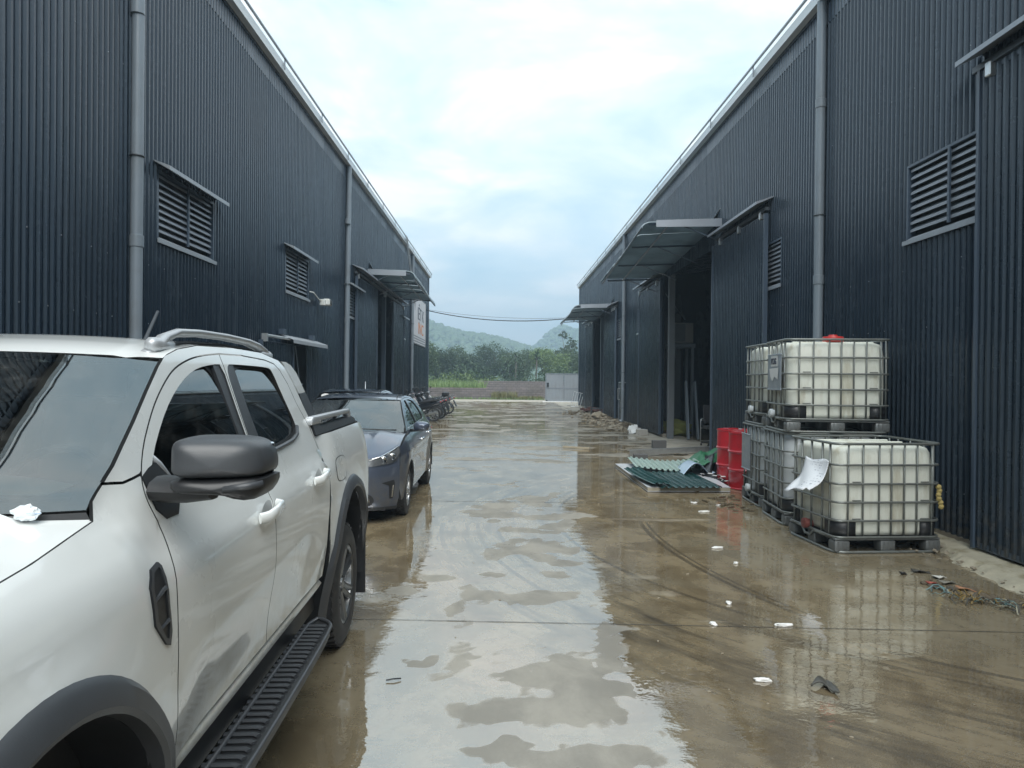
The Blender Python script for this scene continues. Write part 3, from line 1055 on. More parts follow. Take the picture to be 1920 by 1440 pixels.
sgn_text('V', 0.75, MAT['sign_grey'], -2.3, 1.55, 1.0)
sgn_text('I\u1ec6T K', 0.85, MAT['sign_ink'], -1.0, 1.22, 1.35)
sgn_text('INC', 0.80, MAT['sign_orange'], -0.75, 0.52, 1.7)
for k in range(3):
    mb = MB()
    yy = -2.5
    rr = random.Random(k)
    while yy < 2.4:
        w = rr.uniform(0.12, 0.4)
        mb.box((0.028, yy + w / 2, 0.34 - k * 0.12), (0.006, w, 0.055))
        yy += w + 0.08
    mb.build('small_print', MAT['sign_grey'], sg)

# floodlight / camera box on bracket below second left vent
fl = thing('security_light', 'small white security light on a bent arm under the second left louver vent', 'security light', (-4.26, 16.4, 3.45))
mb = MB()
mb.tube([(0, -0.6, 0.14), (0.06, -0.5, 0.13), (0.08, -0.15, 0.03), (0.10, 0.05, 0.0)], 0.016, 8)
mb.build('arm', MAT['white_paint'], fl, True)
mb = MB()
mb.box((0.12, 0.08, -0.03), (0.12, 0.16, 0.14), bevel=0.015)
mb.build('junction_box', MAT['white_paint'], fl)
mb = MB()
mb.box((0.16, 0.36, 0.0), (0.16, 0.26, 0.16), bevel=0.025)
mb.tube([(0.13, 0.14, -0.02), (0.14, 0.28, -0.01)], 0.025, 8)
mb.build('lamp_housing', MAT['white_paint'], fl)
mb = MB()
mb.box((0.245, 0.36, 0.0), (0.01, 0.2, 0.11))
mb.build('lens', MAT['black'], fl)

# ladder on the left eave
ld = thing('ladder', 'thin pale ladder hanging over the eave above the left awning', 'ladder', (-4.12, 31.2, 4.95))
mb = MB()
for q in (0, 0.36):
    mb.tube([(0.25, q, 0), (0.02, q - 1.1, 2.75)], 0.022, 6)
mb.build('rail', MAT['galv'], ld)
for k in range(9):
    a = (k + 0.5) / 9
    mb = MB()
    mb.tube([(0.25 - 0.23 * a, -1.1 * a, 2.75 * a), (0.25 - 0.23 * a, 0.36 - 1.1 * a, 2.75 * a)], 0.014, 6)
    mb.build('rung', MAT['galv'], ld)

# overhead cable
mb = MB()
pts = []
for k in range(25):
    a = k / 24
    pts.append((-4.25 + a * 7.8, 40.6 - a * 3.3, 5.52 - 0.62 * a + 4 * (-0.33) * a * (1 - a)))
mb.tube(pts, 0.026, 6)
tagit(mb.build('overhead_cable', MAT['black'], None, True), 'black cable slung across the gap between the two warehouses', 'cable')
mb = MB()
pts = [(-4.25 + k / 16 * 7.8, 40.7 - k / 16 * 3.0, 5.58 - 0.62 * k / 16 + 4 * (-0.2) * k / 16 * (1 - k / 16)) for k in range(17)]
mb.tube(pts, 0.008, 5)
tagit(mb.build('thin_wire', MAT['steel_dark'], None, True), 'hair-thin wire running just above the black cable', 'wire')

# ================================================================== FAR END
MAT['block'] = None
m, t, out = newmat('concrete block wall')
co = t.n('ShaderNodeTexCoord').outputs['Object']
br = t.n('ShaderNodeTexBrick')
t.link(t.mapping(co, (1, 1, 1), rot=(R(90), 0, 0)), br.inputs[0])
br.inputs['Color1'].default_value = (0.20, 0.17, 0.165, 1)
br.inputs['Color2'].default_value = (0.15, 0.13, 0.13, 1)
br.inputs['Mortar'].default_value = (0.10, 0.09, 0.09, 1)
br.inputs['Scale'].default_value = 1.0
br.inputs['Brick Width'].default_value = 0.4
br.inputs['Row Height'].default_value = 0.19
br.inputs['Mortar Size'].default_value = 0.018
p = t.n('ShaderNodeBsdfPrincipled')
p.inputs['Roughness'].default_value = 0.85
t.link(t.mix(t.math('MULTIPLY', t.sstep(t.noise(co, 0.7, 6, 0.7), 0.45, 0.65), 0.6), br.outputs[0], (0.09, 0.08, 0.065)), p.inputs['Base Color'])
bb = t.n('ShaderNodeBump')
bb.inputs['Distance'].default_value = 0.02
t.link(br.outputs['Fac'], bb.inputs['Height'])
bb.invert = True
t.link(bb.outputs[0], p.inputs['Normal'])
t.link(p.outputs[0], out.inputs[0])
MAT['block'] = m
w1 = thing('block_wall', 'low grey block wall with weeds at its foot across the far end of the yard', 'wall', (0, 60, 0))
mb = MB()
mb.box((-14.5, 0, 0.43), (36, 0.2, 0.96))
mb.build('wall_face', MAT['block'], w1)
for x in (-20, -12, -4.2, 0.05):
    mb = MB()
    mb.box((x, -0.02, 0.45), (0.26, 0.28, 1.0))
    mb.build('pillar', MAT['block'], w1)
w2 = thing('block_wall', 'higher darker block wall standing behind the low wall, left of the gate', 'wall', (0, 66, 0))
mb = MB()
mb.box((14, 0, 0.7), (32.5, 0.2, 1.55))
mb.build('wall_face', MAT['block'], w2)
for x in (-2.0, 1.6, 5.2):
    mb = MB()
    mb.box((x, -0.02, 0.72), (0.3, 0.28, 1.6))
    mb.build('pillar', MAT['block'], w2)

gt = thing('metal_gate', 'grey sheet metal gate leaf beside the far corner of the right warehouse', 'gate', (3.22, 53.3, 0))
MAT['gate'] = pm('pale grey gate sheet', (0.27, 0.30, 0.33), 0.4, 0.2, 0.08, 1.0, dirt=(0.2, 0.18, 0.15), dirt_amt=0.25)
mb = MB()
for x in (0.03, 1.38, 2.72):
    mb.box((x, 0, 1.1), (0.06, 0.06, 2.06))
for z in (0.08, 1.02, 2.1):
    mb.box((1.38, 0.0, z), (2.62, 0.05, 0.06))
mb.build('gate_frame', MAT['pipe'], gt)
for k, (x0, z0) in enumerate(((0.07, 0.12), (1.42, 0.12), (0.07, 1.06), (1.42, 1.06))):
    mb = MB()
    q = corr(1.2, 0, 0.86 if z0 < 1 else 1.0, pitch=0.1, d=0.015)
    mb.add([(p_[1] * 1.05, -p_[0] + 0.01, p_[2]) for p_ in q.v], q.f)
    o = mb.build('gate_sheet', MAT['gate'], gt)
    o.location = (x0, 0, z0)
mb = MB()
mb.box((0.17, -0.05, 1.28), (0.16, 0.06, 0.30), bevel=0.01)
mb.build('lock_plate', MAT['black'], gt)
mb = MB()
mb.box((1.3, -0.05, 0.02), (3.0, 0.10, 0.06))
mb.build('ground_rail', MAT['gutter'], gt)
mb = MB()
for s_ in (0.1, 2.5):
    mb.lathe([(0.06, -0.02), (0.06, 0.02)], 12, Matrix.Translation((s_, -0.06, 0.09)) @ Matrix.Rotation(PI / 2, 4, 'X'))
mb.build('gate_wheel', MAT['black'], gt)

# welded metal rack leaning by the far corner
rk = thing('metal_rack', 'small welded metal rack leaning against the far corner of the right warehouse', 'rack', (4.1, 42.6, 0))
for k in range(5):
    mb = MB()
    mb.tube([(0.0 + 0.14 * k, 0, 0.12), (0.22 + 0.14 * k, 0.25, 0.98 - 0.03 * k)], 0.016, 6)
    mb.build('bar', MAT['galv'], rk)
mb = MB()
mb.tube([(0.2, 0.25, 0.98), (0.8, 0.25, 0.84)], 0.02, 6)
mb.tube([(-0.25, -0.1, 0.16), (0.05, 0, 0.10), (0.6, 0, 0.06)], 0.022, 6)
mb.tube([(0.05, 0.3, 0.05), (0.7, 0.3, 0.05)], 0.022, 6)
mb.build('rack_frame', MAT['galv'], rk)

# ------------------------------------------------------------------ vegetation
def leafmat(name, c1, c2, trl=0.25):
    m, t, out = newmat(name)
    co = t.n('ShaderNodeTexCoord').outputs['Object']
    oi = t.n('ShaderNodeObjectInfo').outputs['Random']
    nz = t.noise(co, 1.1, 3, 0.6)
    g = t.n('ShaderNodeNewGeometry').outputs['Random Per Island']
    c = t.mix(t.math('ADD', t.math('MULTIPLY', nz, 0.6), t.math('MULTIPLY', g, 0.4)), c1, c2)
    c = t.mix(1.0, c, t.math('ADD', 0.75, t.math('MULTIPLY', oi, 0.5)), 'MULTIPLY')
    d = t.n('ShaderNodeBsdfPrincipled')
    d.inputs['Roughness'].default_value = 0.45
    t.link(c, d.inputs['Base Color'])
    tl = t.n('ShaderNodeBsdfTranslucent')
    t.link(c, tl.inputs[0])
    mx_ = t.n('ShaderNodeMixShader')
    mx_.inputs[0].default_value = trl
    t.link(d.outputs[0], mx_.inputs[1])
    t.link(tl.outputs[0], mx_.inputs[2])
    t.link(mx_.outputs[0], out.inputs[0])
    return m


MAT['leaf'] = leafmat('broad leaf green', (0.036, 0.070, 0.034), (0.105, 0.15, 0.066))
MAT['leaf_light'] = leafmat('fresh leaf green', (0.08, 0.14, 0.045), (0.19, 0.26, 0.09))
MAT['leaf_dark'] = leafmat('deep leaf green', (0.025, 0.054, 0.030), (0.075, 0.12, 0.058))
MAT['grassblade'] = leafmat('long grass', (0.11, 0.19, 0.05), (0.24, 0.32, 0.11))
MAT['weed'] = leafmat('dry weed', (0.16, 0.16, 0.05), (0.26, 0.24, 0.09))
MAT['bark'] = pm('bark', (0.10, 0.085, 0.07), 0.85, 0, 0.3, 6, bump=0.5, bscale=25)


def leafquad(mb, c, s, rnd, up=0.3):
    n = Vector((rnd.gauss(0, 1), rnd.gauss(0, 1), rnd.gauss(0, 1) + up)).normalized()
    a = n.orthogonal().normalized()
    a.rotate(Matrix.Rotation(rnd.uniform(0, 6.28), 3, n))
    b = n.cross(a)
    l, w = s, s * rnd.uniform(0.4, 0.6)
    c = Vector(c)
    mb.add([c - a * l, c - b * w + n * w * .3, c + a * l, c + b * w + n * w * .3], [(0, 1, 2), (0, 2, 3)])


def make_crown(rnd, clumps, size, ls, n):
    """clumps: (x,y,z,r); leaves concentrated in sub-sprays"""
    mb = MB()
    tot = sum(c[3] ** 2 for c in clumps)
    for (cx, cy, cz, r) in clumps:
        k = int(n * r * r / tot)
        ns = max(4, k // 14)
        for q in range(ns):
            v = Vector((rnd.gauss(0, 1), rnd.gauss(0, 1), rnd.gauss(0, 1))).normalized()
            rr = r * (0.45 + 0.6 * rnd.random() ** 0.6)
            p0 = Vector((cx, cy, cz)) + Vector((v.x * rr, v.y * rr, v.z * rr * 0.8))
            for j in range(14):
                leafquad(mb, p0 + Vector((rnd.gauss(0, 1), rnd.gauss(0, 1), rnd.gauss(0, 0.7))) * r * 0.16, ls * rnd.uniform(0.6, 1.3), rnd, 0.6)
    return mb


def make_tree(rnd, h, w, trunk_r, leaf, ls, n, sparse=False, label='', loc=(0, 0), name='tree'):
    tr = thing(name, label, 'tree', (loc[0], loc[1], -0.05), rnd.uniform(0, 6), 'trees beyond the far wall')
    mb = MB()
    lean = rnd.uniform(-0.2, 0.2)
    top = Vector((lean, rnd.uniform(-0.2, 0.2), h * 0.72))
    mb.tube([(0, 0, 0), (lean * 0.3, 0, h * 0.3), tuple(top)], [trunk_r, trunk_r * 0.75, trunk_r * 0.3], 8)
    cl = []
    for k in range(9 if not sparse else 12):
        a = rnd.uniform(0, 6.28)
        rr = w * rnd.uniform(0.35, 1.0) * 0.62
        z = h * rnd.uniform(0.38, 0.9) if not sparse else h * rnd.uniform(0.5, 0.95)
        rr *= math.sqrt(max(0.1, 1 - ((z / h - 0.55) / 0.5) ** 2))
        e = Vector((math.cos(a) * rr, math.sin(a) * rr, z))
        b = Vector((lean * 0.3, 0, h * rnd.uniform(0.22, 0.5)))
        mid = (b + e) / 2 + Vector((0, 0, -0.05 * h))
        mb.tube([tuple(b), tuple(mid), tuple(e)], [trunk_r * 0.45, trunk_r * 0.3, trunk_r * 0.1], 6)
        cl.append((e.x, e.y, e.z, w * (rnd.uniform(0.30, 0.46) if not sparse else rnd.uniform(0.12, 0.2))))
    if not sparse:
        cl.append((lean, 0, h * 0.8, w * 0.45))
    mb.build('trunk', MAT['bark'], tr, True)
    make_crown(rnd, cl, w, ls, n).build('crown', leaf, tr)
    return tr


rnd = random.Random(11)
TREES = [  # x, y, h, w, leaf, sparse, label
    (-9.2, 72, 6.6, 3.4, 'leaf', False, 'tall yellow-green tree whose crown shows past the signboard corner'),
    (-7.6, 80, 5.0, 3.0, 'leaf_dark', False, 'dark low tree standing right of the tall yellow-green one'),
    (-5.4, 86, 5.3, 3.2, 'leaf', False, 'mid green rounded tree left of the dome-shaped one'),
    (-3.6, 82, 4.5, 2.8, 'leaf_dark', False, 'short dark tree in front of the dome-shaped one'),
    (-1.1, 88, 6.1, 3.3, 'leaf_dark', False, 'dome-shaped dark tree, the highest in the middle of the row'),
    (1.0, 84, 4.6, 2.9, 'leaf', False, 'bushy tree at the right foot of the dome-shaped one'),
    (3.0, 90, 5.4, 3.0, 'leaf', False, 'broad tree midway between the dome-shaped one and the gate'),
    (5.0, 84, 5.0, 3.1, 'leaf_light', False, 'lighter green tree rising over the left half of the gate'),
    (7.6, 86, 5.3, 3.3, 'leaf', False, 'full green tree filling the gap over the right half of the gate'),
    (10.2, 90, 5.4, 3.4, 'leaf_dark', False, 'dark tree half hidden by the right warehouse corner'),
    (8.6, 92, 8.0, 3.6, 'leaf', True, 'tall thin tree with sparse tufts sticking up above the gate'),
    (-11.8, 84, 6.0, 3.2, 'leaf', False, 'green tree hidden mostly behind the left warehouse corner')]
for (x, y, h, w, lf, sp, lb) in TREES:
    make_tree(rnd, h, w, 0.16, MAT[lf], 0.105 if not sp else 0.15, 8600 if not sp else 1500, sp, lb, (x, y), 'sparse_tree' if sp else 'broadleaf_tree')


def palm(x, y, h, lb):
    tr = thing('spiky_tree', lb, 'tree', (x, y, -0.05), 0, 'trees beyond the far wall')
    mb = MB()
    mb.tube([(0, 0, 0), (0.1, 0, h * 0.5), (0.15, 0, h * 0.85)], [0.12, 0.09, 0.06], 7)
    mb.build('trunk', MAT['bark'], tr, True)
    mb = MB()
    for k in range(26):
        a, e = rnd.uniform(0, 6.28), rnd.uniform(-0.2, 1.2)
        l = rnd.uniform(0.7, 1.3)
        b = Vector((0.15, 0, h * rnd.uniform(0.72, 0.88)))
        d = Vector((math.cos(a) * math.cos(e), math.sin(a) * math.cos(e), math.sin(e)))
        sd = d.cross(Vector((0, 0, 1))).normalized()
        for j in range(7):
            u0 = j / 7 * l
            c0 = b + d * u0 - Vector((0, 0, 0.35 * u0 * u0))
            c1 = b + d * (u0 + l / 7) - Vector((0, 0, 0.35 * (u0 + l / 7) ** 2))
            w = 0.10 * (1 - abs(j / 7 - 0.4))
            mb.add([c0 - sd * w, c0 + sd * w, c1 + sd * w, c1 - sd * w], [(0, 1, 2, 3)])
    mb.build('fronds', MAT['leaf_dark'], tr)


palm(1.4, 80, 4.9, 'small spiky-topped tree just right of the dome-shaped one')
palm(3.7, 80, 5.2, 'spiky-topped tree whose crown stands clear against the hill, left of the gate')

# shrub belt, long grass and weeds
mb = MB()
for k in range(300):
    x, y = rnd.uniform(-15, 13), rnd.uniform(69, 76)
    z = rnd.uniform(0.2, 2.6) * (0.85 + 0.3 * math.sin(x * 1.3)) * (1.25 if 0 < x < 5 else 1)
    for j in range(24):
        leafquad(mb, (x + rnd.gauss(0, 0.5), y + rnd.gauss(0, 0.4), max(0.05, z + rnd.gauss(0, 0.4))), rnd.uniform(0.09, 0.2), rnd, 0.6)
tagit(mb.build('shrubbery', MAT['leaf_dark']), kind='stuff')
mb = MB()
for k in range(90):
    x, y = rnd.uniform(-7.5, 0.4), rnd.uniform(66.8, 68.6)
    z = rnd.uniform(0.3, 1.9 if x < -3 else 1.5)
    for j in range(22):
        leafquad(mb, (x + rnd.gauss(0, 0.35), y + rnd.gauss(0, 0.3), max(0.05, z + rnd.gauss(0, 0.25))), rnd.uniform(0.08, 0.17), rnd, 0.6)
tagit(mb.build('creeper_undergrowth', MAT['leaf_light']), kind='stuff')


def blades(name, mat, n, x0, x1, y0, y1, h0, h1, w):
    mb = MB()
    for k in range(n):
        x, y = rnd.uniform(x0, x1), rnd.uniform(y0, y1)
        h = rnd.uniform(h0, h1)
        a = rnd.uniform(0, 6.28)
        lx, ly = math.cos(a) * h * 0.35, math.sin(a) * h * 0.35
        px_, py_ = -math.sin(a) * w, math.cos(a) * w
        mb.add([(x - px_, y - py_, 0), (x + px_, y + py_, 0), (x + lx * .35 + px_ * .8, y + ly * .35 + py_ * .8, h * .6), (x + lx * .35 - px_ * .8, y + ly * .35 - py_ * .8, h * .6), (x + lx, y + ly, h)],
               [(0, 1, 2, 3), (3, 2, 4)])
    tagit(mb.build(name, mat), kind='stuff')


blades('long_grass', MAT['grassblade'], 6500, -16, -1.6, 60.6, 65, 0.7, 1.7, 0.028)
blades('verge_grass', MAT['leaf_light'], 900, -12, 3.4, 57.6, 59.8, 0.05, 0.22, 0.03)
blades('dry_weeds', MAT['weed'], 800, -0.9, 1.2, 58.6, 59.8, 0.2, 0.75, 0.02)
blades('wall_weeds', MAT['weed'], 700, 1.2, 3.4, 58.8, 59.8, 0.1, 0.35, 0.02)

# hills
HL = [(-400, 60), (-250, 58), (-150, 52), (-90, 45), (-55, 38.5), (-48, 36.5), (-32, 31), (-15, 28), (-2, 26), (12, 22), (22, 18.5), (40, 14), (70, 10), (160, 8), (400, 14)]
HR = [(-300, 2), (-40, 4), (0, 12), (15, 19), (27, 28), (38, 40), (48, 46), (58, 43), (75, 40), (110, 44), (200, 50), (400, 54)]


def hill(name, prof, yc, depth, seed):
    def hz_(x, y):
        h = float(np.interp(x, [p[0] for p in prof], [p[1] for p in prof]))
        d = (y - yc) / depth
        return h * math.exp(-d * d * 1.6) - 1.0 + 1.2 * nz3(x * 0.03, y * 0.03, seed)
    mb = MB()
    mb.grid(lambda u, v: (lambda x, y: (x, y, hz_(x, y)))(-400 + 800 * u, yc - depth * 1.4 + depth * 2.4 * v), 100, 24)
    tagit(mb.build(name, MAT['hill'], None, True), kind='structure')
    return hz_


MAT['hill'] = pm('wooded hillside', (0.035, 0.06, 0.025), 0.9, 0, 0.4, 0.05)
MAT['far_leaf'] = leafmat('far wood green', (0.025, 0.06, 0.022), (0.10, 0.17, 0.06), 0.0)
h1 = hill('hill', HL, 450, 120, 1.0)
h2 = hill('hill', HR, 600, 130, 5.0)
bm0 = bmesh.new()
bmesh.ops.create_icosphere(bm0, subdivisions=2, radius=1)
icov = [v.co.copy() for v in bm0.verts]
icof = [tuple(v.index for v in f.verts) for f in bm0.faces]
bm0.free()
for (nm, hf, yc, dp, n, x0, x1) in (('hill_wood', h1, 450, 120, 5200, -150, 110), ('hill_wood', h2, 600, 130, 1800, -20, 130)):
    mb = MB()
    for k in range(n):
        x, y = rnd.uniform(x0, x1), yc - dp * rnd.uniform(-0.12, 1.3)
        s_ = rnd.uniform(0.9, 2.3)
        z = hf(x, y) + s_ * 0.4
        sd = rnd.uniform(0, 100)
        mb.add([(x + v.x * s_ * (1 + .8 * mnoise.noise(v * 2.2 + Vector((sd, 0, 0)))), y + v.y * s_, z + v.z * s_ * 0.95 * (1 + .6 * mnoise.noise(v * 2.2 + Vector((0, sd, 0))))) for v in icov], icof)
    tagit(mb.build(nm, MAT['far_leaf'], None, True), kind='stuff')

# humid air
m, t, out = newmat('humid air')
vol = t.n('ShaderNodeVolumePrincipled')
vol.inputs['Color'].default_value = (0.62, 0.82, 1.0, 1)
vol.inputs['Density'].default_value = HAZE = 0.0022
vol.inputs['Anisotropy'].default_value = 0.2
t.link(vol.outputs[0], out.inputs['Volume'])
mb = MB()
mb.box((0, 415, 35.5), (1460, 1010, 74))
tagit(mb.build('haze', m), kind='stuff')


# ================================================================== VEHICLES
def resample(poly, h):
    out = []
    n = len(poly)
    for i in range(n):
        a, b = Vector(poly[i]), Vector(poly[(i + 1) % n])
        k = max(1, int(math.ceil((b - a).length / h)))
        for j in range(k):
            out.append(tuple(a + (b - a) * (j / k)))
    return out


def area2(p):
    return sum(p[i][0] * p[(i + 1) % len(p)][1] - p[(i + 1) % len(p)][0] * p[i][1] for i in range(len(p)))


def inset(poly, d):
    """shrink a ccw polygon by d"""
    n = len(poly)
    out = []
    for i in range(n):
        a, b, c = Vector(poly[i - 1]), Vector(poly[i]), Vector(poly[(i + 1) % n])
        e1, e2 = (b - a), (c - b)
        if e1.length < 1e-9 or e2.length < 1e-9:
            out.append(tuple(b)); continue
        n1, n2 = Vector((-e1.y, e1.x)).normalized(), Vector((-e2.y, e2.x)).normalized()
        m_ = n1 + n2
        if m_.length < 0.2: m_ = n1
        m_ = m_.normalized()
        out.append(tuple(b + m_ * (d / max(0.5, m_.dot(n1)))))
    return out


def inpoly(p, poly):
    x, y = p
    c = False
    j = len(poly) - 1
    for i in range(len(poly)):
        xi, yi = poly[i]
        xj, yj = poly[j]
        if (yi > y) != (yj > y) and x < (xj - xi) * (y - yi) / (yj - yi) + xi:
            c = not c
        j = i
    return c


def smoothpoly(pts, it=2, closed=True):
    """Chaikin corner cutting"""
    for _ in range(it):
        o = []
        n = len(pts)
        for i in range(n if closed else n - 1):
            a, b = Vector(pts[i]), Vector(pts[(i + 1) % n])
            o += [tuple(a * .75 + b * .25), tuple(a * .25 + b * .75)]
        if not closed:
            o = [pts[0]] + o + [pts[-1]]
        pts = o
    return pts


def panel_mb(poly, surf, h=0.06, holes=(), gap=0.003, flange=(0.02, 0.0), mirror=False):
    """fill a side-view polygon; surf(u,v)->3D ; flange = (depth, ) pushed inward along -X*sign"""
    if area2(poly) < 0: poly = poly[::-1]
    poly = resample(poly, h)
    if gap: poly = inset(poly, gap)
    hs = []
    for q in holes:
        if area2(q) > 0: q = q[::-1]
        hs.append(resample(q, h))
    pts = [tuple(p) for p in poly]
    edges = [(i, (i + 1) % len(poly)) for i in range(len(poly))]
    for q in hs:
        b = len(pts)
        pts += [tuple(p) for p in q]
        edges += [(b + i, b + (i + 1) % len(q)) for i in range(len(q))]
    us, vs = [p[0] for p in poly], [p[1] for p in poly]
    nb = len(pts)
    bpts = np.array(pts)
    u = min(us) + h / 2
    while u < max(us):
        v = min(vs) + h / 2
        while v < max(vs):
            if inpoly((u, v), poly) and not any(inpoly((u, v), q) for q in hs):
                if np.min((bpts[:, 0] - u) ** 2 + (bpts[:, 1] - v) ** 2) > (0.45 * h) ** 2:
                    pts.append((u, v))
            v += h
        u += h
    r = delaunay_2d_cdt([Vector(p) for p in pts], edges, [], 0, 1e-6)
    V, Fc = r[0], r[2]
    fs = []
    for f in Fc:
        c = sum((V[i] for i in f), Vector((0, 0))) / len(f)
        if inpoly(c, poly) and not any(inpoly(c, q) for q in hs):
            fs.append(tuple(f))
    mb = MB()
    P3 = [surf(p[0], p[1]) for p in V]
    mb.add(P3, fs)

    def nrm_at(u, v):
        e = 0.006
        a_, b_ = Vector(surf(u + e, v)) - Vector(surf(u - e, v)), Vector(surf(u, v + e)) - Vector(surf(u, v - e))
        return a_.cross(b_).normalized()
    N3 = [nrm_at(p[0], p[1]) for p in V]
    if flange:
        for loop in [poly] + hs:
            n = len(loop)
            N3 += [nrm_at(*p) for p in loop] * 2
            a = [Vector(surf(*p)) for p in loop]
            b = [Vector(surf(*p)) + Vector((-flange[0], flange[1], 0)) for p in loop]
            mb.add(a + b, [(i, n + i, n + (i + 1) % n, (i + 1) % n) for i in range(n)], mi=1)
    mb.nrm = N3
    if mirror:
        mb.nrm = [Vector((-q.x, q.y, q.z)) for q in N3]
        mb.v = [(-p[0], p[1], p[2]) for p in mb.v]
        mb.f = [f[::-1] for f in mb.f]
    return mb


def both(name, mat, parent, poly, surf, sides=(1, -1), **kw):
    res = []
    for sd in sides:
        o = panel_mb(poly, surf, mirror=sd < 0, **kw).build(name, [mat, MAT['gap_shade']], parent, True, 40)  # flanges coloured dark instead of body paint, painting in the gap shade
        res.append(o)
    return res


def fix(o):
    """make normals point consistently outward"""
    bm = bmesh.new()
    bm.from_mesh(o.data)
    bmesh.ops.recalc_face_normals(bm, faces=bm.faces)
    bm.to_mesh(o.data)
    bm.free()
    return o


def wheel(parent, name, x, y, r, w, rim_r, rimmat, spokes, side, twin=True):
    """wheel axis along X; side +1 outer face at +X"""
    wl = bpy.data.objects.new(name, None)
    linkobj(wl, parent)
    wl.location = (x, y, r)
    RX = Matrix.Rotation(PI / 2 * side, 4, 'Y')
    mb = MB()
    hw = w / 2
    mb.lathe([(rim_r, -hw * .85), (rim_r + 0.02, -hw), (r - 0.05, -hw), (r - 0.012, -hw * .82), (r - 0.006, -hw * .3), (r - 0.006, hw * .3), (r - 0.012, hw * .82), (r - 0.05, hw), (rim_r + 0.03, hw * 1.02), (rim_r + 0.005, hw * 0.95), (rim_r, hw * 0.6)], 44, RX, cap=False)
    mb.build('tyre', MAT['rubber'], wl, True, 40)
    mb = MB()
    n = 40
    for k in range(n):
        a = 2 * PI * k / n
        for (zz, ww, off) in ((hw * 0.62, hw * 0.42, 0), (-hw * 0.62, hw * 0.42, 0.5), (0.0, hw * 0.5, 0.25)):
            T = RX @ Matrix.Rotation(a + off * 2 * PI / n, 4, 'Z') @ Matrix.Translation((r - 0.008, 0, zz)) @ Matrix.Rotation(R(18 if zz else -30), 4, 'X')
            mb.box((0, 0, 0), (0.018, 2 * PI * r / n * 0.62, ww), T)
    mb.build('tread', MAT['rubber'], wl, kind='stuff')
    mb = MB()
    mb.lathe([(rim_r + 0.004, hw * 0.90), (rim_r - 0.008, hw * 0.95), (rim_r - 0.02, hw * 0.86), (rim_r - 0.035, hw * 0.2), (rim_r - 0.04, -hw * 0.8)], 40, RX, cap=False)
    mb.lathe([(0.0, hw * 0.74), (0.032, hw * 0.74), (0.036, hw * 0.66), (0.075, hw * 0.60), (0.085, hw * 0.3)], 24, RX, cap=False)
    for k in range(spokes):
        for d in ((-0.13, 0.13) if twin else (0,)):
            a0 = 2 * PI * k / spokes
            a1 = a0 + d
            p0 = Vector((0.055 * math.cos(a0 + d * 2.2), 0.055 * math.sin(a0 + d * 2.2), hw * 0.55))
            p1 = Vector((rim_r * 0.55 * math.cos(a0 + d * 1.15), rim_r * 0.55 * math.sin(a0 + d * 1.15), hw * 0.68))
            p2 = Vector(((rim_r - 0.012) * math.cos(a1), (rim_r - 0.012) * math.sin(a1), hw * 0.80))
            mb.tube([RX @ p0, RX @ p1, RX @ p2], [0.022, 0.017, 0.020], 6)
    mb.build('rim', rimmat, wl, True, 35)
    mb = MB()
    mb.lathe([(0.0, -hw * .2), (rim_r * 0.78, -hw * .2), (rim_r * 0.78, -hw * .35)], 28, RX, cap=False)
    mb.build('brake_disc', MAT['steel_dark'], wl)
    return wl


def arc(cx, cy, r, a0, a1, n=20, ry=None):
    ry = ry or r
    return [(cx + r * math.cos(a0 + (a1 - a0) * k / n), cy + ry * math.sin(a0 + (a1 - a0) * k / n)) for k in range(n + 1)]


# ------------------------------------------------------------------ white pickup
pk = thing('pickup_truck', 'white double-cab pickup truck parked in the left foreground, nose towards the viewer', 'pickup truck', (-1.8233, 1.3554, 0), R(1.6))
WB = 3.25
G_Z = [0.30, 0.45, 0.55, 0.75, 0.95, 1.08, 1.18, 1.26, 1.80, 1.90]
G_T = [.86, .88, .90, .935, .94, .935, .925, .88, .70, .65]
F_Z = [0.30, 0.45, 0.55, 0.75, 0.95, 1.08, 1.16, 1.22, 1.27, 1.31, 1.345, 1.42]
F_T = [.86, .88, .90, .935, .94, .937, .930, .915, .890, .860, .825, .80]
B_Z = [0.30, 0.45, 0.55, 0.75, 0.95, 1.08, 1.18, 1.27, 1.36, 1.42]
B_T = [.86, .88, .90, .935, .94, .935, .925, .905, .875, .845]


def smi(z, Z, T):
    # smoothed table lookup
    return float(np.mean([np.interp(z + d, Z, T) for d in (-0.035, -0.018, 0, 0.018, 0.035)]))


def pk_t(s, z, raw=False):
    zz = z - 0.018 * (s - 1.2)
    if s > 2.66:
        t = smi(z, B_Z, B_T)
        if s < 3.0:
            kb = sm(2.66, 3.0, s)
            t = t * kb + smi(z, G_Z, G_T) * (1 - kb)
    else:
        g = smi(zz if z < 1.3 else z, G_Z, G_T)
        if s < 0.62:
            f = smi(z + 0.03 * max(0, -s) ** 1.5, F_Z, F_T)
            k = sm(0.42, 0.62, s)
            t = f * (1 - k) + g * k
        else:
            t = g
    if s < -0.35: t -= 0.16 * ((-0.35 - s) / 0.6) ** 2.2
    if s > 3.9: t -= 0.05 * ((s - 3.9) / 0.35) ** 2
    for c in (0.0, WB):
        d = math.hypot(s - c, (z - 0.43))
        t += 0.028 * (1 - sm(0.50, 0.78, d)) * (1 if z < 1.1 else max(0, 1 - (z - 1.1) / 0.08))
    if 0.6 < s < 2.6:
        k = sm(0.62, 0.95, s) * (1 - sm(2.1, 2.5, s))
        zc = 0.74 + 0.05 * (s - 1.5)
        t -= 0.022 * k * math.exp(-((z - zc) / 0.13) ** 2)
        t += 0.007 * k * math.exp(-((z - 0.54) / 0.06) ** 2)
    return t


def pk_s(off=0.0):
    return lambda s, z: (pk_t(s, z) + off, s, z)


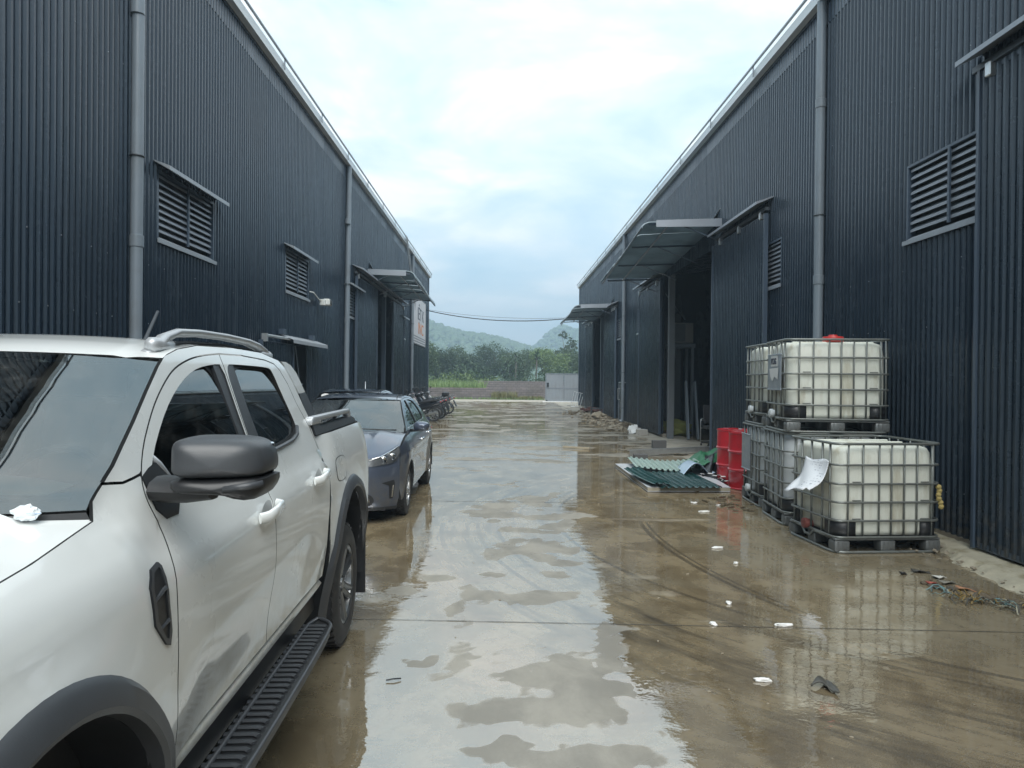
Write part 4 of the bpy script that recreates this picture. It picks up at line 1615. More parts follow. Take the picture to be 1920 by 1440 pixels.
def ztop(s):     # fender / hood edge line
    return float(np.interp(s, [-0.95, -0.6, -0.2, 0.13, 0.43, 0.6], [1.19, 1.255, 1.30, 1.325, 1.362, 1.40]))


fr_arch = arc(0.0, 0.43, 0.565, R(-6), R(186), 26, 0.585)
rr_arch = arc(WB, 0.43, 0.565, R(-8), R(188), 26, 0.585)
FE = smoothpoly([(0.628, 0.62), (0.632, 0.8), (0.632, 1.0), (0.645, 1.17), (0.682, 1.26), (0.655, 1.33), (0.642, 1.38), (0.655, 1.435), (0.72, 1.51), (0.81, 1.58), (0.89, 1.635), (0.99, 1.69), (1.10, 1.74), (1.24, 1.775), (1.40, 1.798), (1.60, 1.81)], 2, False)
FE_lo = [q for q in FE if q[1] <= 1.437]
FE_hi = [q for q in FE if q[1] > 1.437]
# front fender
fend = [(0.57, 0.44)] + fr_arch[1:] + [(-0.57, 0.36), (-0.80, 0.40), (-0.90, 0.75), (-0.93, 1.05), (-0.90, 1.205)]
fend += [(s, ztop(s)) for s in np.linspace(-0.8, 0.40, 14)]
fend += [(0.43, 1.402), (0.48, 1.437), (0.56, 1.428), (0.652, 1.4375)] + FE_lo[::-1]
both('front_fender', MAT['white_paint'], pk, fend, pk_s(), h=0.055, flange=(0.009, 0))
# doors
fdo = FE + [
       (1.605, 1.60), (1.62, 1.36), (1.60, 1.15), (1.585, 0.9), (1.575, 0.62)]
fwi = [(0.675, 1.335), (0.695, 1.40), (0.735, 1.455), (0.82, 1.525), (0.95, 1.61), (1.07, 1.67), (1.20, 1.72), (1.33, 1.75), (1.49, 1.765), (1.585, 1.767), (1.585, 1.60), (1.60, 1.378), (1.20, 1.362), (0.85, 1.345)]
rdo = [(1.575, 0.62), (1.585, 0.9), (1.60, 1.15), (1.62, 1.36), (1.605, 1.60), (1.60, 1.81), (1.88, 1.812), (2.21, 1.80), (2.34, 1.784), (2.41, 1.752), (2.475, 1.68), (2.525, 1.57), (2.58, 1.50), (2.63, 1.44), (2.655, 1.36), (2.665, 1.25), (2.655, 1.14), (2.63, 1.02), (2.60, 0.92), (2.575, 0.78), (2.565, 0.62)]
rwi = [(1.625, 1.378), (1.615, 1.60), (1.62, 1.767), (1.75, 1.770), (2.20, 1.765), (2.265, 1.75), (2.30, 1.64), (2.36, 1.51), (2.37, 1.46), (2.33, 1.425), (2.22, 1.405), (2.05, 1.395), (1.80, 1.385)]
fwi = smoothpoly(fwi, 1)
rwi = smoothpoly(rwi, 2)
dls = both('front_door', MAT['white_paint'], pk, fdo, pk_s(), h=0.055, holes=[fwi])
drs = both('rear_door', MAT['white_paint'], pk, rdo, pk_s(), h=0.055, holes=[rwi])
fgl = [(0.69, 1.338), (0.71, 1.40), (0.75, 1.455), (0.83, 1.525), (0.955, 1.608), (1.072, 1.665), (1.20, 1.714), (1.33, 1.744), (1.475, 1.758), (1.50, 1.60), (1.53, 1.375), (1.20, 1.366), (0.85, 1.35)]
rgl = [(1.745, 1.392), (1.715, 1.60), (1.71, 1.762), (2.19, 1.758), (2.255, 1.742), (2.288, 1.64), (2.34, 1.52), (2.345, 1.47), (2.31, 1.437), (2.21, 1.418), (2.05, 1.405)]
fgl = smoothpoly(fgl, 1)
rgl = smoothpoly(rgl, 2)
both('window_seal', MAT['black'], pk, fwi, pk_s(-0.016), h=0.08, holes=[fgl], gap=-0.004)
both('window_seal', MAT['black'], pk, rwi, pk_s(-0.016), h=0.08, holes=[rgl], gap=-0.004)
gls = lambda s, z: (pk_t(s, z) - 0.026 + 0.020 * (1 - ((z - 1.56) / 0.21) ** 2), s, z)
both('side_window', MAT['glass'], pk, fgl, gls, h=0.08, gap=-0.002, flange=None)
both('side_window', MAT['glass'], pk, rgl, gls, h=0.08, gap=-0.002, flange=None)
for sd in (1, -1):      # black pillar covers and window belt strips
    panel_mb([(1.495, 1.764), (1.62, 1.768), (1.622, 1.60), (1.638, 1.37), (1.545, 1.366), (1.515, 1.60)], pk_s(-0.004), h=0.06, gap=0, mirror=sd < 0).build('pillar_cover', MAT['mirror_plastic'], pk, True, 40)
    panel_mb([(1.63, 1.766), (1.73, 1.766), (1.735, 1.60), (1.765, 1.385), (1.645, 1.375), (1.628, 1.60)], pk_s(-0.004), h=0.06, gap=0, mirror=sd < 0).build('pillar_cover', MAT['mirror_plastic'], pk, True, 40)
    mb = MB()
    mb.tube([(sd * (pk_t(s, z) + 0.002), s, z) for (s, z) in [(1.64, 1.373), (1.8, 1.38), (2.05, 1.39), (2.22, 1.40), (2.33, 1.42), (2.375, 1.46)]], 0.011, 6)
    mb.build('window_strip', MAT['mirror_plastic'], pk, True)
    mb = MB()
    mb.tube([(sd * (pk_t(s, z) - 0.012), s, z) for (s, z) in [(0.86, 1.37), (0.80, 1.45), (0.765, 1.475)]], 0.012, 6)
    mb.build('quarter_bar', MAT['silver_plastic'], pk, True)


# cab frame: A pillar, roof side and C pillar as one ring
def roof_edge(s):
    return float(np.interp(s, [1.0, 1.07, 1.2, 1.4, 1.8, 2.2, 2.45, 2.55], [1.755, 1.787, 1.815, 1.837, 1.845, 1.838, 1.806, 1.775]))


ring = [(0.485, 1.4385), (0.56, 1.4295), (0.652, 1.439)] + FE_hi + rdo[6:15] + [(2.672, 1.25), (2.676, 1.38), (2.735, 1.40), (2.70, 1.46), (2.655, 1.545), (2.60, 1.68), (2.535, 1.765)]
ring += [(s, roof_edge(s)) for s in (2.45, 2.2, 2.0, 1.8, 1.6, 1.4, 1.2, 1.07)] + [(1.0, 1.752), (0.86, 1.67), (0.72, 1.585), (0.58, 1.505), (0.50, 1.452)]
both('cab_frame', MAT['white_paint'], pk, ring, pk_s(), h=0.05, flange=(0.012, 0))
# rocker under the doors
both('rocker_panel', MAT['white_paint'], pk, [(0.59, 0.545), (0.60, 0.616), (2.57, 0.616), (2.60, 0.545)], lambda s, z: (0.875 + 0.030 * math.sin(min(1, max(0, (z - 0.545) / 0.07)) * PI) ** 0.7, s, z), h=0.05)
# bed side
bed = [(2.675, 0.62)] + [(2.60 + .0, 0.62)] * 0 + [(2.685, 0.50)] + rr_arch[::-1][2:-1] + [(3.835, 0.44), (3.95, 0.55), (4.20, 0.62), (4.235, 0.90), (4.25, 1.15), (4.245, 1.27), (4.215, 1.335), (4.10, 1.375), (3.95, 1.385), (3.3, 1.385), (2.67, 1.385), (2.68, 1.1)]
# rear arch passes in front of the door bottom: clip
rr2 = [p for p in rr_arch[::-1] if p[0] > 2.69]
bed = [(2.672, 1.385), (2.676, 1.2), (2.665, 1.08), (2.64, 0.95), (2.655, 0.55)] + rr2 + [(3.85, 0.46), (3.97, 0.50), (4.20, 0.60), (4.235, 0.90), (4.25, 1.15), (4.245, 1.27), (4.215, 1.335), (4.10, 1.375), (3.95, 1.387), (3.3, 1.387)]
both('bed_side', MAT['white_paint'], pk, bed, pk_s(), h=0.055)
# fuel flap outline
fl_o = smoothpoly([(2.86, 1.115), (2.88, 1.225), (3.02, 1.235), (3.15, 1.225), (3.165, 1.15), (3.10, 1.10), (2.95, 1.09)], 2)
mb = panel_mb(fl_o, pk_s(0.003), h=0.05, gap=0, flange=None)
ff = mb.build('fuel_flap', MAT['white_paint'], pk, True, 40)
mb = MB()
mb.tube([(pk_t(s, z) + 0.001, s, z) for s, z in inset(fl_o if area2(fl_o) > 0 else fl_o[::-1], -0.002)], 0.002, 5, True)
mb.build('flap_gap', MAT['gap_shade'], ff)
# wheel arch flares
for sd in (1, -1):
    for c in (0.0, WB):
        mb = MB()
        prof = [(0.555, -0.03), (0.560, 0.012), (0.575, 0.022), (0.620, 0.018), (0.640, -0.002)]
        n = 44
        vs = []
        for k in range(n + 1):
            a = R(-10 + 200 * k / n)
            for (r_, o_) in prof:
                s, z = c + r_ * math.cos(a), 0.43 + r_ * math.sin(a) * 1.035
                vs.append((sd * (pk_t(s, z) + o_), s, z))
        m_ = len(prof)
        mb.add(vs, [(i * m_ + j, i * m_ + j + 1, (i + 1) * m_ + j + 1, (i + 1) * m_ + j) for i in range(n) for j in range(m_ - 1)])
        fix(mb.build('wheel_arch_flare', MAT['mirror_plastic'], pk, True, 35))
        mb = MB()   # inner arch liner
        vs = []
        for k in range(25):
            a = R(-12 + 204 * k / 24)
            for x_ in (0.93, 0.55):
                vs.append((sd * x_, c + 0.556 * math.cos(a), 0.43 + 0.556 * math.sin(a) * 1.035))
        mb.add(vs, [(2 * i, 2 * i + 1, 2 * i + 3, 2 * i + 2) for i in range(24)])
        mb.add([(sd * 0.55, c + 0.556 * math.cos(R(-12 + 204 * k / 24)), 0.43 + 0.556 * math.sin(R(-12 + 204 * k / 24)) * 1.035) for k in range(25)], [tuple(range(25))])
        mb.build('arch_liner', MAT['black'], pk, True, 40)
        wheel(pk, 'wheel', sd * 0.80, c, 0.385, 0.25, 0.245, MAT['alloy'], 6, sd)
    # mud flap
    mb = MB()
    mb.box((sd * 0.80, WB + 0.615, 0.42), (0.28, 0.015, 0.56), bevel=0.006)
    mb.build('mud_flap', MAT['black'], pk)

# hood with raised centre
HS = [-0.93, -0.88, -0.8, -0.65, -0.45, -0.2, 0.0, 0.13, 0.27, 0.40, 0.47]


def hood_pt(u, v):
    t = -1 + 2 * u
    s_e = -0.90 + (0.415 + 0.90) * v
    s = s_e - 0.14 * v * (1 - abs(t) ** 2.2) - 0.04 * (1 - v) * (1 - t * t)
    te = pk_t(s_e, ztop(s_e) - 0.002) - 0.004
    x = te * t
    z = ztop(s_e) - 0.002 + 0.018 * (1 - t * t)
    b = 1 - sm(0.70, 0.84, abs(t))
    z += 0.036 * b * sm(0.0, 0.5, v) - 0.018 * (1 - sm(0.25, 0.5, abs(t))) * sm(0.1, 0.5, v)
    if v < 0.07: z -= 0.05 * (1 - v / 0.07) ** 2
    return (x, s, z)


mb = MB()
mb.grid(hood_pt, 48, 30)
mb.grid(lambda u, v: tuple(Vector(hood_pt(u, 1.0)) - Vector((0, 0, 0.05 * v))), 48, 1)
fix(mb.build('bonnet', MAT['white_paint'], pk, True, 50))


# windscreen
WE = [(0.415, 1.382), (0.49, 1.436), (0.60, 1.504), (0.72, 1.578), (0.84, 1.650), (0.96, 1.720), (1.055, 1.774)]


def ws_edge(v):
    f = v * (len(WE) - 1)
    i = min(int(f), len(WE) - 2)
    a, b = WE[i], WE[i + 1]
    k = f - i
    return a[0] + (b[0] - a[0]) * k, a[1] + (b[1] - a[1]) * k


def ws_pt(off=0.0):
    def fn(u, v):
        s, z = ws_edge(v)
        t = -1 + 2 * u
        te = pk_t(s, z) - 0.012
        bow = 0.13 - 0.02 * v
        q = (1 - abs(t) ** 2.3)
        return (te * t, s - bow * q - off * 0.5, z + 0.018 * q * v + off * 0.85)
    return fn


mb = MB()
mb.grid(ws_pt(), 28, 18)
fix(mb.build('windscreen', MAT['windshield'], pk, True))
mb = MB()   # black ceramic border
inn = ws_pt(-0.004)
for (u0, u1, v0, v1) in ((0, 0.03, 0, 1), (0.97, 1, 0, 1), (0.03, 0.97, 0, 0.07), (0.03, 0.97, 0.955, 1)):
    mb.grid(lambda u, v: inn(u0 + (u1 - u0) * u, v0 + (v1 - v0) * v), 14, 14)
mb.build('windscreen_border', MAT['black'], pk, True)
# scuttle panel below the glass
mb = MB()
mb.grid(lambda u, v: tuple(Vector(hood_pt(u, 1.0)) * (1 - v) + Vector(ws_pt()(u, 0.0)) * v - Vector((0, 0, 0.012 * (1 - v) + 0.006))), 24, 3)
mb.build('scuttle', MAT['black'], pk, True)
for tx in (0.35, -0.30):
    mb = MB()
    pts = [Vector(ws_pt(0.012)(0.5 + tx / 1.6 - 0.40 * k / 8, 0.03 + 0.035 * k / 8)) for k in range(9)]
    mb.tube(pts, 0.009, 6)
    mb.build('wiper', MAT['black'], pk, True)


# roof
def roof_pt(u, v):
    s0 = 1.05 + (2.50 - 1.05) * v
    t = -1 + 2 * u
    ze = roof_edge(s0)
    te = pk_t(s0, ze)
    q = 1 - abs(t) ** 2.4
    s = s0 - 0.10 * q * (1 - v) ** 3 + 0.06 * q * v ** 3
    return (te * t, s, ze + (0.016 + 0.022 * math.sin(PI * min(1, v * 1.1)) ** 0.8) * q - 0.006 * math.exp(-((abs(t) - 0.86) / 0.03) ** 2))


mb = MB()
mb.grid(roof_pt, 40, 30)
fix(mb.build('roof', MAT['white_paint'], pk, True))
# cab rear wall and window
mb = MB()
mb.grid(lambda u, v: ((pk_t(2.5, 1.78 - 0.4 * v) - 0.03) * (-1 + 2 * u), 2.48 + 0.25 * v + 0.05 * (1 - (2 * u - 1) ** 2) * (1 - v), 1.785 - 0.42 * v), 12, 6)
mb.build('cab_rear', MAT['white_paint'], pk, True)
mb = MB()
mb.box((0, 2.66, 1.58), (1.05, 0.02, 0.24), Matrix.Rotation(R(30), 4, 'X'), bevel=0.006)
mb.build('rear_window', MAT['glass'], pk)
for sd in (1, -1):   # roof rails
    mb = MB()
    pts = [(1.10, 1.79, .02), (1.13, 1.815, 0), (1.19, 1.85, 0), (1.30, 1.877, 0), (1.5, 1.888, 0), (1.8, 1.890, 0), (2.1, 1.883, 0), (2.25, 1.868, 0), (2.35, 1.845, 0), (2.42, 1.815, 0)]
    mb.tube([(sd * (0.645 - b), a, z) for (a, z, b) in pts], [0.022, 0.027, 0.025, 0.021, 0.019, 0.019, 0.019, 0.021, 0.023, 0.020], 10, flat=(0.75, 1.25))
    for (a, z) in ((1.16, 1.825), (2.36, 1.825)):
        mb.box((sd * 0.65, a, z), (0.05, 0.16, 0.05), bevel=0.015)
    mb.build('roof_rail', MAT['silver_plastic'], pk, True, 60)
mb = MB()
mb.box((0, 2.42, 1.885), (0.06, 0.16, 0.035), bevel=0.016, taper=(0.5, 0.4))
mb.tube([(0, 2.44, 1.89), (0, 2.60, 2.07)], [0.011, 0.008], 8)
mb.build('aerial', MAT['steel_dark'], pk, True, 40)
for sd in (1, -1):   # ditch strip on roof
    mb = MB()
    mb.tube([(sd * (pk_t(s, roof_edge(s)) - 0.05), s, roof_edge(s) + 0.012) for s in np.linspace(1.12, 2.5, 14)], 0.006, 5)
    mb.build('roof_seal', MAT['black'], pk)

# sports bar / sail panels behind the cab
for sd in (1, -1):
    T2 = lambda off: (lambda s, z: (0.69 + 0.27 * (1.8 - z) + off, s, z))
    wht = [(2.54, 1.80), (2.62, 1.80), (2.707, 1.783), (2.79, 1.738), (2.872, 1.628), (2.725, 1.620), (2.64, 1.713)]
    panel_mb(wht, T2(0.0), h=0.05, gap=0, flange=(0.07, 0), mirror=sd < 0).build('sports_bar', MAT['white_paint'], pk, True, 40)
    drk = [(2.721, 1.622), (2.872, 1.626), (2.934, 1.554), (2.97, 1.469), (2.98, 1.40), (2.76, 1.40), (2.755, 1.465), (2.748, 1.54)]
    panel_mb(drk, T2(0.002), h=0.05, gap=0, flange=(0.07, 0), mirror=sd < 0).build('sports_bar_foot', MAT['mirror_plastic'], pk, True, 40)
    blk = [(2.44, 1.80), (2.54, 1.797), (2.64, 1.712), (2.722, 1.622), (2.762, 1.465), (2.76, 1.40), (2.72, 1.40), (2.655, 1.54), (2.60, 1.675), (2.535, 1.76)]
    panel_mb(blk, T2(-0.014), h=0.05, gap=0, flange=(0.05, 0), mirror=sd < 0).build('bar_gap_cover', MAT['black'], pk, True, 40)
    base = [(2.665, 1.388), (3.94, 1.390), (3.92, 1.415), (3.84, 1.435), (2.84, 1.425), (2.80, 1.455), (2.66, 1.455)]
    panel_mb(base, lambda s, z: (0.850 - 0.3 * (z - 1.39), s, z), h=0.06, gap=0, flange=(0.06, 0), mirror=sd < 0).build('bed_rail_cap', MAT['mirror_plastic'], pk, True, 40)
    mb = MB()
    mb.box((sd * 0.815, 3.20, 1.478), (0.05, 1.10, 0.030), bevel=0.010, seg=2)
    mb.box((sd * 0.815, 3.755, 1.455), (0.05, 0.06, 0.05), bevel=0.012, seg=2)
    mb.box((sd * 0.815, 2.74, 1.465), (0.05, 0.22, 0.04), bevel=0.012, seg=2)
    mb.build('bed_rail', MAT['silver_plastic'], pk, True, 40)
# bed inside, tailgate
mb = MB()
mb.box((0, 3.45, 0.86), (1.66, 1.50, 0.04))
mb.build('bed_floor', MAT['black'], pk)
for sd in (1, -1):
    mb = MB()
    mb.box((sd * 0.80, 3.45, 1.12), (0.03, 1.50, 0.52))
    mb.build('bed_inner', MAT['black'], pk)
mb = MB()
mb.box((0, 4.20, 1.08), (1.50, 0.07, 0.54), bevel=0.03, seg=3)
mb.build('tailgate', MAT['white_paint'], pk, True, 40)
mb = MB()
mb.box((0, 4.30, 0.58), (1.70, 0.16, 0.18), bevel=0.04, seg=3)
mb.build('rear_bumper', MAT['silver_plastic'], pk, True, 40)
for sd in (1, -1):
    mb = MB()
    mb.box((sd * 0.74, 4.245, 1.05), (0.14, 0.04, 0.42), bevel=0.015)
    mb.build('tail_lamp', pm('red lamp', (0.35, 0.02, 0.02), 0.15, coat=1.0), pk)
# nose (faces away from most views)
mb = MB()
mb.grid(lambda u, v: (0.80 * (-1 + 2 * u), -0.93 - 0.06 * (1 - (2 * u - 1) ** 2) - 0.03 * math.sin(PI * v), 0.42 + 0.80 * v), 16, 12)
fix(mb.build('front_bumper', MAT['white_paint'], pk, True, 50))
mb = MB()
mb.box((0, -1.0, 0.90), (1.15, 0.06, 0.34), bevel=0.03)
gr = mb.build('grille', MAT['black'], pk)
for k in range(4):
    mb = MB()
    mb.box((0, -1.035, 0.79 + 0.075 * k), (1.10, 0.02, 0.03), bevel=0.005)
    mb.build('grille_bar', MAT['silver_plastic'], gr)
for sd in (1, -1):
    mb = MB()
    mb.box((sd * 0.70, -0.955, 0.98), (0.26, 0.06, 0.24), bevel=0.03)
    mb.build('headlight', MAT['chrome'], pk)
# dark inner shell so gaps read dark, floor, cabin
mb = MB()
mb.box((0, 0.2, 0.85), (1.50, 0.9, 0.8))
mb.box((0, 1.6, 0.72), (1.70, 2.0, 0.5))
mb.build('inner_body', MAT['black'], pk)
mb = MB()
mb.box((0, 1.6, 0.40), (1.3, 4.6, 0.22))
mb.build('chassis', MAT['black'], pk)
for sd in (1, -1):
    mb = MB()
    mb.box((sd * 0.83, 1.6, 0.50), (0.06, 2.0, 0.15))
    mb.build('sill_cover', MAT['black'], pk)
mb = MB()
mb.grid(lambda u, v: ((-0.70 + 1.4 * u), 0.42 - 0.14 * (1 - (2 * u - 1) ** 2) + 0.52 * v, 1.325 + 0.05 * math.sin(PI * v) - 0.01 * v), 16, 8)
mb.box((0, 0.98, 1.2), (1.4, 0.1, 0.25))
mb.build('dashboard', MAT['black'], pk, True, 40)
for sx in (0.36, -0.36):
    mb = MB()
    mb.box((sx, 1.70, 1.30), (0.48, 0.14, 0.62), Matrix.Rotation(R(-14), 4, 'X'), bevel=0.05, seg=2)
    mb.box((sx, 1.45, 1.02), (0.48, 0.5, 0.14), bevel=0.04, seg=2)
    st = mb.build('seat', MAT['cloth'], pk, True, 40)
    mb = MB()
    mb.box((sx, 1.80, 1.66), (0.26, 0.09, 0.17), bevel=0.035, seg=2)
    mb.build('headrest', MAT['cloth'], st, True, 40)
mb = MB()
mb.box((0, 2.5, 1.30), (1.30, 0.14, 0.62), Matrix.Rotation(R(-14), 4, 'X'), bevel=0.05, seg=2)
mb.build('rear_seat', MAT['cloth'], pk, True, 40)
mb = MB()
mb.tube([(0.37 + 0.18 * math.cos(a), 1.02 + 0.05 * math.sin(a), 1.30 + 0.17 * math.sin(a)) for a in [2 * PI * k / 24 for k in range(24)]], 0.014, 6, True)
mb.build('steering_wheel', MAT['black'], pk, True)
mb = MB()
mb.box((0, 0.95, 1.68), (0.24, 0.03, 0.07), bevel=0.012)
mb.build('interior_mirror', MAT['black'], pk)
# paper on the dash
mb = MB()
mb.add([(0.28, 0.56, 1.40), (0.62, 0.56, 1.395), (0.64, 0.66, 1.41), (0.50, 0.64, 1.435), (0.42, 0.67, 1.42), (0.30, 0.66, 1.45)], [(0, 1, 2, 3, 4, 5)])
o = mb.build('dashboard_paper', MAT['paper'], None, solid=0.002)
o.matrix_world = pk.matrix_basis.copy() if False else Matrix.Translation(pk.location) @ Matrix.Rotation(R(1.6), 4, 'Z')
tagit(o, 'torn white paper lying on the dashboard behind the pickup windscreen', 'paper')

# door mirror, handles, vents, side step
for sd in (1, -1):
    mb = MB()
    n = 20
    prof = [(-0.020, 0.04), (-0.018, 0.30), (-0.012, 0.58), (-0.003, 0.78), (0.012, 0.91), (0.036, 0.975), (0.10, 1.0), (0.15, 1.0), (0.158, 0.97)]
    vs = []
    sh = smoothpoly([(-0.150, -0.035), (-0.150, 0.030), (-0.148, 0.078), (-0.09, 0.088), (0.08, 0.083), (0.132, 0.066), (0.152, 0.025), (0.155, -0.02), (0.13, -0.034), (0.0, -0.036)], 2)
    for (d, k) in prof:
        for (a, b) in sh:
            kk = 1 if k > 0.95 else k
            vs.append((sd * (1.046 + 0.82 * a * k), 0.600 + d + 0.025 * (a / 0.15) * k + 0.05 * max(0, -b * k - 0.02), 1.466 + 0.93 * b * k))
    m_ = len(sh)
    mb.add(vs, [(i * m_ + j, i * m_ + (j + 1) % m_, (i + 1) * m_ + (j + 1) % m_, (i + 1) * m_ + j) for i in range(len(prof) - 1) for j in range(m_)])
    mb.add(vs[:m_], [tuple(range(m_))])
    mi_ = fix(mb.build('door_mirror', MAT['mirror_plastic'], pk, True, 50))
    mb = MB()
    mb.box((sd * 1.052, 0.765, 1.466), (0.22, 0.012, 0.115), bevel=0.004)
    mb.build('mirror_glass', MAT['chrome'], mi_)
    sk = smoothpoly([(-0.155, -0.034), (-0.155, -0.072), (-0.10, -0.082), (0.03, -0.088), (0.085, -0.108), (0.125, -0.104), (0.158, -0.062), (0.156, -0.030), (0.0, -0.034)], 1)
    mb = MB()
    vs = []
    for (d, k) in prof:
        for (a, b) in sk:
            vs.append((sd * (1.046 + 0.82 * a * k), 0.606 + d + 0.025 * (a / 0.15) * k, 1.466 + 0.93 * (-0.066 + (b + 0.066) * k)))
    m_ = len(sk)
    mb.add(vs, [(i * m_ + j, i * m_ + (j + 1) % m_, (i + 1) * m_ + (j + 1) % m_, (i + 1) * m_ + j) for i in range(len(prof) - 1) for j in range(m_)])
    mb.add(vs[:m_], [tuple(range(m_))])
    fix(mb.build('mirror_skirt', MAT['black'], mi_, True, 50))
    mb = MB()   # arm
    mb.tube([(sd * 0.86, 0.70, 1.392), (sd * 0.95, 0.675, 1.392), (sd * 1.02, 0.672, 1.398)], [0.042, 0.038, 0.034], 10, flat=(0.95, 1.5))
    mb.build('mirror_arm', MAT['black'], mi_, True, 50)
    mb = MB()
    mb.tube([(sd * 1.07, 0.596, 1.405), (sd * 1.13, 0.604, 1.412), (sd * 1.172, 0.628, 1.418)], 0.009, 6, flat=(1.2, .6))
    mb.build('mirror_signal', MAT['mirror_plastic'], mi_, True)
    mb = panel_mb([(0.655, 1.43), (0.675, 1.335), (0.72, 1.30), (0.80, 1.30), (0.86, 1.37), (0.76, 1.46), (0.71, 1.45)], pk_s(0.004), h=0.05, gap=0, mirror=sd < 0)
    mb.build('mirror_base', MAT['black'], pk, True, 40)
    for (s, z, nm) in ((1.40, 1.175, 'front'), (2.30, 1.19, 'rear')):
        mb = MB()
        t0 = pk_t(s, z)
        mb.tube([(sd * (t0 + 0.012), s - 0.02, z - 0.005), (sd * (t0 + 0.040), s + 0.01, z - 0.002), (sd * (t0 + 0.044), s + 0.10, z + 0.004), (sd * (t0 + 0.040), s + 0.19, z + 0.010), (sd * (t0 + 0.008), s + 0.225, z + 0.012)], [0.019, 0.021, 0.020, 0.021, 0.019], 10, flat=(1.15, 0.55))
        h_ = mb.build('door_handle', MAT['white_paint'], pk, True, 60)
        mb = MB()
        mb.lathe([(0.062, 0.0), (0.05, -0.002), (0.0, -0.003)], 18, Matrix.Translation((sd * (t0 + 0.0035), s + 0.10, z)) @ Matrix.Rotation(PI / 2 * sd, 4, 'Y') @ Matrix.Diagonal((0.75, 1.15, 1, 1)), cap=False)
        mb.build('handle_cup', MAT['silver_plastic'], h_, True)
    # fender vent
    vp = [(0.582, 1.200), (0.572, 1.212), (0.515, 1.205), (0.480, 1.165), (0.487, 1.065), (0.548, 0.995), (0.572, 0.985), (0.584, 1.02), (0.578, 1.10)]
    vp2 = [(0.537 + (a - 0.535) * 0.70, 1.105 + (b - 1.10) * 0.86) for a, b in vp]
    o = panel_mb(vp, pk_s(0.006), h=0.05, gap=0, holes=[vp2], flange=(0.025, 0), mirror=sd < 0).build('fender_vent', MAT['mirror_plastic'], pk, True, 40)
    panel_mb(vp2, pk_s(0.002), h=0.06, gap=0, flange=None, mirror=sd < 0).build('vent_mesh', MAT['black'], o, True)
    mb = MB()
    mb.tube([(sd * (pk_t(0.53, 1.13) + 0.0), 0.50, 1.125), (sd * (pk_t(0.56, 1.13) + 0.003), 0.565, 1.145)], 0.006, 6)
    mb.tube([(sd * (pk_t(0.53, 1.05) + 0.0), 0.52, 1.045), (sd * (pk_t(0.56, 1.05) + 0.003), 0.57, 1.055)], 0.006, 6)
    mb.build('vent_bar', MAT['mirror_plastic'], o)
    # side step
    mb = MB()
    outl = smoothpoly([(0.60, 0.88), (0.64, 0.995), (0.72, 1.035), (2.20, 1.035), (2.33, 1.0), (2.40, 0.88)], 2)
    mb.prism([(s, t) for s, t in outl], 0.405, 0.445, lambda s, t, h: (sd * t, s, h))
    step = fix(mb.build('side_step', MAT['black'], pk))
    mb = MB()
    mb.tube([(sd * (t + 0.004), s, 0.452) for s, t in outl if t > 0.90], 0.010, 6)
    mb.build('step_edge', MAT['mirror_plastic'], step, True)
    r0 = None
    k = 0
    s = 0.70
    while s < 2.31:
        if r0 is None:
            mb = MB()
            mb.tube([(-0.062, 0, 0.0), (0.045, 0, 0.0), (0.062, -0.012, 0.0)], 0.0125, 6, flat=(0.5, 1.0))
            r0 = mb.build('step_rib', MAT['mirror_plastic'], step, True, 50)
            o = r0
        else:
            o = share(r0, step)
        o.matrix_local = Matrix.Translation((sd * 0.945, s, 0.450)) @ Matrix.Diagonal((sd, 1, 1, 1))
        s += 0.0505
    for s in (0.85, 1.5, 2.2):
        mb = MB()
        mb.box((sd * 0.80, s, 0.40), (0.30, 0.07, 0.035))
        mb.build('step_bracket', MAT['black'], step)

# crumpled pack on the scuttle
mb = MB()
bm = bmesh.new()
bmesh.ops.create_icosphere(bm, subdivisions=3, radius=1)
for v in bm.verts:
    q = v.co * 1.0
    d = 1 + 0.35 * mnoise.noise(q * 2.3 + Vector((4, 1, 2))) + 0.2 * mnoise.noise(q * 5)
    v.co = Vector((q.x * 0.031 * d, q.y * 0.017 * d, q.z * 0.019 * d))
bm.verts.index_update()
mb.add([v.co for v in bm.verts], [tuple(v.index for v in f.verts) for f in bm.faces])
bm.free()
MAT['pack'] = None
m, t, out = newmat('crumpled printed film')
co = t.n('ShaderNodeTexCoord').outputs['Object']
p = t.n('ShaderNodeBsdfPrincipled')
p.inputs['Roughness'].default_value = 0.35
lines = t.sstep(t.noise(t.mapping(co, (45, 45, 200)), 1.0, 2), 0.58, 0.63)
sz = t.n('ShaderNodeSeparateXYZ')
t.link(co, sz.inputs[0])
lines = t.math('MULTIPLY', lines, t.sstep(sz.outputs[2], 0.012, -0.01))
t.link(t.mix(t.math('MULTIPLY', lines, 0.8), (0.72, 0.76, 0.78), (0.10, 0.28, 0.55)), p.inputs['Base Color'])
t.link(p.outputs[0], out.inputs[0])
o = mb.build('crumpled_pack', m, None)
mw = Matrix.Translation(pk.location) @ Matrix.Rotation(R(1.6), 4, 'Z')
o.matrix_world = mw @ Matrix.Translation((0.695, 0.352, 1.386))
tagit(o, 'crumpled white plastic pack with blue print stuck at the foot of the pickup windscreen', 'plastic pack')


# ------------------------------------------------------------------ sedans
S_Z = [.15, .22, .30, .50, .70, .85, .93, 1.00, 1.40, 1.46]
S_T = [.79, .815, .83, .85, .855, .85, .825, .785, .60, .55]


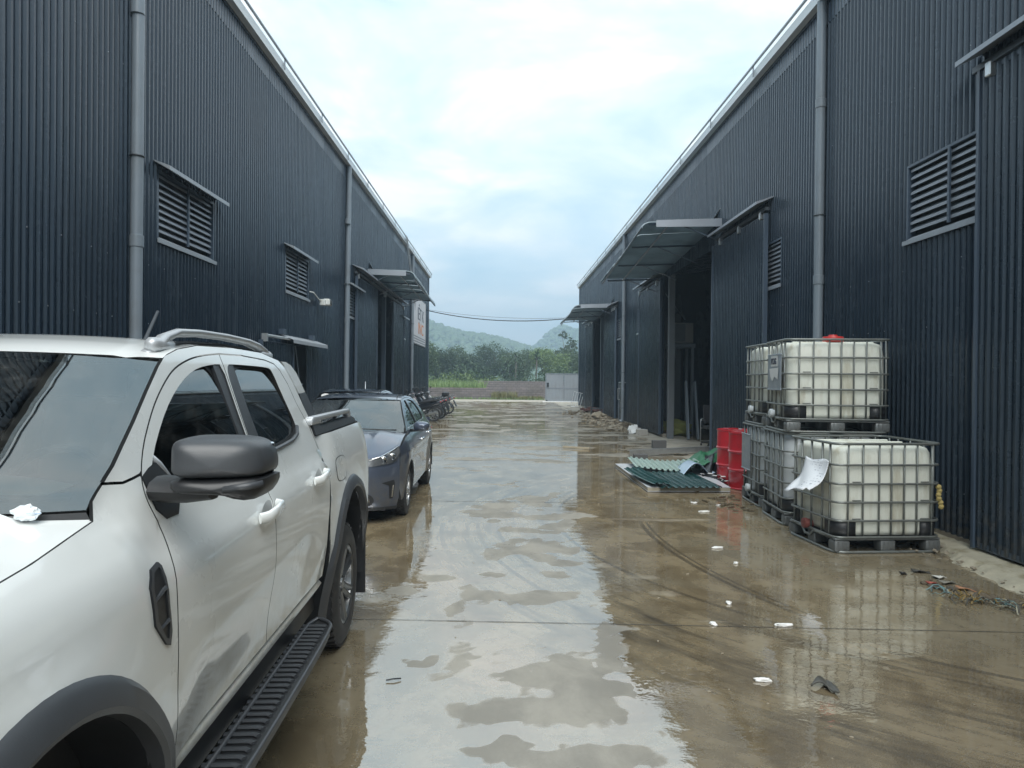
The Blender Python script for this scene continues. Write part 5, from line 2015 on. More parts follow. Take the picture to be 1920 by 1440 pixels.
def sd_t(s, z):
    t = float(np.mean([np.interp(z - 0.02 * (s - 1.2) * (z < 1.0) + d, S_Z, S_T) for d in (-0.025, 0, 0.025)]))
    if s < -0.15: t -= 0.06 * ((-0.15 - s) / 0.40) ** 2
    if s > 2.6: t -= 0.11 * ((s - 2.6) / 0.85) ** 2
    for c in (0.0, 2.62):
        d = math.hypot(s - c, z - 0.33)
        t += 0.018 * (1 - sm(0.36, 0.56, d))
    if -0.2 < s < 3.2: t += 0.010 * math.exp(-((z - 0.78 - 0.02 * s) / 0.03) ** 2) - 0.012 * math.exp(-((z - 0.55) / 0.12) ** 2) * sm(0.3, 0.7, s) * (1 - sm(2, 2.4, s))
    return t


def sedan(label, loc, paint, rz=0.0):
    root = thing('saloon_car', label, 'car', loc, rz)
    WBS = 2.62
    sf = lambda off=0.0: (lambda s, z: (sd_t(s, z) + off, s, z))
    belt = lambda s: 1.015 + 0.035 * s / 1.5
    hoodz = lambda s: float(np.interp(s, [-0.80, -0.6, -0.3, 0.0, 0.22], [0.80, 0.87, 0.935, 0.985, 1.015]))
    # fender
    a1 = arc(0, 0.33, 0.355, R(-8), R(188), 22)
    fen = [(0.46, 0.26)] + a1 + [(-0.43, 0.24), (-0.52, 0.40), (-0.53, 0.62), (-0.50, 0.80), (-0.46, 0.885)] + [(s, hoodz(s) - 0.012) for s in np.linspace(-0.4, 0.22, 9)] + [(0.30, 1.02), (0.43, 1.03), (0.44, 0.8), (0.45, 0.5)]
    both('front_fender', paint, root, fen, sf(), h=0.05)
    fd = [(0.46, 0.26), (0.45, 0.5), (0.44, 0.8), (0.43, 1.03), (0.62, 1.14), (0.80, 1.26), (0.98, 1.36), (1.14, 1.41), (1.44, 1.425), (1.50, 1.2), (1.53, 1.0), (1.53, 0.5), (1.53, 0.26)]
    fw = [(0.54, 1.05), (0.64, 1.125), (0.82, 1.245), (0.99, 1.345), (1.14, 1.385), (1.38, 1.395), (1.43, 1.25), (1.46, 1.062)]
    rd = [(1.53, 0.26), (1.53, 0.5), (1.53, 1.0), (1.50, 1.2), (1.44, 1.425), (1.75, 1.42), (2.05, 1.39), (2.28, 1.32), (2.42, 1.24), (2.55, 1.10), (2.50, 0.9), (2.40, 0.76), (2.28, 0.62), (2.22, 0.45), (2.20, 0.26)]
    rw = [(1.56, 1.062), (1.55, 1.2), (1.51, 1.395), (1.75, 1.392), (2.03, 1.365), (2.24, 1.30), (2.36, 1.22), (2.42, 1.13), (2.36, 1.085), (2.0, 1.075)]
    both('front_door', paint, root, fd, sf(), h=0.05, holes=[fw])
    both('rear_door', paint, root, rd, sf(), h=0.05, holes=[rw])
    both('side_window', MAT['glass'], root, fw, sf(-0.014), h=0.08, gap=-0.003, flange=None)
    both('side_window', MAT['glass'], root, rw, sf(-0.014), h=0.08, gap=-0.003, flange=None)
    for sd in (1, -1):
        mb = MB()
        mb.tube([(sd * (sd_t(s, z) + .002), s, z) for s, z in [(0.54, 1.05), (1.0, 1.056), (1.5, 1.062), (2.0, 1.073), (2.36, 1.083)]], 0.008, 5)
        mb.build('window_strip', MAT['chrome'], root)
        panel_mb([(1.40, 1.40), (1.50, 1.405), (1.55, 1.25), (1.565, 1.06), (1.455, 1.058), (1.435, 1.25)], sf(-0.006), h=0.05, gap=0, mirror=sd < 0).build('pillar_cover', MAT['black'], root, True, 40)
    # quarter panel and roof side ring
    a2 = arc(WBS, 0.33, 0.355, R(-8), R(188), 22)
    qp = [(2.20, 0.26)] + a2[::-1] + [(3.02, 0.26), (3.30, 0.30), (3.40, 0.5), (3.44, 0.75), (3.42, 0.93), (3.34, 1.02), (3.05, 1.045), (2.80, 1.06), (2.56, 1.10), (2.50, 0.9), (2.40, 0.76), (2.28, 0.62), (2.22, 0.45)]
    both('rear_quarter', paint, root, qp, sf(), h=0.05)
    red = lambda s: float(np.interp(s, [0.9, 1.05, 1.3, 1.7, 2.1, 2.4, 2.75, 3.05], [1.385, 1.42, 1.445, 1.452, 1.425, 1.34, 1.16, 1.045]))
    ring = [(0.22, 1.015), (0.30, 1.022), (0.43, 1.032)] + fd[4:9] + rd[5:10] + [(2.80, 1.062), (3.05, 1.047)] + [(s, red(s)) for s in (2.9, 2.75, 2.58, 2.4, 2.25, 2.1, 1.9, 1.7, 1.5, 1.3, 1.1, 0.95)] + [(0.75, 1.295), (0.5, 1.16)]
    both('roof_frame', paint, root, ring, sf(), h=0.045, flange=(0.03, 0))
    # roof
    def rp(u, v):
        s0 = 0.97 + 1.43 * v
        t = -1 + 2 * u
        ze = red(s0)
        q = 1 - abs(t) ** 2.4
        return (sd_t(s0, ze) * t, s0 - 0.11 * q * (1 - v) ** 3 + 0.09 * q * v ** 3, ze + 0.035 * q)
    mb = MB()
    mb.grid(rp, 24, 18)
    fix(mb.build('roof', paint, root, True))
    for sd in (1, -1):
        mb = MB()
        mb.tube([(sd * (sd_t(s, red(s)) - 0.055), s, red(s) + 0.011) for s in np.linspace(0.97, 2.35, 12)], 0.008, 5)
        mb.build('roof_seal', MAT['black'], root)
    # screens
    def scr(e0, e1, b0, b1, up):
        def fn(u, v):
            t = -1 + 2 * u
            s, z = e0[0] + (e1[0] - e0[0]) * v, e0[1] + (e1[1] - e0[1]) * v + 0.03 * math.sin(PI * v)
            q = 1 - abs(t) ** 2.2
            return ((sd_t(s, min(z, 1.43)) - 0.015) * t, s + (b0 * (1 - v) + b1 * v) * q, z + 0.015 * q * v * up)
        return fn
    wsf = scr((0.25, 1.015), (0.95, 1.392), -0.16, -0.11, 1)
    mb = MB()
    mb.grid(wsf, 22, 14)
    fix(mb.build('windscreen', MAT['windshield'], root, True))
    mb = MB()
    for (u0, u1, v0, v1) in ((0, 0.04, 0, 1), (0.96, 1, 0, 1), (0.04, 0.96, 0, 0.06), (0.04, 0.96, 0.95, 1)):
        mb.grid(lambda u, v: tuple(Vector(wsf(u0 + (u1 - u0) * u, v0 + (v1 - v0) * v)) + Vector((0, 0.004, -0.005))), 10, 10)
    mb.build('windscreen_border', MAT['black'], root, True)
    mb = MB()
    mb.grid(scr((3.02, 1.05), (2.38, 1.345), 0.10, 0.09, 1), 18, 10)
    fix(mb.build('rear_screen', MAT['glass'], root, True))
    # bonnet: front edge follows the headlight tops
    def fz(t, z):
        base = float(np.interp(z, [0.16, 0.25, 0.40, 0.55, 0.68, 0.80, 0.94], [-0.76, -0.80, -0.825, -0.83, -0.81, -0.77, -0.60]))
        return base + 0.27 * (abs(t) / 0.80) ** 3.4 * (1 if z < 0.8 else 1 - 0.25 * (z - 0.8) / .14)
    def hp(u, v):
        t = -1 + 2 * u
        q = 1 - abs(t) ** 2.6
        xf = 0.79 * t
        zf = float(np.interp(abs(xf), [0, 0.4, 0.6, 0.72, 0.79], [0.795, 0.775, 0.803, 0.872, 0.910]))
        s0, s1 = fz(xf, zf) + 0.004, 0.22 - 0.13 * q
        s = s0 + (s1 - s0) * v
        x = t * (0.79 * (1 - v) + (sd_t(0.22, 1.0) - 0.008) * v)
        z1 = 1.005 + 0.035 * q
        z = zf + (z1 - zf) * (1 - (1 - v) ** 1.6) + 0.014 * math.exp(-((abs(t) - 0.62) / 0.09) ** 2) * sm(0.05, 0.4, v)
        if v < 0.06: z -= 0.012 * (1 - v / 0.06) ** 2
        return (x, s, z)
    mb = MB()
    mb.grid(hp, 36, 22)
    fix(mb.build('bonnet', paint, root, True))
    mb = MB()
    mb.grid(lambda u, v: tuple(Vector(hp(0.03 + .94 * u, 1.0)) * (1 - v) + Vector(wsf(0.03 + .94 * u, 0.03)) * v - Vector((0, 0, 0.015))), 16, 2)
    mb.build('scuttle', MAT['black'], root, True)
    for (ua, ub) in ((0.30, 0.62), (0.55, 0.93)):
        mb = MB()
        mb.tube([tuple(Vector(wsf(ub - (ub - ua) * k / 6, 0.02 + 0.05 * k / 6)) + Vector((0, -0.012, 0.016))) for k in range(7)], 0.009, 6)
        mb.build('wiper', MAT['black'], root, True)
    fs = lambda off=0.0: (lambda t, z: (t, fz(t, z) - off, z))
    fas = [(-0.76, 0.17), (0.76, 0.17), (0.795, 0.30), (0.805, 0.55), (0.80, 0.72), (0.79, 0.905), (0.72, 0.865), (0.60, 0.80), (0.4, 0.772), (0, 0.79), (-0.4, 0.772), (-0.60, 0.80), (-0.72, 0.865), (-0.79, 0.905), (-0.80, 0.72), (-0.805, 0.55), (-0.795, 0.30)]
    hl = [[(m_ * a, b) for a, b in smoothpoly([(0.415, 0.672), (0.44, 0.755), (0.60, 0.795), (0.72, 0.862), (0.775, 0.905), (0.80, 0.875), (0.80, 0.79), (0.765, 0.715), (0.60, 0.688)], 1)] for m_ in (1, -1)]
    mb = panel_mb(fas, fs(), h=0.05, gap=0, holes=[[(a, min(b, 0.862)) for a, b in h_] for h_ in hl] if False else (), flange=None)
    fix(mb.build('front_bumper', paint, root, True))
    for h_ in hl:
        o = fix(panel_mb(h_, fs(0.012), h=0.05, gap=0, flange=None).build('headlight', MAT['lamp_glass'], root, True))
        fix(panel_mb([(a * 1.0, b) for a, b in h_], fs(0.004), h=0.05, gap=0.004, flange=None).build('lamp_bowl', MAT['lampbowl'], o, True))
        c = sum(a for a, b in h_) / len(h_)
        mb = MB()
        for (q, zz, r_) in ((0.63, 0.755, 0.045), (0.72, 0.785, 0.042)):
            q = math.copysign(q, c)
            mb.lathe([(r_, 0.0), (r_ * 0.9, 0.012), (r_ * 0.5, 0.004), (0, 0.0)], 16, Matrix.Translation((q, fz(q, zz) - 0.006, zz)) @ Matrix.Rotation(R(90), 4, 'X'), cap=False)
        mb.build('reflector', MAT['chrome'], o, True, 40)
        mb = MB()
        k = math.copysign(1, c)
        mb.tube([(k * a, fz(a, b) - 0.016, b) for a, b in [(0.44, 0.752), (0.60, 0.79), (0.72, 0.856), (0.772, 0.895)]], 0.010, 6)
        mb.build('lamp_strip', MAT['chrome'], o, True)
    for m_ in (1, -1):
        fix(panel_mb([(m_ * a, b) for a, b in [(0.70, 0.30), (0.735, 0.30), (0.76, 0.47), (0.75, 0.52), (0.62, 0.49), (0.70, 0.455)]], fs(0.006), h=0.05, gap=0, flange=None).build('air_slot', MAT['black'], root, True))
        mb = MB()
        mb.tube([(m_ * 0.725, fz(0.725, 0.32) - 0.012, 0.32), (m_ * 0.74, fz(0.74, 0.46) - 0.012, 0.46)], 0.012, 6)
        mb.build('slot_lamp', MAT['chrome'], root)
        fix(panel_mb(smoothpoly([(m_ * a, b) for a, b in [(0.34, 0.22), (0.50, 0.22), (0.55, 0.30), (0.48, 0.38), (0.36, 0.36)]], 2), fs(0.005), h=0.05, gap=0, flange=None).build('fog_recess', MAT['black'], root, True))
        mb = MB()
        mb.lathe([(0.055, 0.0), (0.05, 0.014), (0.040, 0.012), (0.038, 0.004), (0.0, 0.0)], 20, Matrix.Translation((m_ * 0.44, fz(0.44, 0.29) - 0.008, 0.29)) @ Matrix.Rotation(R(90), 4, 'X'), cap=False)
        mb.build('fog_lamp', MAT['chrome'], root, True, 40)
    fix(panel_mb(smoothpoly([(-0.36, 0.62), (0.36, 0.62), (0.41, 0.70), (0.38, 0.745), (-0.38, 0.745), (-0.41, 0.70)], 1), fs(0.006), h=0.05, gap=0, flange=None).build('grille', MAT['black'], root, True))
    fix(panel_mb([(-0.32, 0.22), (0.32, 0.22), (0.36, 0.38), (-0.36, 0.38)], fs(0.006), h=0.05, gap=0, flange=None).build('lower_grille', MAT['black'], root, True))
    fix(panel_mb([(-0.765, 0.168), (0.765, 0.168), (0.785, 0.205), (-0.785, 0.205)], fs(0.006), h=0.05, gap=0, flange=None).build('bumper_lip', MAT['black'], root, True))
    # tail
    mb = MB()
    mb.grid(lambda u, v: (0.76 * (-1 + 2 * u), 3.40 + 0.06 * (1 - (2 * u - 1) ** 2) - 0.06 * (abs(v - 0.4)), 0.26 + 0.78 * v), 14, 10)
    fix(mb.build('rear_bumper', paint, root, True))
    mb = MB()
    mb.grid(lambda u, v: (0.72 * (-1 + 2 * u), 2.98 + 0.42 * v + 0.06 * (1 - (2 * u - 1) ** 2), 1.045 - 0.03 * v + 0.015 * (1 - (2 * u - 1) ** 2)), 14, 6)
    fix(mb.build('boot_lid', paint, root, True))
    for sd in (1, -1):
        mb = MB()
        mb.box((sd * 0.66, 3.425, 0.82), (0.26, 0.07, 0.14), bevel=0.02)
        mb.build('tail_lamp', MAT['red_lamp'], root)
        for c in (0.0, WBS):
            mb = MB()
            vs = []
            for k in range(21):
                a = R(-10 + 200 * k / 20)
                for x_ in (0.845, 0.5):
                    vs.append((sd * x_, c + 0.352 * math.cos(a), 0.33 + 0.352 * math.sin(a)))
            mb.add(vs, [(2 * i, 2 * i + 1, 2 * i + 3, 2 * i + 2) for i in range(20)])
            mb.add([(sd * 0.5, c + 0.352 * math.cos(R(-10 + 10 * k)), 0.33 + 0.352 * math.sin(R(-10 + 10 * k))) for k in range(21)], [tuple(range(21))])
            mb.build('arch_liner', MAT['black'], root, True, 40)
            wheel(root, 'wheel', sd * 0.745, c, 0.305, 0.19, 0.195, MAT['alloy_light'], 5, sd)
        # mirror, handles
        mb = MB()
        sh = smoothpoly([(-0.11, -0.06), (-0.115, 0.03), (-0.07, 0.068), (0.05, 0.065), (0.10, 0.03), (0.10, -0.03), (0.06, -0.068), (-0.06, -0.07)], 2)
        pr = [(0.0, 0.35), (0.02, 0.75), (0.05, 0.95), (0.10, 1.0), (0.12, 0.95)]
        mb.add([(sd * (0.935 + a * k), 0.52 + d, 1.065 + b * k) for d, k in pr for a, b in sh], [(i * len(sh) + j, i * len(sh) + (j + 1) % len(sh), (i + 1) * len(sh) + (j + 1) % len(sh), (i + 1) * len(sh) + j) for i in range(4) for j in range(len(sh))])
        mb.add([(sd * (0.935 + a * .35), 0.52, 1.065 + b * .35) for a, b in sh], [tuple(range(len(sh)))])
        mb.add([(sd * (0.935 + a * .95), 0.64, 1.065 + b * .95) for a, b in sh], [tuple(range(len(sh)))])
        mo = fix(mb.build('door_mirror', paint, root, True, 50))
        mb = MB()
        mb.tube([(sd * 0.78, 0.60, 1.01), (sd * 0.88, 0.58, 1.02)], 0.022, 8)
        mb.build('mirror_arm', MAT['black'], mo, True)
        for (s, z) in ((1.25, 0.845), (2.15, 0.875)):
            t0 = sd_t(s, z)
            mb = MB()
            mb.tube([(sd * (t0 + 0.004), s, z), (sd * (t0 + 0.028), s + 0.03, z), (sd * (t0 + 0.028), s + 0.15, z + 0.006), (sd * (t0 + 0.004), s + 0.18, z + 0.008)], 0.013, 8)
            mb.build('door_handle', MAT['chrome'], root, True)
    mb = MB()
    mb.box((0, 0.1, 0.55), (1.28, 0.9, 0.5))
    mb.box((0, 1.4, 0.55), (1.5, 1.7, 0.5))
    mb.box((0, 2.9, 0.6), (1.2, 0.7, 0.5))
    mb.build('inner_body', MAT['black'], root)
    mb = MB()
    mb.box((0, 1.3, 0.24), (1.3, 3.9, 0.16))
    mb.build('underbody', MAT['black'], root)
    mb = MB()
    mb.box((0, 0.50, 0.965), (1.3, 0.55, 0.06), bevel=0.02)
    mb.build('dashboard', MAT['black'], root)
    for sx in (0.33, -0.33):
        mb = MB()
        mb.box((sx, 1.35, 0.98), (0.44, 0.14, 0.5), Matrix.Rotation(R(-14), 4, 'X'), bevel=0.05, seg=2)
        mb.box((sx, 1.42, 1.26), (0.24, 0.08, 0.15), bevel=0.03, seg=2)
        mb.build('seat', MAT['cloth'], root, True, 40)
    mb = MB()
    mb.tube([(0.33 + 0.17 * math.cos(a), 0.80 + 0.05 * math.sin(a), 1.02 + 0.16 * math.sin(a)) for a in [2 * PI * k / 20 for k in range(20)]], 0.014, 6, True)
    mb.build('steering_wheel', MAT['black'], root, True)
    mb = MB()
    mb.box((0, 2.15, 0.98), (1.2, 0.14, 0.5), Matrix.Rotation(R(-14), 4, 'X'), bevel=0.05, seg=2)
    mb.build('rear_seat', MAT['cloth'], root, True, 40)
    return root, wsf


MAT['lampbowl'] = pm('lamp bowl', (0.34, 0.35, 0.36), 0.25, 0.6, 0.3, 14)
MAT['red_lamp'] = pm('red lamp lens', (0.35, 0.02, 0.02), 0.15, coat=1.0)
sedan('dark blue-grey saloon car parked behind the pickup, headlight showing', (-2.01, 9.02, 0), MAT['navy_paint'])
s2, wsf2 = sedan('black saloon car half hidden behind the blue-grey one, sticker on its windscreen', (-3.02, 13.35, 0), MAT['black_paint'])
mb = MB()
mb.lathe([(0.0, 0.0), (0.06, 0.0), (0.06, 0.003), (0.0, 0.003)], 20, Matrix.Translation(Vector(wsf2(0.13, 0.80)) + Vector((0, -0.006, 0.008))) @ Matrix.Rotation(R(62), 4, 'X') @ Matrix.Diagonal((1.35, 0.8, 1, 1)))
mb.build('sticker', MAT['paper'], s2)
mb = MB()
mb.tube([(0.05, 2.2, 1.45), (0.02, 2.35, 1.62)], [0.012, 0.006], 6)
mb.build('aerial', MAT['galv'], s2)


# ================================================================== TANKS (caged intermediate bulk containers)
MAT['hdpe'] = pm('cloudy white tank plastic', (0.70, 0.72, 0.645), 0.42, 0, 0.07, 3.0, dirt=(0.38, 0.34, 0.23), dirt_amt=0.62, dscale=1.9, dmap=(3.2, 3.2, 0.7))
MAT['hdpe_grey'] = pm('greyed tank plastic', (0.56, 0.60, 0.62), 0.42, 0, 0.08, 3.0, dirt=(0.30, 0.28, 0.22), dirt_amt=0.4, dscale=2.5)
MAT['cage'] = pm('weathered cage steel', (0.20, 0.215, 0.205), 0.42, 0.5, 0.25, 12.0, dirt=(0.11, 0.095, 0.075), dirt_amt=0.5, dscale=6)
MAT['pallet'] = pm('pallet steel', (0.17, 0.18, 0.18), 0.45, 0.45, 0.25, 9.0, dirt=(0.07, 0.06, 0.05), dirt_amt=0.6, dscale=5)
MAT['red_plastic'] = pm('red plastic', (0.50, 0.03, 0.025), 0.35, 0, 0.1, 6)
MAT['plate'] = pm('zinc plate', (0.36, 0.40, 0.45), 0.38, 0.45, 0.2, 5.0, dirt=(0.62, 0.63, 0.64), dirt_amt=0.5, dscale=7)
MAT['dull_valve'] = pm('dull red valve', (0.20, 0.06, 0.05), 0.6, 0, 0.2, 8)
TW, TD, TH = 1.13, 1.0, 1.11


def rrect(w, d, r, n=6):
    pts = []
    for (cx, cy, a0) in ((w / 2 - r, d / 2 - r, 0), (-w / 2 + r, d / 2 - r, 90), (-w / 2 + r, -d / 2 + r, 180), (w / 2 - r, -d / 2 + r, 270)):
        for k in range(n + 1):
            a = R(a0 + 90 * k / n)
            pts.append((cx + r * math.cos(a), cy + r * math.sin(a)))
    return pts


# shared meshes (built once on the first tank)
def build_tank(label, loc, rz, body='hdpe', lid=None, plate=None, valve=True, seed=0):
    rt = thing('bulk_container', label, 'bulk container', loc, rz, 'caged bulk containers stacked by the right warehouse')
    # bottle: rounded block with filled shoulders
    mb = MB()
    rings = [(0.165, 0.90, 0.05), (0.175, 0.955, 0.06), (0.22, 0.975, 0.07), (0.55, 0.985, 0.075), (0.90, 0.98, 0.08), (1.00, 0.965, 0.09), (1.045, 0.93, 0.10), (1.065, 0.86, 0.12), (1.07, 0.5, 0.12)]
    secs = []
    for (z, k, r) in rings:
        q = rrect((TW - 0.05) * k, (TD - 0.05) * k, r + 0.06, 6)
        secs.append([(x, y, z) for x, y in q])
    m_ = len(secs[0])
    mb.add([p_ for s_ in secs for p_ in s_], [(i * m_ + j, i * m_ + (j + 1) % m_, (i + 1) * m_ + (j + 1) % m_, (i + 1) * m_ + j) for i in range(len(secs) - 1) for j in range(m_)])
    mb.add(secs[-1], [tuple(range(m_))])
    mb.add(secs[0], [tuple(range(m_))[::-1]])
    bo = mb.build('tank_bottle', MAT[body], rt, True, 60)
    mb = MB()
    for y in (-0.26, 0.0, 0.26):
        mb.box((0, y, 1.072), (0.9, 0.05, 0.02), bevel=0.008)
    mb.build('bottle_rib', MAT[body], bo)
    if lid:
        mb = MB()
        mb.lathe([(0.115, 0.0), (0.118, 0.03), (0.11, 0.045), (0.05, 0.05), (0.045, 0.062), (0, 0.062)], 24, Matrix.Translation((0.02, -0.22, 1.085)) @ Matrix.Diagonal((1, 1, 1.35, 1)))
        mb.build('lid', MAT[lid], rt, True, 40)
    # cage hoops (share one mesh) and uprights
    hoop = None
    for z in (0.16, 0.325, 0.51, 0.695, 0.885):
        if hoop is None:
            mb = MB()
            mb.tube([(x, y, 0) for x, y in rrect(TW - 0.005, TD - 0.005, 0.10, 5)], 0.0105, 7, True, flat=(1.15, 0.8))
            hoop = mb.build('cage_hoop', MAT['cage'], rt, True)
            o = hoop
        else:
            o = share(hoop, rt)
        o.location = (0, 0, z)
    mb = MB()
    mb.tube([(x, y, 1.098) for x, y in rrect(TW - 0.005, TD - 0.005, 0.10, 5)], 0.016, 7, True, flat=(0.9, 1.0))
    mb.build('cage_rim', MAT['cage'], rt, True)
    up = None
    ux = [-0.425, -0.27, -0.10, 0.03, 0.165, 0.30, 0.455]
    uy = [-0.37, -0.22, 0.0, 0.21, 0.37]
    spots = [(x, s_ * (TD / 2 - 0.012), 0) for x in ux for s_ in (-1, 1)] + [(s_ * (TW / 2 - 0.012), y, PI / 2) for y in uy for s_ in (-1, 1)]
    for (x, y, a) in spots:
        if up is None:
            mb = MB()
            mb.tube([(0, 0, 0.15), (0, 0, 1.09)], 0.0115, 7, flat=(0.75, 1.1))
            up = mb.build('cage_upright', MAT['cage'], rt, True)
            o = up
        else:
            o = share(up, rt)
        o.location = (x, y, 0)
        o.rotation_euler = (0, 0, a)
    tab = None
    for x in (-0.345, 0.375):
        for z in (0.345, 0.53, 0.715):
            for s_ in (-1, 1):
                if tab is None:
                    mb = MB()
                    mb.box((0, 0, 0), (0.09, 0.012, 0.012), bevel=0.003)
                    tab = mb.build('cage_tab', MAT['cage'], rt)
                    o = tab
                else:
                    o = share(tab, rt)
                o.location = (x, s_ * (TD / 2 + 0.001), z)
    # black corner protectors and pallet
    for sx in (-1, 1):
        for sy in (-1, 1):
            mb = MB()
            pts = []
            q = [(0.0, 0.0), (0.19, 0.0)]
            outl = [(sx * (TW / 2 - 0.22), sy * (TD / 2 - 0.020)), (sx * (TW / 2 - 0.11), sy * (TD / 2 - 0.020)), (sx * (TW / 2 - 0.05), sy * (TD / 2 - 0.05)), (sx * (TW / 2 - 0.020), sy * (TD / 2 - 0.11)), (sx * (TW / 2 - 0.020), sy * (TD / 2 - 0.22))]
            for j, (x, y) in enumerate(outl):
                pts += [(x, y, 0.155), (x, y, 0.335)]
            mb.add(pts, [(2 * i, 2 * i + 2, 2 * i + 3, 2 * i + 1) for i in range(4)])
            mb.build('corner_guard', MAT['black'], rt, True, 40, solid=0.012)
    mb = MB()
    mb.box((0, 0, 0.138), (TW - 0.02, TD - 0.02, 0.022), bevel=0.006)
    mb.build('pallet_deck', MAT['pallet'], rt)
    ft = None
    for x in (-TW / 2 + 0.085, 0.0, TW / 2 - 0.085):
        for y in (-TD / 2 + 0.075, 0, TD / 2 - 0.075):
            if ft is None:
                mb = MB()
                mb.box((0, 0, 0.07), (0.16, 0.14, 0.11), bevel=0.018, seg=2)
                for g_ in (-0.045, 0, 0.045):
                    mb.box((g_, -0.071, 0.07), (0.012, 0.006, 0.09))
                    mb.box((g_, 0.071, 0.07), (0.012, 0.006, 0.09))
                ft = mb.build('pallet_foot', MAT['pallet'], rt, True, 40)
                o = ft
            else:
                o = share(ft, rt)
            o.location = (x, y, 0)
    mb = MB()
    mb.tube([(x, y, 0.014) for x, y in rrect(TW + 0.01, TD + 0.01, 0.14, 5)], 0.014, 7, True)
    mb.build('pallet_runner', MAT['cage'], rt, True)
    # valve at the side that faces the lane
    if valve:
        mb = MB()
        RY = Matrix.Translation((-TW / 2 + 0.05, 0.05, 0.20)) @ Matrix.Rotation(-PI / 2, 4, 'Y')
        mb.lathe([(0.045, 0), (0.045, 0.06), (0.055, 0.062), (0.055, 0.10), (0.03, 0.11), (0, 0.11)], 16, RY)
        mb.build('valve', MAT['dull_valve'] if seed == 0 else MAT['hdpe_grey'], rt, True, 40)
        mb = MB()
        mb.tube([(-TW / 2 + 0.01, 0.30, 0.15), (-TW / 2 - 0.005, 0.16, 0.15), (-TW / 2 - 0.005, 0.10, 0.09), (-TW / 2 - 0.005, -0.02, 0.09), (-TW / 2 - 0.005, -0.08, 0.15), (-TW / 2 + 0.01, -0.3, 0.15)], 0.014, 7)
        mb.build('valve_guard', MAT['cage'], rt, True)
    if plate:
        y0, y1, z0, z1 = plate
        mb = MB()
        mb.box((-TW / 2 - 0.012, (y0 + y1) / 2, (z0 + z1) / 2), (0.012, y1 - y0, z1 - z0), bevel=0.004)
        for z in (z0, z1):
            mb.box((-TW / 2 - 0.014, (y0 + y1) / 2, z), (0.02, y1 - y0 + 0.02, 0.02), bevel=0.004)
        mb.build('id_plate', MAT['plate'], rt)
    return rt


tankA = build_tank('nearest white caged tank on the ground, torn paper label hanging from its cage', (3.865, 7.62, 0), R(4), 'hdpe', None, None, True, 0)
tankB = build_tank('grubby caged tank on the ground under the red-lidded one, behind the nearest tank', (3.96, 8.86, 0), R(-5), 'hdpe_grey', None, None, False, 1)
tankC = build_tank('caged tank on the ground beside the red drums, bare grey plate on its side', (4.10, 10.05, 0), R(-4), 'hdpe_grey', None, (0.0, 0.42, 0.45, 0.95), True, 2)
tankD = build_tank('upper white caged tank with a red lid and a label plate on its side', (3.96, 8.80, 1.115), R(-6.5), 'hdpe', 'red_plastic', (-0.30, 0.28, 0.50, 0.93), True, 3)
tankE = build_tank('upper caged tank behind the red-lidded one, nearest to the doorway', (4.12, 10.02, 1.115), R(-4), 'hdpe', None, None, True, 4)
tankD.scale = (1.045, 1, 1)
tankD.location.x += 0.03
# lettering on the upper tank's plate: white sticker with dark characters
mb = MB()
mb.box((-TW / 2 - 0.0205, -0.02, 0.85), (0.003, 0.30, 0.13))
mb.build('label', MAT['paper'], tankD)
text_mesh('PCHG', 0.105, MAT['sign_ink'], tankD, Matrix.Translation((-TW / 2 - 0.0235, 0.11, 0.815)) @ Matrix(((0, 0, -1, 0), (-1, 0, 0, 0), (0, 1, 0, 0), (0, 0, 0, 1))), sx=0.85)
mb = MB()
mb.add([(-TW / 2 - 0.022, 0.20, 0.76), (-TW / 2 - 0.022, -0.22, 0.77), (-TW / 2 - 0.024, -0.20, 0.62), (-TW / 2 - 0.024, -0.05, 0.66), (-TW / 2 - 0.024, 0.05, 0.60), (-TW / 2 - 0.024, 0.15, 0.66)], [(0, 1, 2, 3, 4, 5)])
mb.build('torn_label', MAT['paper'], tankD)
# foam lump on the nearest tank
mb = MB()
for k in range(6):
    mb.box((TW / 2 - 0.02 + rnd.uniform(-.01, .03), -TD / 2 + 0.03, 0.46 + 0.04 * k), (0.05, 0.05, 0.06), Matrix.Rotation(rnd.uniform(0, 1), 4, 'X'), bevel=0.018)
mb.build('foam_patch', pm('yellowed foam', (0.42, 0.33, 0.12), 0.8, 0, 0.3, 10), tankA)

# torn paper label on the nearest tank
def paper_pt(u, v):
    x = -TW / 2 - 0.02 - 0.30 * v * (0.35 + 0.65 * v) + 0.02 * math.sin(5 * u + 3 * v)
    y = -0.40 + 0.44 * u - 0.05 * v
    z = 0.915 - 0.40 * v + 0.06 * v * v + 0.012 * math.sin(7 * u + 9 * v) + (0.05 * (1 - u) if v > 0.9 else 0) + (0.03 * v * math.sin(6 * u))
    return (x, y, z)


mb = MB()
mb.grid(paper_pt, 12, 14)
m, t, out = newmat('creased printed paper')
co = t.n('ShaderNodeTexCoord').outputs['Object']
p = t.n('ShaderNodeBsdfPrincipled')
p.inputs['Roughness'].default_value = 0.5
sz = t.n('ShaderNodeSeparateXYZ')
t.link(co, sz.inputs[0])
row = t.math('SINE', t.math('MULTIPLY', sz.outputs[2], 260))
ink = t.math('MULTIPLY', t.sstep(row, 0.2, 0.5), t.sstep(t.noise(t.mapping(co, (1, 60, 20)), 1.0, 2), 0.5, 0.56))
ink = t.math('MULTIPLY', ink, t.sstep(t.noise(co, 7, 2), 0.52, 0.60))
t.link(t.mix(t.math('MULTIPLY', ink, 0.7), t.mix(t.noise(co, 6, 4), (0.55, 0.58, 0.62), (0.78, 0.79, 0.80)), (0.15, 0.16, 0.2)), p.inputs['Base Color'])
t.link(p.outputs[0], out.inputs[0])
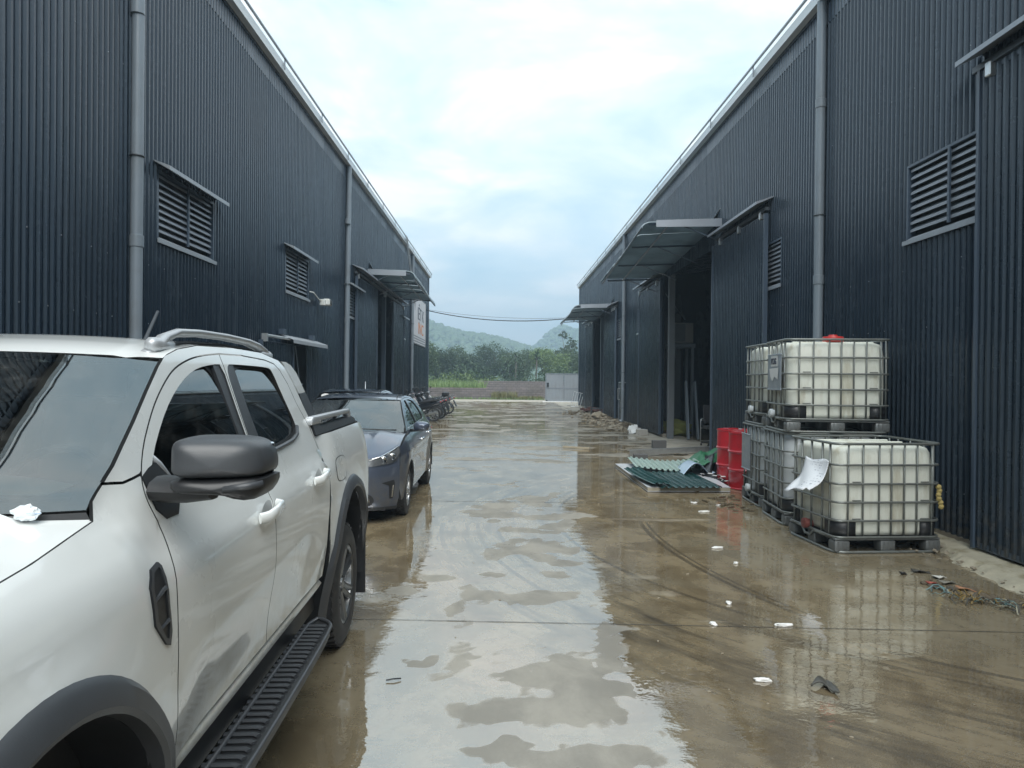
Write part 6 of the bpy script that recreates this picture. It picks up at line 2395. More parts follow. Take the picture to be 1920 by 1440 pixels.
mb.build('hanging_label', m, tankA, True, solid=0.0015)

# ------------------------------------------------------------------ drums
MAT['drum'] = pm('red drum paint', (0.48, 0.018, 0.028), 0.30, 0, 0.12, 5.0, coat=0.5, dirt=(0.20, 0.03, 0.03), dirt_amt=0.5, dscale=3)


def drum(label, loc, h=0.90, r=0.285, rz=0, label_patch=False):
    d = thing('steel_drum', label, 'drum', loc, rz, 'red drums by the tanks')
    mb = MB()
    prof = [(0.0, 0.012), (r - 0.02, 0.012), (r - 0.006, 0.0), (r + 0.004, 0.006), (r + 0.004, 0.018), (r - 0.004, 0.03)]
    for zc in (h * 0.34, h * 0.66):
        prof += [(r - 0.004, zc - 0.035), (r + 0.001, zc - 0.022), (r + 0.012, zc - 0.008), (r + 0.012, zc + 0.008), (r + 0.001, zc + 0.022), (r - 0.004, zc + 0.035)]
    prof += [(r - 0.004, h - 0.03), (r + 0.004, h - 0.02), (r + 0.004, h - 0.004), (r - 0.006, h), (r - 0.016, h - 0.006), (r - 0.02, h - 0.016), (0.0, h - 0.012)]
    mb.lathe(prof, 40, cap=False)
    mb.build('drum_body', MAT['drum'], d, True, 32)
    mb = MB()
    mb.lathe([(0.036, 0), (0.036, 0.016), (0.028, 0.022), (0, 0.022)], 14, Matrix.Translation((0.17, 0.05, h - 0.014)))
    mb.lathe([(0.018, 0), (0.018, 0.014), (0, 0.014)], 12, Matrix.Translation((-0.17, -0.08, h - 0.014)))
    mb.build('bung', MAT['galv'], d, True, 40)
    mb = MB()
    mb.box((0.02, 0.12, h + 0.002), (0.22, 0.14, 0.02), bevel=0.006)
    mb.build('lid_plate', MAT['drum'], d)
    if label_patch:
        mb = MB()
        vs = []
        for k in range(9):
            a = R(215 + 8 * k)
            vs += [((r + 0.0155) * math.cos(a), (r + 0.0155) * math.sin(a), 0.36), ((r + 0.0155) * math.cos(a), (r + 0.0155) * math.sin(a), 0.60)]
        mb.add(vs, [(2 * i, 2 * i + 2, 2 * i + 3, 2 * i + 1) for i in range(8)])
        mb.build('drum_label', MAT['paper'], d, True)
    return d


drum('farthest red steel drum, touching the sliding door edge', (3.93, 12.02, 0), rz=0.4)
drum('middle red steel drum, between the other red drum and the tanks', (3.92, 11.36, 0), rz=2.0)
drum('red steel drum mostly hidden by the tanks, pale label on its side', (4.33, 10.95, 0), rz=0.2, label_patch=True)

# ------------------------------------------------------------------ sheet pile
MAT['panel_white'] = pm('white sandwich panel skin', (0.58, 0.60, 0.63), 0.35, 0, 0.08, 2.0, dirt=(0.3, 0.27, 0.2), dirt_amt=0.45, dscale=2)
MAT['foam'] = pm('foam core', (0.40, 0.36, 0.28), 0.85, 0, 0.25, 14, bump=0.6, bscale=60)
MAT['green_sheet'] = pm('dark green roofing sheet', (0.016, 0.062, 0.060), 0.22, 0, 0.15, 3.0, spec=0.8, dirt=(0.16, 0.2, 0.19), dirt_amt=0.3)
MAT['pale_sheet'] = pm('pale green roofing sheet', (0.36, 0.46, 0.42), 0.40, 0, 0.1, 3.0, dirt=(0.24, 0.27, 0.22), dirt_amt=0.4)
MAT['tarp'] = pm('green tarpaulin', (0.022, 0.14, 0.062), 0.5, 0, 0.2, 6.0, bump=0.3, bscale=20)
MAT['blue_sheet'] = pm('pale blue plastic', (0.42, 0.54, 0.66), 0.35, 0, 0.08, 3.0)
pn = thing('sandwich_panel', 'white insulated panel lying flat on the wet ground under the roofing sheets', 'panel', (2.24, 10.95, 0))
PB = [(0.0, -0.05), (1.28, -0.02), (1.45, 3.0), (-0.02, 2.95)]
mb = MB()
mb.prism(PB, 0.02, 0.07, lambda u, v, h: (u, v, h))
mb.build('foam_core', MAT['foam'], pn)
mb = MB()
mb.prism([(a * 1.006 - 0.004, b * 1.004) for a, b in PB], 0.073, 0.079, lambda u, v, h: (u, v, h))
mb.build('top_skin', MAT['panel_white'], pn)
mb = MB()
mb.prism([(a * 1.004 - 0.003, b * 1.004) for a, b in PB], 0.008, 0.018, lambda u, v, h: (u, v, h))
mb.build('bottom_skin', MAT['panel_white'], pn)


def roofsheet(name, label, mat, loc, rz, L, ribs, pitch, d, bend, cat='roofing sheet', group=None):
    """ribs run along local +Y; profile across X"""
    mb = MB()
    prof = []
    for k in range(ribs):
        x = k * pitch
        prof += [(x, 0), (x + pitch * 0.42, 0), (x + pitch * 0.56, d), (x + pitch * 0.84, d), (x + pitch * 0.98, 0)]
    n = 18
    vs = []
    for j in range(n + 1):
        for (x, h) in prof:
            y = L * j / n
            vs.append((x, y, h + bend(x, y)))
    m_ = len(prof)
    mb.add(vs, [(j * m_ + i, j * m_ + i + 1, (j + 1) * m_ + i + 1, (j + 1) * m_ + i) for j in range(n) for i in range(m_ - 1)])
    o = mb.build(name, mat, None, solid=0.003)
    o.location = loc
    o.rotation_euler = (0, 0, rz)
    return tagit(o, label, cat, group)


roofsheet('roofing_sheet', 'dark green profiled roofing sheet lying on the white panel, nearest of the pile', MAT['green_sheet'], (2.42, 10.78, 0.083), R(2), 1.62, 9, 0.105, 0.025,
          lambda x, y: 0.02 * (y / 1.6) ** 2 + 0.005 * math.sin(3 * x))
o = roofsheet('roofing_sheet', 'narrow dark green offcut overlapping the left edge of the green roofing sheet', MAT['green_sheet'], (2.30, 10.82, 0.112), R(8), 1.45, 3, 0.10, 0.022,
              lambda x, y: 0.03 + 0.05 * (y / 1.4) ** 3 - 0.02 * x)
roofsheet('roofing_sheet', 'pale green corrugated sheet bowed upward at the back of the pile', MAT['pale_sheet'], (2.36, 12.55, 0.10), R(-4), 1.35, 13, 0.10, 0.028,
          lambda x, y: 0.02 + 0.11 * abs(x - 0.75) ** 1.6 + 0.015 * y)


def cloth(name, label, cat, mat, pts, nu=22, nv=16, seed=0.0, amp=0.05, kind=None):
    """draped sheet between four corner points with folds"""
    a, b, c, d = [Vector(q) for q in pts]
    mb = MB()

    def fn(u, v):
        p_ = (a * (1 - u) + b * u) * (1 - v) + (d * (1 - u) + c * u) * v
        f = amp * (math.sin(7 * u + 3 * v + seed) * 0.5 + 1.2 * nz3(u * 2.4 + seed, v * 2.4, seed))
        p_ = p_ + Vector((0.6 * f, 0.5 * f, f * (0.4 + 0.6 * math.sin(PI * u) * math.sin(PI * v) + 0.3)))
        return (p_.x, p_.y, max(0.012, p_.z))
    mb.grid(fn, nu, nv)
    o = mb.build(name, mat, None, True, solid=0.002)
    return tagit(o, label, cat, None, kind)


cloth('tarpaulin', 'crumpled green tarpaulin heaped between the pale green sheet and the doorway edge', 'tarpaulin', MAT['tarp'], [(3.15, 12.75, 0.10), (3.78, 12.35, 0.30), (4.35, 14.2, 0.42), (3.55, 14.3, 0.06)], 26, 20, 2.0, 0.09)
mb = MB()
mb.grid(lambda u, v: (3.05 + 0.62 * u + 0.1 * v, 12.05 + 0.9 * v + 0.15 * u, 0.09 + 0.22 * math.sin(PI * min(1, u * 1.15)) ** 1.2 * (1 - 0.25 * v) + (0.05 if u > .92 else 0)), 18, 8)
tagit(mb.build('plastic_sheet', MAT['blue_sheet'], None, True, solid=0.004), 'pale blue curved plastic sheet arched in front of the green tarpaulin', 'plastic sheet')
cloth('black_sheeting', 'black plastic sheeting bundled against the drums and door edge', 'plastic sheeting', MAT['black'], [(3.35, 11.9, 0.02), (3.70, 11.75, 0.05), (4.15, 13.3, 0.50), (3.75, 13.2, 0.30)], 20, 18, 5.0, 0.12)
mb = MB()
for k in range(14):
    a = rnd.uniform(0, 6.28)
    x, y = 3.38 + rnd.uniform(0, 0.35), 11.7 + rnd.uniform(0, 0.5)
    l = rnd.uniform(0.04, 0.10)
    mb.box((x, y, rnd.uniform(0.05, 0.16)), (l, 0.03, 0.005), Matrix.Rotation(a, 4, 'Z') @ Matrix.Rotation(rnd.uniform(-0.5, .5), 4, 'X'))
tagit(mb.build('scrap_litter', MAT['paper']), kind='stuff')

# aluminium channel pieces behind the pile
bm_ = thing('metal_beam', 'long silver metal beam resting on short blocks behind the green sheets', 'beam', (2.80, 15.75, 0.0), R(-62))
mb = MB()
for q, w in (((0, 0, 0.155), (0.10, 2.9, 0.012)), ((0, 0, 0.045), (0.10, 2.9, 0.012)), ((0.046, 0, 0.10), (0.008, 2.9, 0.10))):
    mb.box((q[0], 1.45, q[2]), w)
mb.build('channel', MAT['galv'], bm_)
for yy in (0.25, 0.95, 1.75, 2.3):
    mb = MB()
    mb.box((0, yy, 0.10), (0.075, 0.02, 0.095))
    mb.build('stiffener', MAT['galv'], bm_)
for (x, y, lb) in ((3.95, 17.9, 'grey square block standing behind the silver beam'), (2.92, 15.0, 'small grey block lying in front of the left end of the silver beam')):
    mb = MB()
    mb.box((0, 0, 0.10), (0.34, 0.20, 0.20) if y > 16 else (0.28, 0.2, 0.10), bevel=0.004)
    o = mb.build('grey_block', pm('grey block', (0.10, 0.10, 0.10), 0.8, 0, 0.2, 8))
    o.location = (x, y, 0)
    tagit(o, lb, 'block')
mb = MB()
mb.box((0, 0, 0.03), (0.72, 0.07, 0.045), Matrix.Rotation(R(-32), 4, 'Z'))
o = mb.build('timber_batten', pm('pale timber', (0.38, 0.33, 0.24), 0.7, 0, 0.15, 8))
o.location = (1.84, 17.6, 0)
tagit(o, 'pale timber batten lying alone on the wet concrete left of the silver beam', 'timber')

# ------------------------------------------------------------------ things in the doorway
MAT['sack'] = pm('woven green sack', (0.30, 0.32, 0.09), 0.7, 0, 0.3, 7, bump=0.5, bscale=60)
sk = thing('sack', 'olive woven sack spilling dry twigs at the open doorway', 'sack', (5.42, 22.2, 0))
mb = MB()
bm = bmesh.new()
bmesh.ops.create_icosphere(bm, subdivisions=4, radius=1)
for v in bm.verts:
    q = v.co.copy()
    d = 1 + 0.30 * mnoise.noise(q * 1.7 + Vector((3, 7, 1))) + 0.12 * mnoise.noise(Vector((q.x * 2, q.y * 7, q.z * 7))) - 0.10 * abs(math.sin(q.x * 5 + q.z * 3))
    v.co = Vector((q.x * 0.52 * d, q.y * 0.42 * d, max(-0.22, q.z * 0.28 * d) + 0.22))
bm.verts.index_update()
mb.add([v.co for v in bm.verts], [tuple(v.index for v in f.verts) for f in bm.faces])
bm.free()
mb.build('sack_body', MAT['sack'], sk, True)
mb = MB()
mb.grid(lambda u, v: (-0.33 - 0.22 * v + 0.02 * math.sin(9 * u), 0.30 * math.cos(u * 2 * PI) * (1 + .25 * v + .1 * math.sin(12 * u)), 0.24 + (0.18 + .1 * v) * math.sin(u * 2 * PI)), 28, 4)
mb.build('sack_mouth', MAT['sack'], sk, True, solid=0.004)
MAT['twig'] = pm('dry twigs', (0.17, 0.11, 0.06), 0.8, 0, 0.4, 9)
mb = MB()
for k in range(70):
    p0 = Vector((rnd.uniform(-0.50, -0.2), rnd.uniform(-0.45, 0.0), rnd.uniform(0.02, 0.32)))
    d = Vector((rnd.gauss(0, .3), rnd.gauss(-0.4, .5), rnd.gauss(0, .4))).normalized() * rnd.uniform(0.1, 0.28)
    p1 = p0 + d
    p1.z = max(0.01, p1.z)
    mb.tube([p0, (p0 + p1) / 2 + Vector((0, 0, rnd.uniform(-.03, .03))), p1], 0.007, 4)
tagit(mb.build('twigs', MAT['twig'], sk), kind='stuff')

# cabinet on a steel stand just inside the doorway
cb = thing('cabinet', 'pale box cabinet up on a steel stand inside the open doorway', 'cabinet', (5.65, 22.7, 0))
MAT['cab'] = pm('dusty cream steel', (0.26, 0.25, 0.225), 0.5, 0.1, 0.1, 4)
mb = MB()
mb.box((0, 0, 3.20), (0.64, 0.8, 0.64), bevel=0.02)
mb.build('cabinet_body', MAT['cab'], cb)
mb = MB()
mb.box((-0.12, -0.408, 3.20), (0.36, 0.02, 0.54), bevel=0.004)
mb.build('cabinet_door', pm('grey vent grille', (0.13, 0.14, 0.14), 0.5), cb)
mb = MB()
mb.box((0, 0, 2.80), (0.74, 0.9, 0.12))
mb.build('stand_top', MAT['pipe'], cb)
for (x, y) in ((0.30, -0.36), (0.30, 0.36), (-0.30, 0.36), (-0.30, -0.36)):
    mb = MB()
    mb.box((x, y, 1.38), (0.08, 0.08, 2.76))
    mb.build('leg', MAT['pipe'], cb)
mb = MB()
mb.tube([(-0.3, -0.7, 2.7), (-0.3, 0.75, 0.2)], 0.03, 6)
mb.tube([(0.3, 0.6, 3.7), (-0.3, 0.9, 4.6)], 0.02, 6)
mb.build('brace', MAT['pipe'], cb)
# leaning boards
for k, (x, lb) in enumerate(((5.35, 'grey board leaning against the column inside the doorway'), (5.62, 'second narrower board leaning beside the first inside the doorway'))):
    mb = MB()
    mb.box((0, 0, 0.85), (0.04, 0.20 - 0.06 * k, 1.7), Matrix.Rotation(R(-12 - 3 * k), 4, 'X'))
    o = mb.build('leaning_board', MAT['pipe'])
    o.location = (x, 20.6, 0)
    tagit(o, lb, 'board')


# office chair
ch = thing('office_chair', 'black office chair on castors at the near edge of the open doorway', 'chair', (5.55, 18.7, 0))
for k in range(5):
    a = 2 * PI * k / 5 + 0.3
    mb = MB()
    mb.tube([(0, 0, 0.12), (0.30 * math.cos(a), 0.30 * math.sin(a), 0.075)], [0.03, 0.018], 8)
    lg = mb.build('leg', MAT['black'], ch, True)
    mb = MB()
    mb.lathe([(0.03, -0.022), (0.03, 0.022)], 14, Matrix.Translation((0.30 * math.cos(a), 0.30 * math.sin(a), 0.031)) @ Matrix.Rotation(a + PI / 2, 4, 'Z') @ Matrix.Rotation(PI / 2, 4, 'X'))
    mb.build('castor', MAT['black'], lg, True, 40)
mb = MB()
mb.tube([(0, 0, 0.11), (0, 0, 0.44)], 0.028, 10)
mb.build('gas_column', MAT['galv'], ch, True)
mb = MB()
mb.box((0, 0, 0.48), (0.48, 0.46, 0.09), bevel=0.035, seg=2)
mb.build('seat', MAT['cloth'], ch, True, 40)
mb = MB()
mb.box((0.02, 0.24, 0.82), (0.44, 0.07, 0.5), Matrix.Rotation(R(-8), 4, 'X'), bevel=0.03, seg=2)
mb.build('backrest', MAT['cloth'], ch, True, 40)
for sx in (-0.25, 0.25):
    mb = MB()
    mb.tube([(sx, 0.12, 0.47), (sx, 0.12, 0.66), (sx, -0.14, 0.68)], 0.016, 7)
    mb.build('armrest', MAT['black'], ch, True)
fr_ = thing('tube_rack', 'bent silver tube frame standing between the sack and the office chair', 'frame', (5.5, 19.7, 0))
for x in (0, 0.30):
    mb = MB()
    mb.tube([(x, 0, 0.01), (x, 0.0, 0.62), (x + 0.03, 0.02, 0.66), (x + 0.2, 0.05, 0.66)], 0.014, 7)
    mb.build('tube_leg', MAT['galv'], fr_, True)
mb = MB()
mb.tube([(0.02, 0.0, 0.40), (0.32, 0.0, 0.40)], 0.012, 6)
mb.tube([(0.02, 0.0, 0.05), (0.5, 0.1, 0.05)], 0.012, 6)
mb.build('cross_tube', MAT['galv'], fr_)
mb = MB()
for k in range(40):
    x, y = rnd.uniform(5.9, 8.2), rnd.uniform(18.2, 21.5)
    mb.box((x, y, rnd.uniform(0.05, 0.9)), (rnd.uniform(.1, .6), rnd.uniform(.05, .3), rnd.uniform(.03, .2)), Matrix.Rotation(rnd.uniform(0, 3), 4, 'Z') @ Matrix.Rotation(rnd.uniform(-.6, .6), 4, 'X'))
tagit(mb.build('workshop_clutter', MAT['cab']), kind='stuff')

# white bag and block at the far wall foot
cloth('plastic_bag', 'white plastic bag slumped at the wall foot left of the open doorway', 'bag', MAT['paper'], [(4.0, 22.7, 0.02), (4.35, 22.4, 0.02), (4.45, 23.0, 0.22), (4.15, 23.2, 0.24)], 14, 12, 8.0, 0.10)
mb = MB()
mb.box((0, 0, 0.09), (0.30, 0.25, 0.18), bevel=0.006)
o = mb.build('foam_block', pm('off white block', (0.50, 0.48, 0.44), 0.8, 0, 0.15, 8))
o.location = (4.35, 22.15, 0)
o.rotation_euler = (0, 0, 0.2)
tagit(o, 'off-white block lying next to the white bag by the wall', 'block')


# ------------------------------------------------------------------ rubble and litter
def chunk(mb, c, s, rnd):
    bm = bmesh.new()
    bmesh.ops.create_icosphere(bm, subdivisions=1 if s < 0.09 else 3, radius=1)
    sd = rnd.uniform(0, 99)
    d3 = (s * rnd.uniform(.7, 1.5), s * rnd.uniform(.6, 1.2), s * rnd.uniform(.3, .7))
    rz = rnd.uniform(0, 6.28)
    M_ = Matrix.Translation(c) @ Matrix.Rotation(rz, 4, 'Z')
    for v in bm.verts:
        k = 1 + 0.55 * mnoise.noise(v.co * 1.7 + Vector((sd, 0, 0))) + (0.18 * mnoise.noise(v.co * 5 + Vector((sd, 3, 0))) if s >= 0.09 else 0)
        v.co = Vector((v.co.x * d3[0] * k, v.co.y * d3[1] * k, v.co.z * d3[2] * k))
    bm.verts.index_update()
    mb.add([v.co.copy() for v in bm.verts], [tuple(v.index for v in f.verts) for f in bm.faces], M_)
    bm.free()


MAT['rubble'] = pm('rubble', (0.26, 0.225, 0.17), 0.85, 0, 0.5, 2.0, bump=0.4, bscale=40, dirt=(0.10, 0.085, 0.06), dirt_amt=0.6, dscale=3)
MAT['soil'] = pm('wet soil', (0.085, 0.065, 0.04), 0.8, 0, 0.4, 5, bump=0.5, bscale=30)
mb = MB()
for k in range(260):
    a = rnd.random()
    y = 23.5 + 14 * a ** 0.9
    x = 4.55 - abs(rnd.gauss(0, 0.42)) * (1.0 if y < 34 else 1.6)
    chunk(mb, (x, y, rnd.uniform(0.0, 0.05)), rnd.choice((0.03, 0.05, 0.07, 0.12)) * rnd.uniform(.6, 1.3), rnd)
tagit(mb.build('rubble', MAT['rubble']), kind='stuff')
mb = MB()
for k in range(70):
    y = rnd.uniform(25, 33)
    chunk(mb, (4.62 - abs(rnd.gauss(0, 0.2)), y, 0.0), rnd.uniform(0.10, 0.22), rnd)
tagit(mb.build('soil_debris', MAT['soil']), kind='stuff')
mb = MB()
chunk(mb, (0, 0, 0.10), 0.30, random.Random(5))
chunk(mb, (0.3, -0.4, 0.05), 0.2, random.Random(6))
o = mb.build('broken_concrete', MAT['rubble'])
o.location = (4.15, 30.9, 0)
tagit(o, 'largest lump of broken concrete at the wall foot below the far doorway', 'concrete lump')
mb = MB()
mb.box((0, 0, 0.33), (0.5, 0.06, 0.06))
mb.box((-0.2, 0.0, 0.16), (0.06, 0.06, 0.32))
mb.box((0.2, 0.0, 0.16), (0.06, 0.06, 0.32))
o = mb.build('trestle', MAT['steel_dark'])
o.location = (4.15, 31.6, 0.1)
tagit(o, 'little dark trestle standing on the rubble by the far doorway', 'trestle')
mb = MB()
for k in range(26):
    chunk(mb, (4.6 + rnd.gauss(0, .35), 36.0 + rnd.gauss(0, .5), rnd.uniform(0.03, 0.25)), rnd.uniform(0.06, 0.15), rnd)
tagit(mb.build('red_brown_scrap', pm('rusty scrap', (0.12, 0.05, 0.04), 0.8, 0, 0.4, 4)), kind='stuff')

# apron slab along the right wall in the foreground
MAT['apron'] = pm('rough pale mortar', (0.36, 0.33, 0.25), 0.85, 0, 0.32, 5.0, bump=0.9, bscale=26, dirt=(0.17, 0.145, 0.075), dirt_amt=0.8, dscale=3.2)
mb = MB()


def apron_pt(u, v):
    y = 4.2 + 4.0 * v
    e = 0.10 * nz3(0, y * 1.6, 3.0) + 0.04 * nz3(0, y * 7, 8.0)
    x0 = 4.26 + 0.28 * sm(6.3, 7.6, y) + e - 0.18 * (1 - sm(4.8, 6.0, y))
    x = x0 + (4.83 - x0) * u
    z = 0.006 + 0.050 * sm(0.0, 0.25, u) + 0.010 * nz3(x * 5, y * 5, 2) + 0.008 * nz3(x * 16, y * 16, 4)
    return (x, y, z if u > 0 else -0.004)


mb.grid(apron_pt, 14, 110)
tagit(mb.build('mortar_apron', MAT['apron'], None, True, 50), kind='structure')
mb = MB()
for k in range(150):
    y = rnd.uniform(5.2, 8.2)
    chunk(mb, (4.45 + rnd.gauss(0, 0.14), y, 0.03), rnd.uniform(0.008, 0.028), rnd)
tagit(mb.build('mortar_crumbs', MAT['rubble']), kind='stuff')

# tangled straps heap
mb = MB()
cols = [pm('yellow strap', (0.20, 0.13, 0.03), 0.6), pm('pale strap', (0.26, 0.25, 0.19), 0.6), pm('teal strap', (0.14, 0.25, 0.26), 0.6), pm('dark strap', (0.05, 0.05, 0.045), 0.6)]
for k in range(60):
    a = rnd.random()
    c = Vector((3.60 + 0.36 * a + rnd.gauss(0, 0.05), 5.72 - 0.34 * a + rnd.gauss(0, 0.05), 0.012))
    th = rnd.uniform(0, 6.28)
    pts = []
    l = rnd.uniform(0.03, 0.07)
    cu = rnd.uniform(-1.5, 1.5)
    for j in range(7):
        c = c + Vector((math.cos(th), math.sin(th), 0)) * l * 0.5
        th += cu * 0.5
        pts.append((c.x, c.y, 0.010 + 0.035 * math.sin(PI * j / 6) * rnd.uniform(.3, 1.3)))
    mb.tube(pts, 0.0042, 4, mi=rnd.choice((0, 0, 1, 3, 2, 3)), flat=(0.5, 1.4))
o = mb.build('strap_tangle', cols, None)
tagit(o, 'tangle of yellow, white and teal packing straps on the ground near the right edge', 'straps')
mb = MB()
for k in range(26):
    a = rnd.random()
    chunk(mb, (3.55 + 0.6 * a + rnd.gauss(0, 0.06), 6.12 - 0.75 * a + rnd.gauss(0, 0.10), 0.008), rnd.uniform(0.015, 0.06), rnd)
tagit(mb.build('bark_litter', pm('wet wood litter', (0.09, 0.07, 0.045), 0.7, 0, 0.5, 4)), kind='stuff')
for (x, y, sx, sy, rz, c, lb) in ((3.68, 6.02, 0.12, 0.05, 0.1, (0.32, 0.07, 0.05), 'small flat red scrap on the ground beside the strap tangle'),
                                  (3.86, 6.22, 0.14, 0.07, 0.5, (0.52, 0.52, 0.48), 'crumpled white scrap between the red scrap and the mortar apron'),
                                  (3.86, 5.86, 0.16, 0.07, -0.4, (0.34, 0.17, 0.09), 'orange-brown shard lying above the strap tangle'),
                                  (3.83, 6.06, 0.17, 0.08, 0.2, (0.19, 0.18, 0.15), 'flat grey cardboard scrap right of the red scrap'),
                                  (3.60, 6.33, 0.07, 0.035, 0.3, (0.03, 0.03, 0.03), 'small black lump standing alone in the puddle by the nearest tank'),
                                  (3.80, 6.40, 0.17, 0.06, -0.2, (0.05, 0.048, 0.042), 'flat dark slat beside the mortar apron')):
    mb = MB()
    mb.grid(lambda u, v: (sx * (u - .5) * (1 - 0.25 * abs(v - .5)), sy * (v - .5) * (1 + .3 * math.sin(6 * u)), 0.012 + 0.014 * math.sin(4 * u + 2 * v)), 8, 5)
    o = mb.build('scrap', pm('scrap', c, 0.6, 0, 0.25, 20), None, True, solid=0.008)
    o.location = (x, y, 0.004)
    o.rotation_euler = (0, 0, rz)
    tagit(o, lb, 'scrap')

# white foam off-cuts floating on the water film
MAT['white_foam'] = pm('white foam scrap', (0.78, 0.78, 0.76), 0.7, 0, 0.08, 20)
FOAM = [(2.22, 7.28, 0.125, 0.055, 0.05, 'white foam scrap on the wet ground in the reflection of the red drums'),
        (2.21, 6.67, 0.05, 0.04, 0.3, 'tiny round white foam bit below the first white scrap, in the tank reflection'),
        (1.50, 5.00, 0.06, 0.05, -0.6, 'tilted white foam scrap at the slab joint, left of the long one'),
        (1.99, 4.98, 0.13, 0.035, 0.04, 'long white foam sliver lying right on the slab joint'),
        (1.76, 5.47, 0.05, 0.05, 0.8, 'small ragged white foam flake just above the slab joint'),
        (1.51, 4.06, 0.11, 0.04, -0.05, 'white foam sliver between the slab joint and the dark torn rubber'),
        (2.65, 9.29, 0.15, 0.05, 0.1, 'white foam strip on the wet ground near the far end of the tyre arc'),
        (2.70, 9.95, 0.10, 0.05, 0.0, 'white scrap lying in front of the white panel corner'),
        (3.0, 9.75, 0.12, 0.03, -0.6, 'thin white strip between the white panel and the tanks')]
for (x, y, l, w, a, lb) in FOAM:
    mb = MB()
    bm = bmesh.new()
    bmesh.ops.create_icosphere(bm, subdivisions=3, radius=1)
    sd = rnd.uniform(0, 50)
    for v in bm.verts:
        k = 1 + 0.55 * mnoise.noise(v.co * 1.6 + Vector((sd, 0, 0))) + 0.25 * mnoise.noise(v.co * 4 + Vector((sd, 0, 5)))
        v.co = Vector((v.co.x * l * .42 * k, v.co.y * w * .42 * k, max(-0.4, min(0.5, v.co.z)) * 0.018 * k + 0.008))
    bm.verts.index_update()
    mb.add([v.co for v in bm.verts], [tuple(v.index for v in f.verts) for f in bm.faces])
    bm.free()
    o = mb.build('foam_scrap', MAT['white_foam'], None, True)
    o.location = (x, y, 0.0)
    o.rotation_euler = (0, 0, a)
    tagit(o, lb, 'foam scrap', 'white foam scraps on the wet ground')
mb = MB()
mb.grid(lambda u, v: (0.15 * (u - 0.5) * (1 - 0.4 * v), 0.085 * (v - 0.5) + 0.03 * math.sin(5 * u), 0.012 + 0.030 * abs(math.sin(4 * u + 1.5 * v)) * (1 - u * .6)), 14, 8)
o = mb.build('torn_rubber', pm('torn dark rubber', (0.06, 0.058, 0.05), 0.55, 0, 0.4, 20), None, True, solid=0.008)
o.location = (1.83, 3.97, 0.004)
o.rotation_euler = (0, 0, -0.5)
tagit(o, 'torn dark rubber flap lying on the brown wet concrete in the right foreground', 'rubber scrap')
mb = MB()
mb.tube([(-0.04, -0.01, 0.010), (0.0, 0.0, 0.014), (0.04, 0.016, 0.010)], 0.0045, 5)
o = mb.build('twig', MAT['black'])
o.location = (-0.60, 4.04, 0.0)
tagit(o, 'short black twig on the bright puddle beside the pickup', 'twig')
# general specks of litter
mb = MB()
for k in range(170):
    x, y = rnd.uniform(-0.9, 4.2), rnd.uniform(2.6, 12)
    if x < 1.0 and rnd.random() < 0.6: continue
    chunk(mb, (x, y, 0.003), rnd.uniform(0.003, 0.011), rnd)
tagit(mb.build('grit', MAT['rubble']), kind='stuff')
mb = MB()
for k in range(34):
    x, y = 3.25 + rnd.gauss(0, .16), 9.9 + rnd.gauss(0, .45)
    mb.box((x, y, 0.015), (rnd.uniform(.04, .14), 0.03, 0.014), Matrix.Rotation(rnd.uniform(0, 3), 4, 'Z'))
tagit(mb.build('wood_chips', pm('rotten wood', (0.11, 0.085, 0.05), 0.8, 0, 0.4, 7)), kind='stuff')


# ------------------------------------------------------------------ motorbikes
MAT['bike_dark'] = pm('dark bike plastic', (0.022, 0.026, 0.034), 0.3, 0, 0.1, 6, coat=0.6)
MAT['bike_red'] = pm('maroon bike plastic', (0.10, 0.02, 0.022), 0.3, 0, 0.1, 6, coat=0.6)
MAT['bike_grey'] = pm('grey bike plastic', (0.16, 0.17, 0.18), 0.3, 0, 0.1, 6, coat=0.6)
MAT['seat'] = pm('bike seat vinyl', (0.035, 0.036, 0.04), 0.35, 0, 0.1, 10)


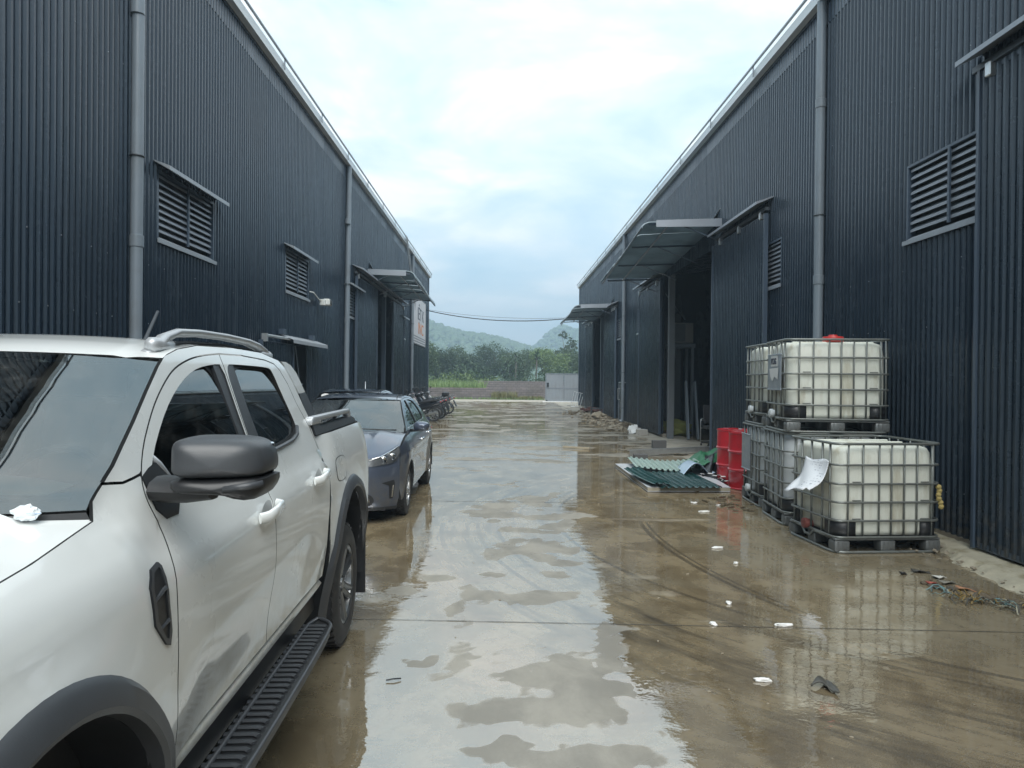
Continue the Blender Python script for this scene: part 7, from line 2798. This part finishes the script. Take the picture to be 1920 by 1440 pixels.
def bike(label, loc, rz, paint, box=False):
    """underbone motorbike; front towards -X, tail +X"""
    b = thing('motorbike', label, 'motorbike', loc, rz, 'motorbikes parked in a row by the left warehouse')
    b.rotation_euler = (R(6), 0, rz)
    for (nm, x) in (('front_wheel', -0.62), ('rear_wheel', 0.60)):
        w = bpy.data.objects.new(nm, None)
        linkobj(w, b)
        w.location = (x, 0, 0.28)
        RX = Matrix.Rotation(PI / 2, 4, 'X')
        mb = MB()
        pr = [(0.225, -0.03), (0.25, -0.042), (0.275, -0.03), (0.282, 0), (0.275, 0.03), (0.25, 0.042), (0.225, 0.03), (0.225, -0.03)]
        mb.lathe(pr, 28, RX, cap=False)
        mb.build('tyre', MAT['rubber'], w, True, 50)
        mb = MB()
        mb.lathe([(0.228, -0.025), (0.20, -0.018), (0.20, 0.018), (0.228, 0.025)], 24, RX, cap=False)
        mb.lathe([(0.045, -0.05), (0.045, 0.05)], 12, RX)
        for k in range(10):
            a = 2 * PI * k / 10
            mb.tube([RX @ Vector((0.04 * math.cos(a), 0.04 * math.sin(a), 0.02)), RX @ Vector((0.205 * math.cos(a + .3), 0.205 * math.sin(a + .3), 0))], 0.006, 4)
        mb.build('rim', MAT['alloy_light'], w, True, 40)
    def part(nm, mat, fn, smooth=True):
        mb = MB()
        fn(mb)
        return mb.build(nm, mat, b, smooth, 40)
    def body(mb):
        secs = [(-0.42, 0.06, 0.80, 0.95), (-0.30, 0.09, 0.45, 0.88), (-0.12, 0.08, 0.36, 0.62), (0.05, 0.09, 0.40, 0.68), (0.25, 0.115, 0.46, 0.74), (0.50, 0.10, 0.56, 0.77), (0.78, 0.06, 0.66, 0.80), (0.90, 0.03, 0.74, 0.81)]
        n = 10
        vs = []
        for (x, w, z0, z1) in secs:
            for k in range(n):
                a = 2 * PI * k / n
                vs.append((x, w * math.copysign(abs(math.cos(a)) ** 0.7, math.cos(a)), (z0 + z1) / 2 + (z1 - z0) / 2 * math.sin(a)))
        mb.add(vs, [(i * n + k, i * n + (k + 1) % n, (i + 1) * n + (k + 1) % n, (i + 1) * n + k) for i in range(len(secs) - 1) for k in range(n)])
        mb.add(vs[:n], [tuple(range(n))]); mb.add(vs[-n:], [tuple(range(n))])
    part('fairing', paint, body)
    def legsh(mb):
        for s_ in (-1, 1):
            mb.grid(lambda u, v: (-0.34 - 0.10 * v + 0.05 * u, s_ * (0.06 + 0.16 * math.sin(u * 1.5)), 0.28 + 0.62 * v), 6, 8)
    part('leg_shield', paint, legsh)
    def seat(mb):
        secs = [(-0.02, 0.09, 0.70, 0.77), (0.15, 0.12, 0.72, 0.80), (0.35, 0.125, 0.75, 0.82), (0.55, 0.115, 0.775, 0.85), (0.75, 0.08, 0.79, 0.86)]
        n = 10
        vs = []
        for (x, w, z0, z1) in secs:
            for k in range(n):
                a = 2 * PI * k / n
                vs.append((x, w * math.cos(a), (z0 + z1) / 2 + (z1 - z0) / 2 * math.sin(a)))
        mb.add(vs, [(i * n + k, i * n + (k + 1) % n, (i + 1) * n + (k + 1) % n, (i + 1) * n + k) for i in range(len(secs) - 1) for k in range(n)])
        mb.add(vs[:n], [tuple(range(n))]); mb.add(vs[-n:], [tuple(range(n))])
    part('seat', MAT['seat'], seat)
    part('front_fork', MAT['alloy'], lambda mb: (mb.tube([(-0.42, 0.05, 0.80), (-0.62, 0.06, 0.28)], 0.022, 8), mb.tube([(-0.42, -0.05, 0.80), (-0.62, -0.06, 0.28)], 0.022, 8)))
    part('mudguard', paint, lambda mb: mb.grid(lambda u, v: (-0.62 + 0.31 * math.cos(R(20 + 130 * u)), 0.10 * (v - 0.5) * 1.0, 0.28 + (0.31 - 0.03 * abs(v - .5) * 2) * math.sin(R(20 + 130 * u))), 12, 4))
    part('head_cowl', paint, lambda mb: mb.box((-0.42, 0, 0.98), (0.20, 0.26, 0.16), bevel=0.06, seg=2))
    part('headlight', MAT['chrome'], lambda mb: mb.box((-0.525, 0, 0.98), (0.03, 0.17, 0.10), bevel=0.014))
    part('handlebar', MAT['black'], lambda mb: mb.tube([(-0.30, 0.34, 1.02), (-0.38, 0.16, 1.03), (-0.40, 0, 1.02), (-0.38, -0.16, 1.03), (-0.30, -0.34, 1.02)], 0.016, 8))
    for s_ in (-1, 1):
        def mir(mb):
            mb.tube([(-0.36, s_ * 0.24, 1.03), (-0.36, s_ * 0.30, 1.20)], 0.006, 5)
            mb.box((-0.36, s_ * 0.33, 1.24), (0.03, 0.13, 0.085), bevel=0.014)
        part('mirror', MAT['black'], mir)
    part('exhaust', MAT['galv'], lambda mb: mb.tube([(0.0, -0.12, 0.30), (0.30, -0.15, 0.27), (0.40, -0.16, 0.30), (0.82, -0.17, 0.40)], [0.018, 0.02, 0.045, 0.045], 10))
    part('engine', MAT['alloy'], lambda mb: (mb.box((0.02, 0, 0.32), (0.34, 0.2, 0.2), bevel=0.04), mb.box((-0.18, 0, 0.36), (0.16, 0.14, 0.13), bevel=0.02)))
    part('tail_lamp', MAT['red_lamp'], lambda mb: mb.box((0.90, 0, 0.79), (0.05, 0.13, 0.07), bevel=0.018))
    part('rear_rack', MAT['chrome'], lambda mb: mb.tube([(0.55, 0.10, 0.86), (0.86, 0.09, 0.89), (0.92, 0, 0.89), (0.86, -0.09, 0.89), (0.55, -0.10, 0.86)], 0.011, 6))
    part('rear_guard', MAT['black'], lambda mb: mb.box((0.93, 0, 0.52), (0.03, 0.16, 0.34), Matrix.Rotation(R(-25), 4, 'Y'), bevel=0.008))
    part('swing_arm', MAT['steel_dark'], lambda mb: (mb.tube([(0.15, 0.07, 0.34), (0.60, 0.08, 0.28)], 0.02, 6), mb.tube([(0.42, 0.1, 0.68), (0.55, 0.1, 0.32)], 0.024, 8)))
    part('stand', MAT['steel_dark'], lambda mb: mb.tube([(0.05, 0.10, 0.24), (0.10, 0.24, 0.015)], 0.011, 6))
    if box:
        part('rear_seat_pad', MAT['black'], lambda mb: mb.box((0.70, 0, 0.98), (0.3, 0.28, 0.2), bevel=0.05, seg=2))
    return b


bike('black motorbike nearest to the parked saloons, pale seat side', (-3.25, 28.2, 0.0), R(-14), MAT['bike_dark'])
bike('grey motorbike second in the row, behind the nearest black one', (-3.30, 29.6, 0.0), R(-10), MAT['bike_grey'])
bike('maroon motorbike third in the row, standing nearest the wall', (-3.45, 31.0, 0.0), R(-16), MAT['bike_red'])
bike('black motorbike fourth in the row with a boxy pad on its tail', (-3.25, 32.6, 0.0), R(-8), MAT['bike_dark'], True)
bike('maroon motorbike wedged between the boxy-tailed one and the farthest one', (-3.4, 33.5, 0.0), R(-20), MAT['bike_red'])
bike('dark motorbike squeezed between the grey and the maroon one near the wall', (-3.15, 30.3, 0.0), R(-22), MAT['bike_dark'])
bike('farthest grey motorbike in the row, its rear wheel sticking out most', (-3.15, 34.4, 0.0), R(-12), MAT['bike_grey'])
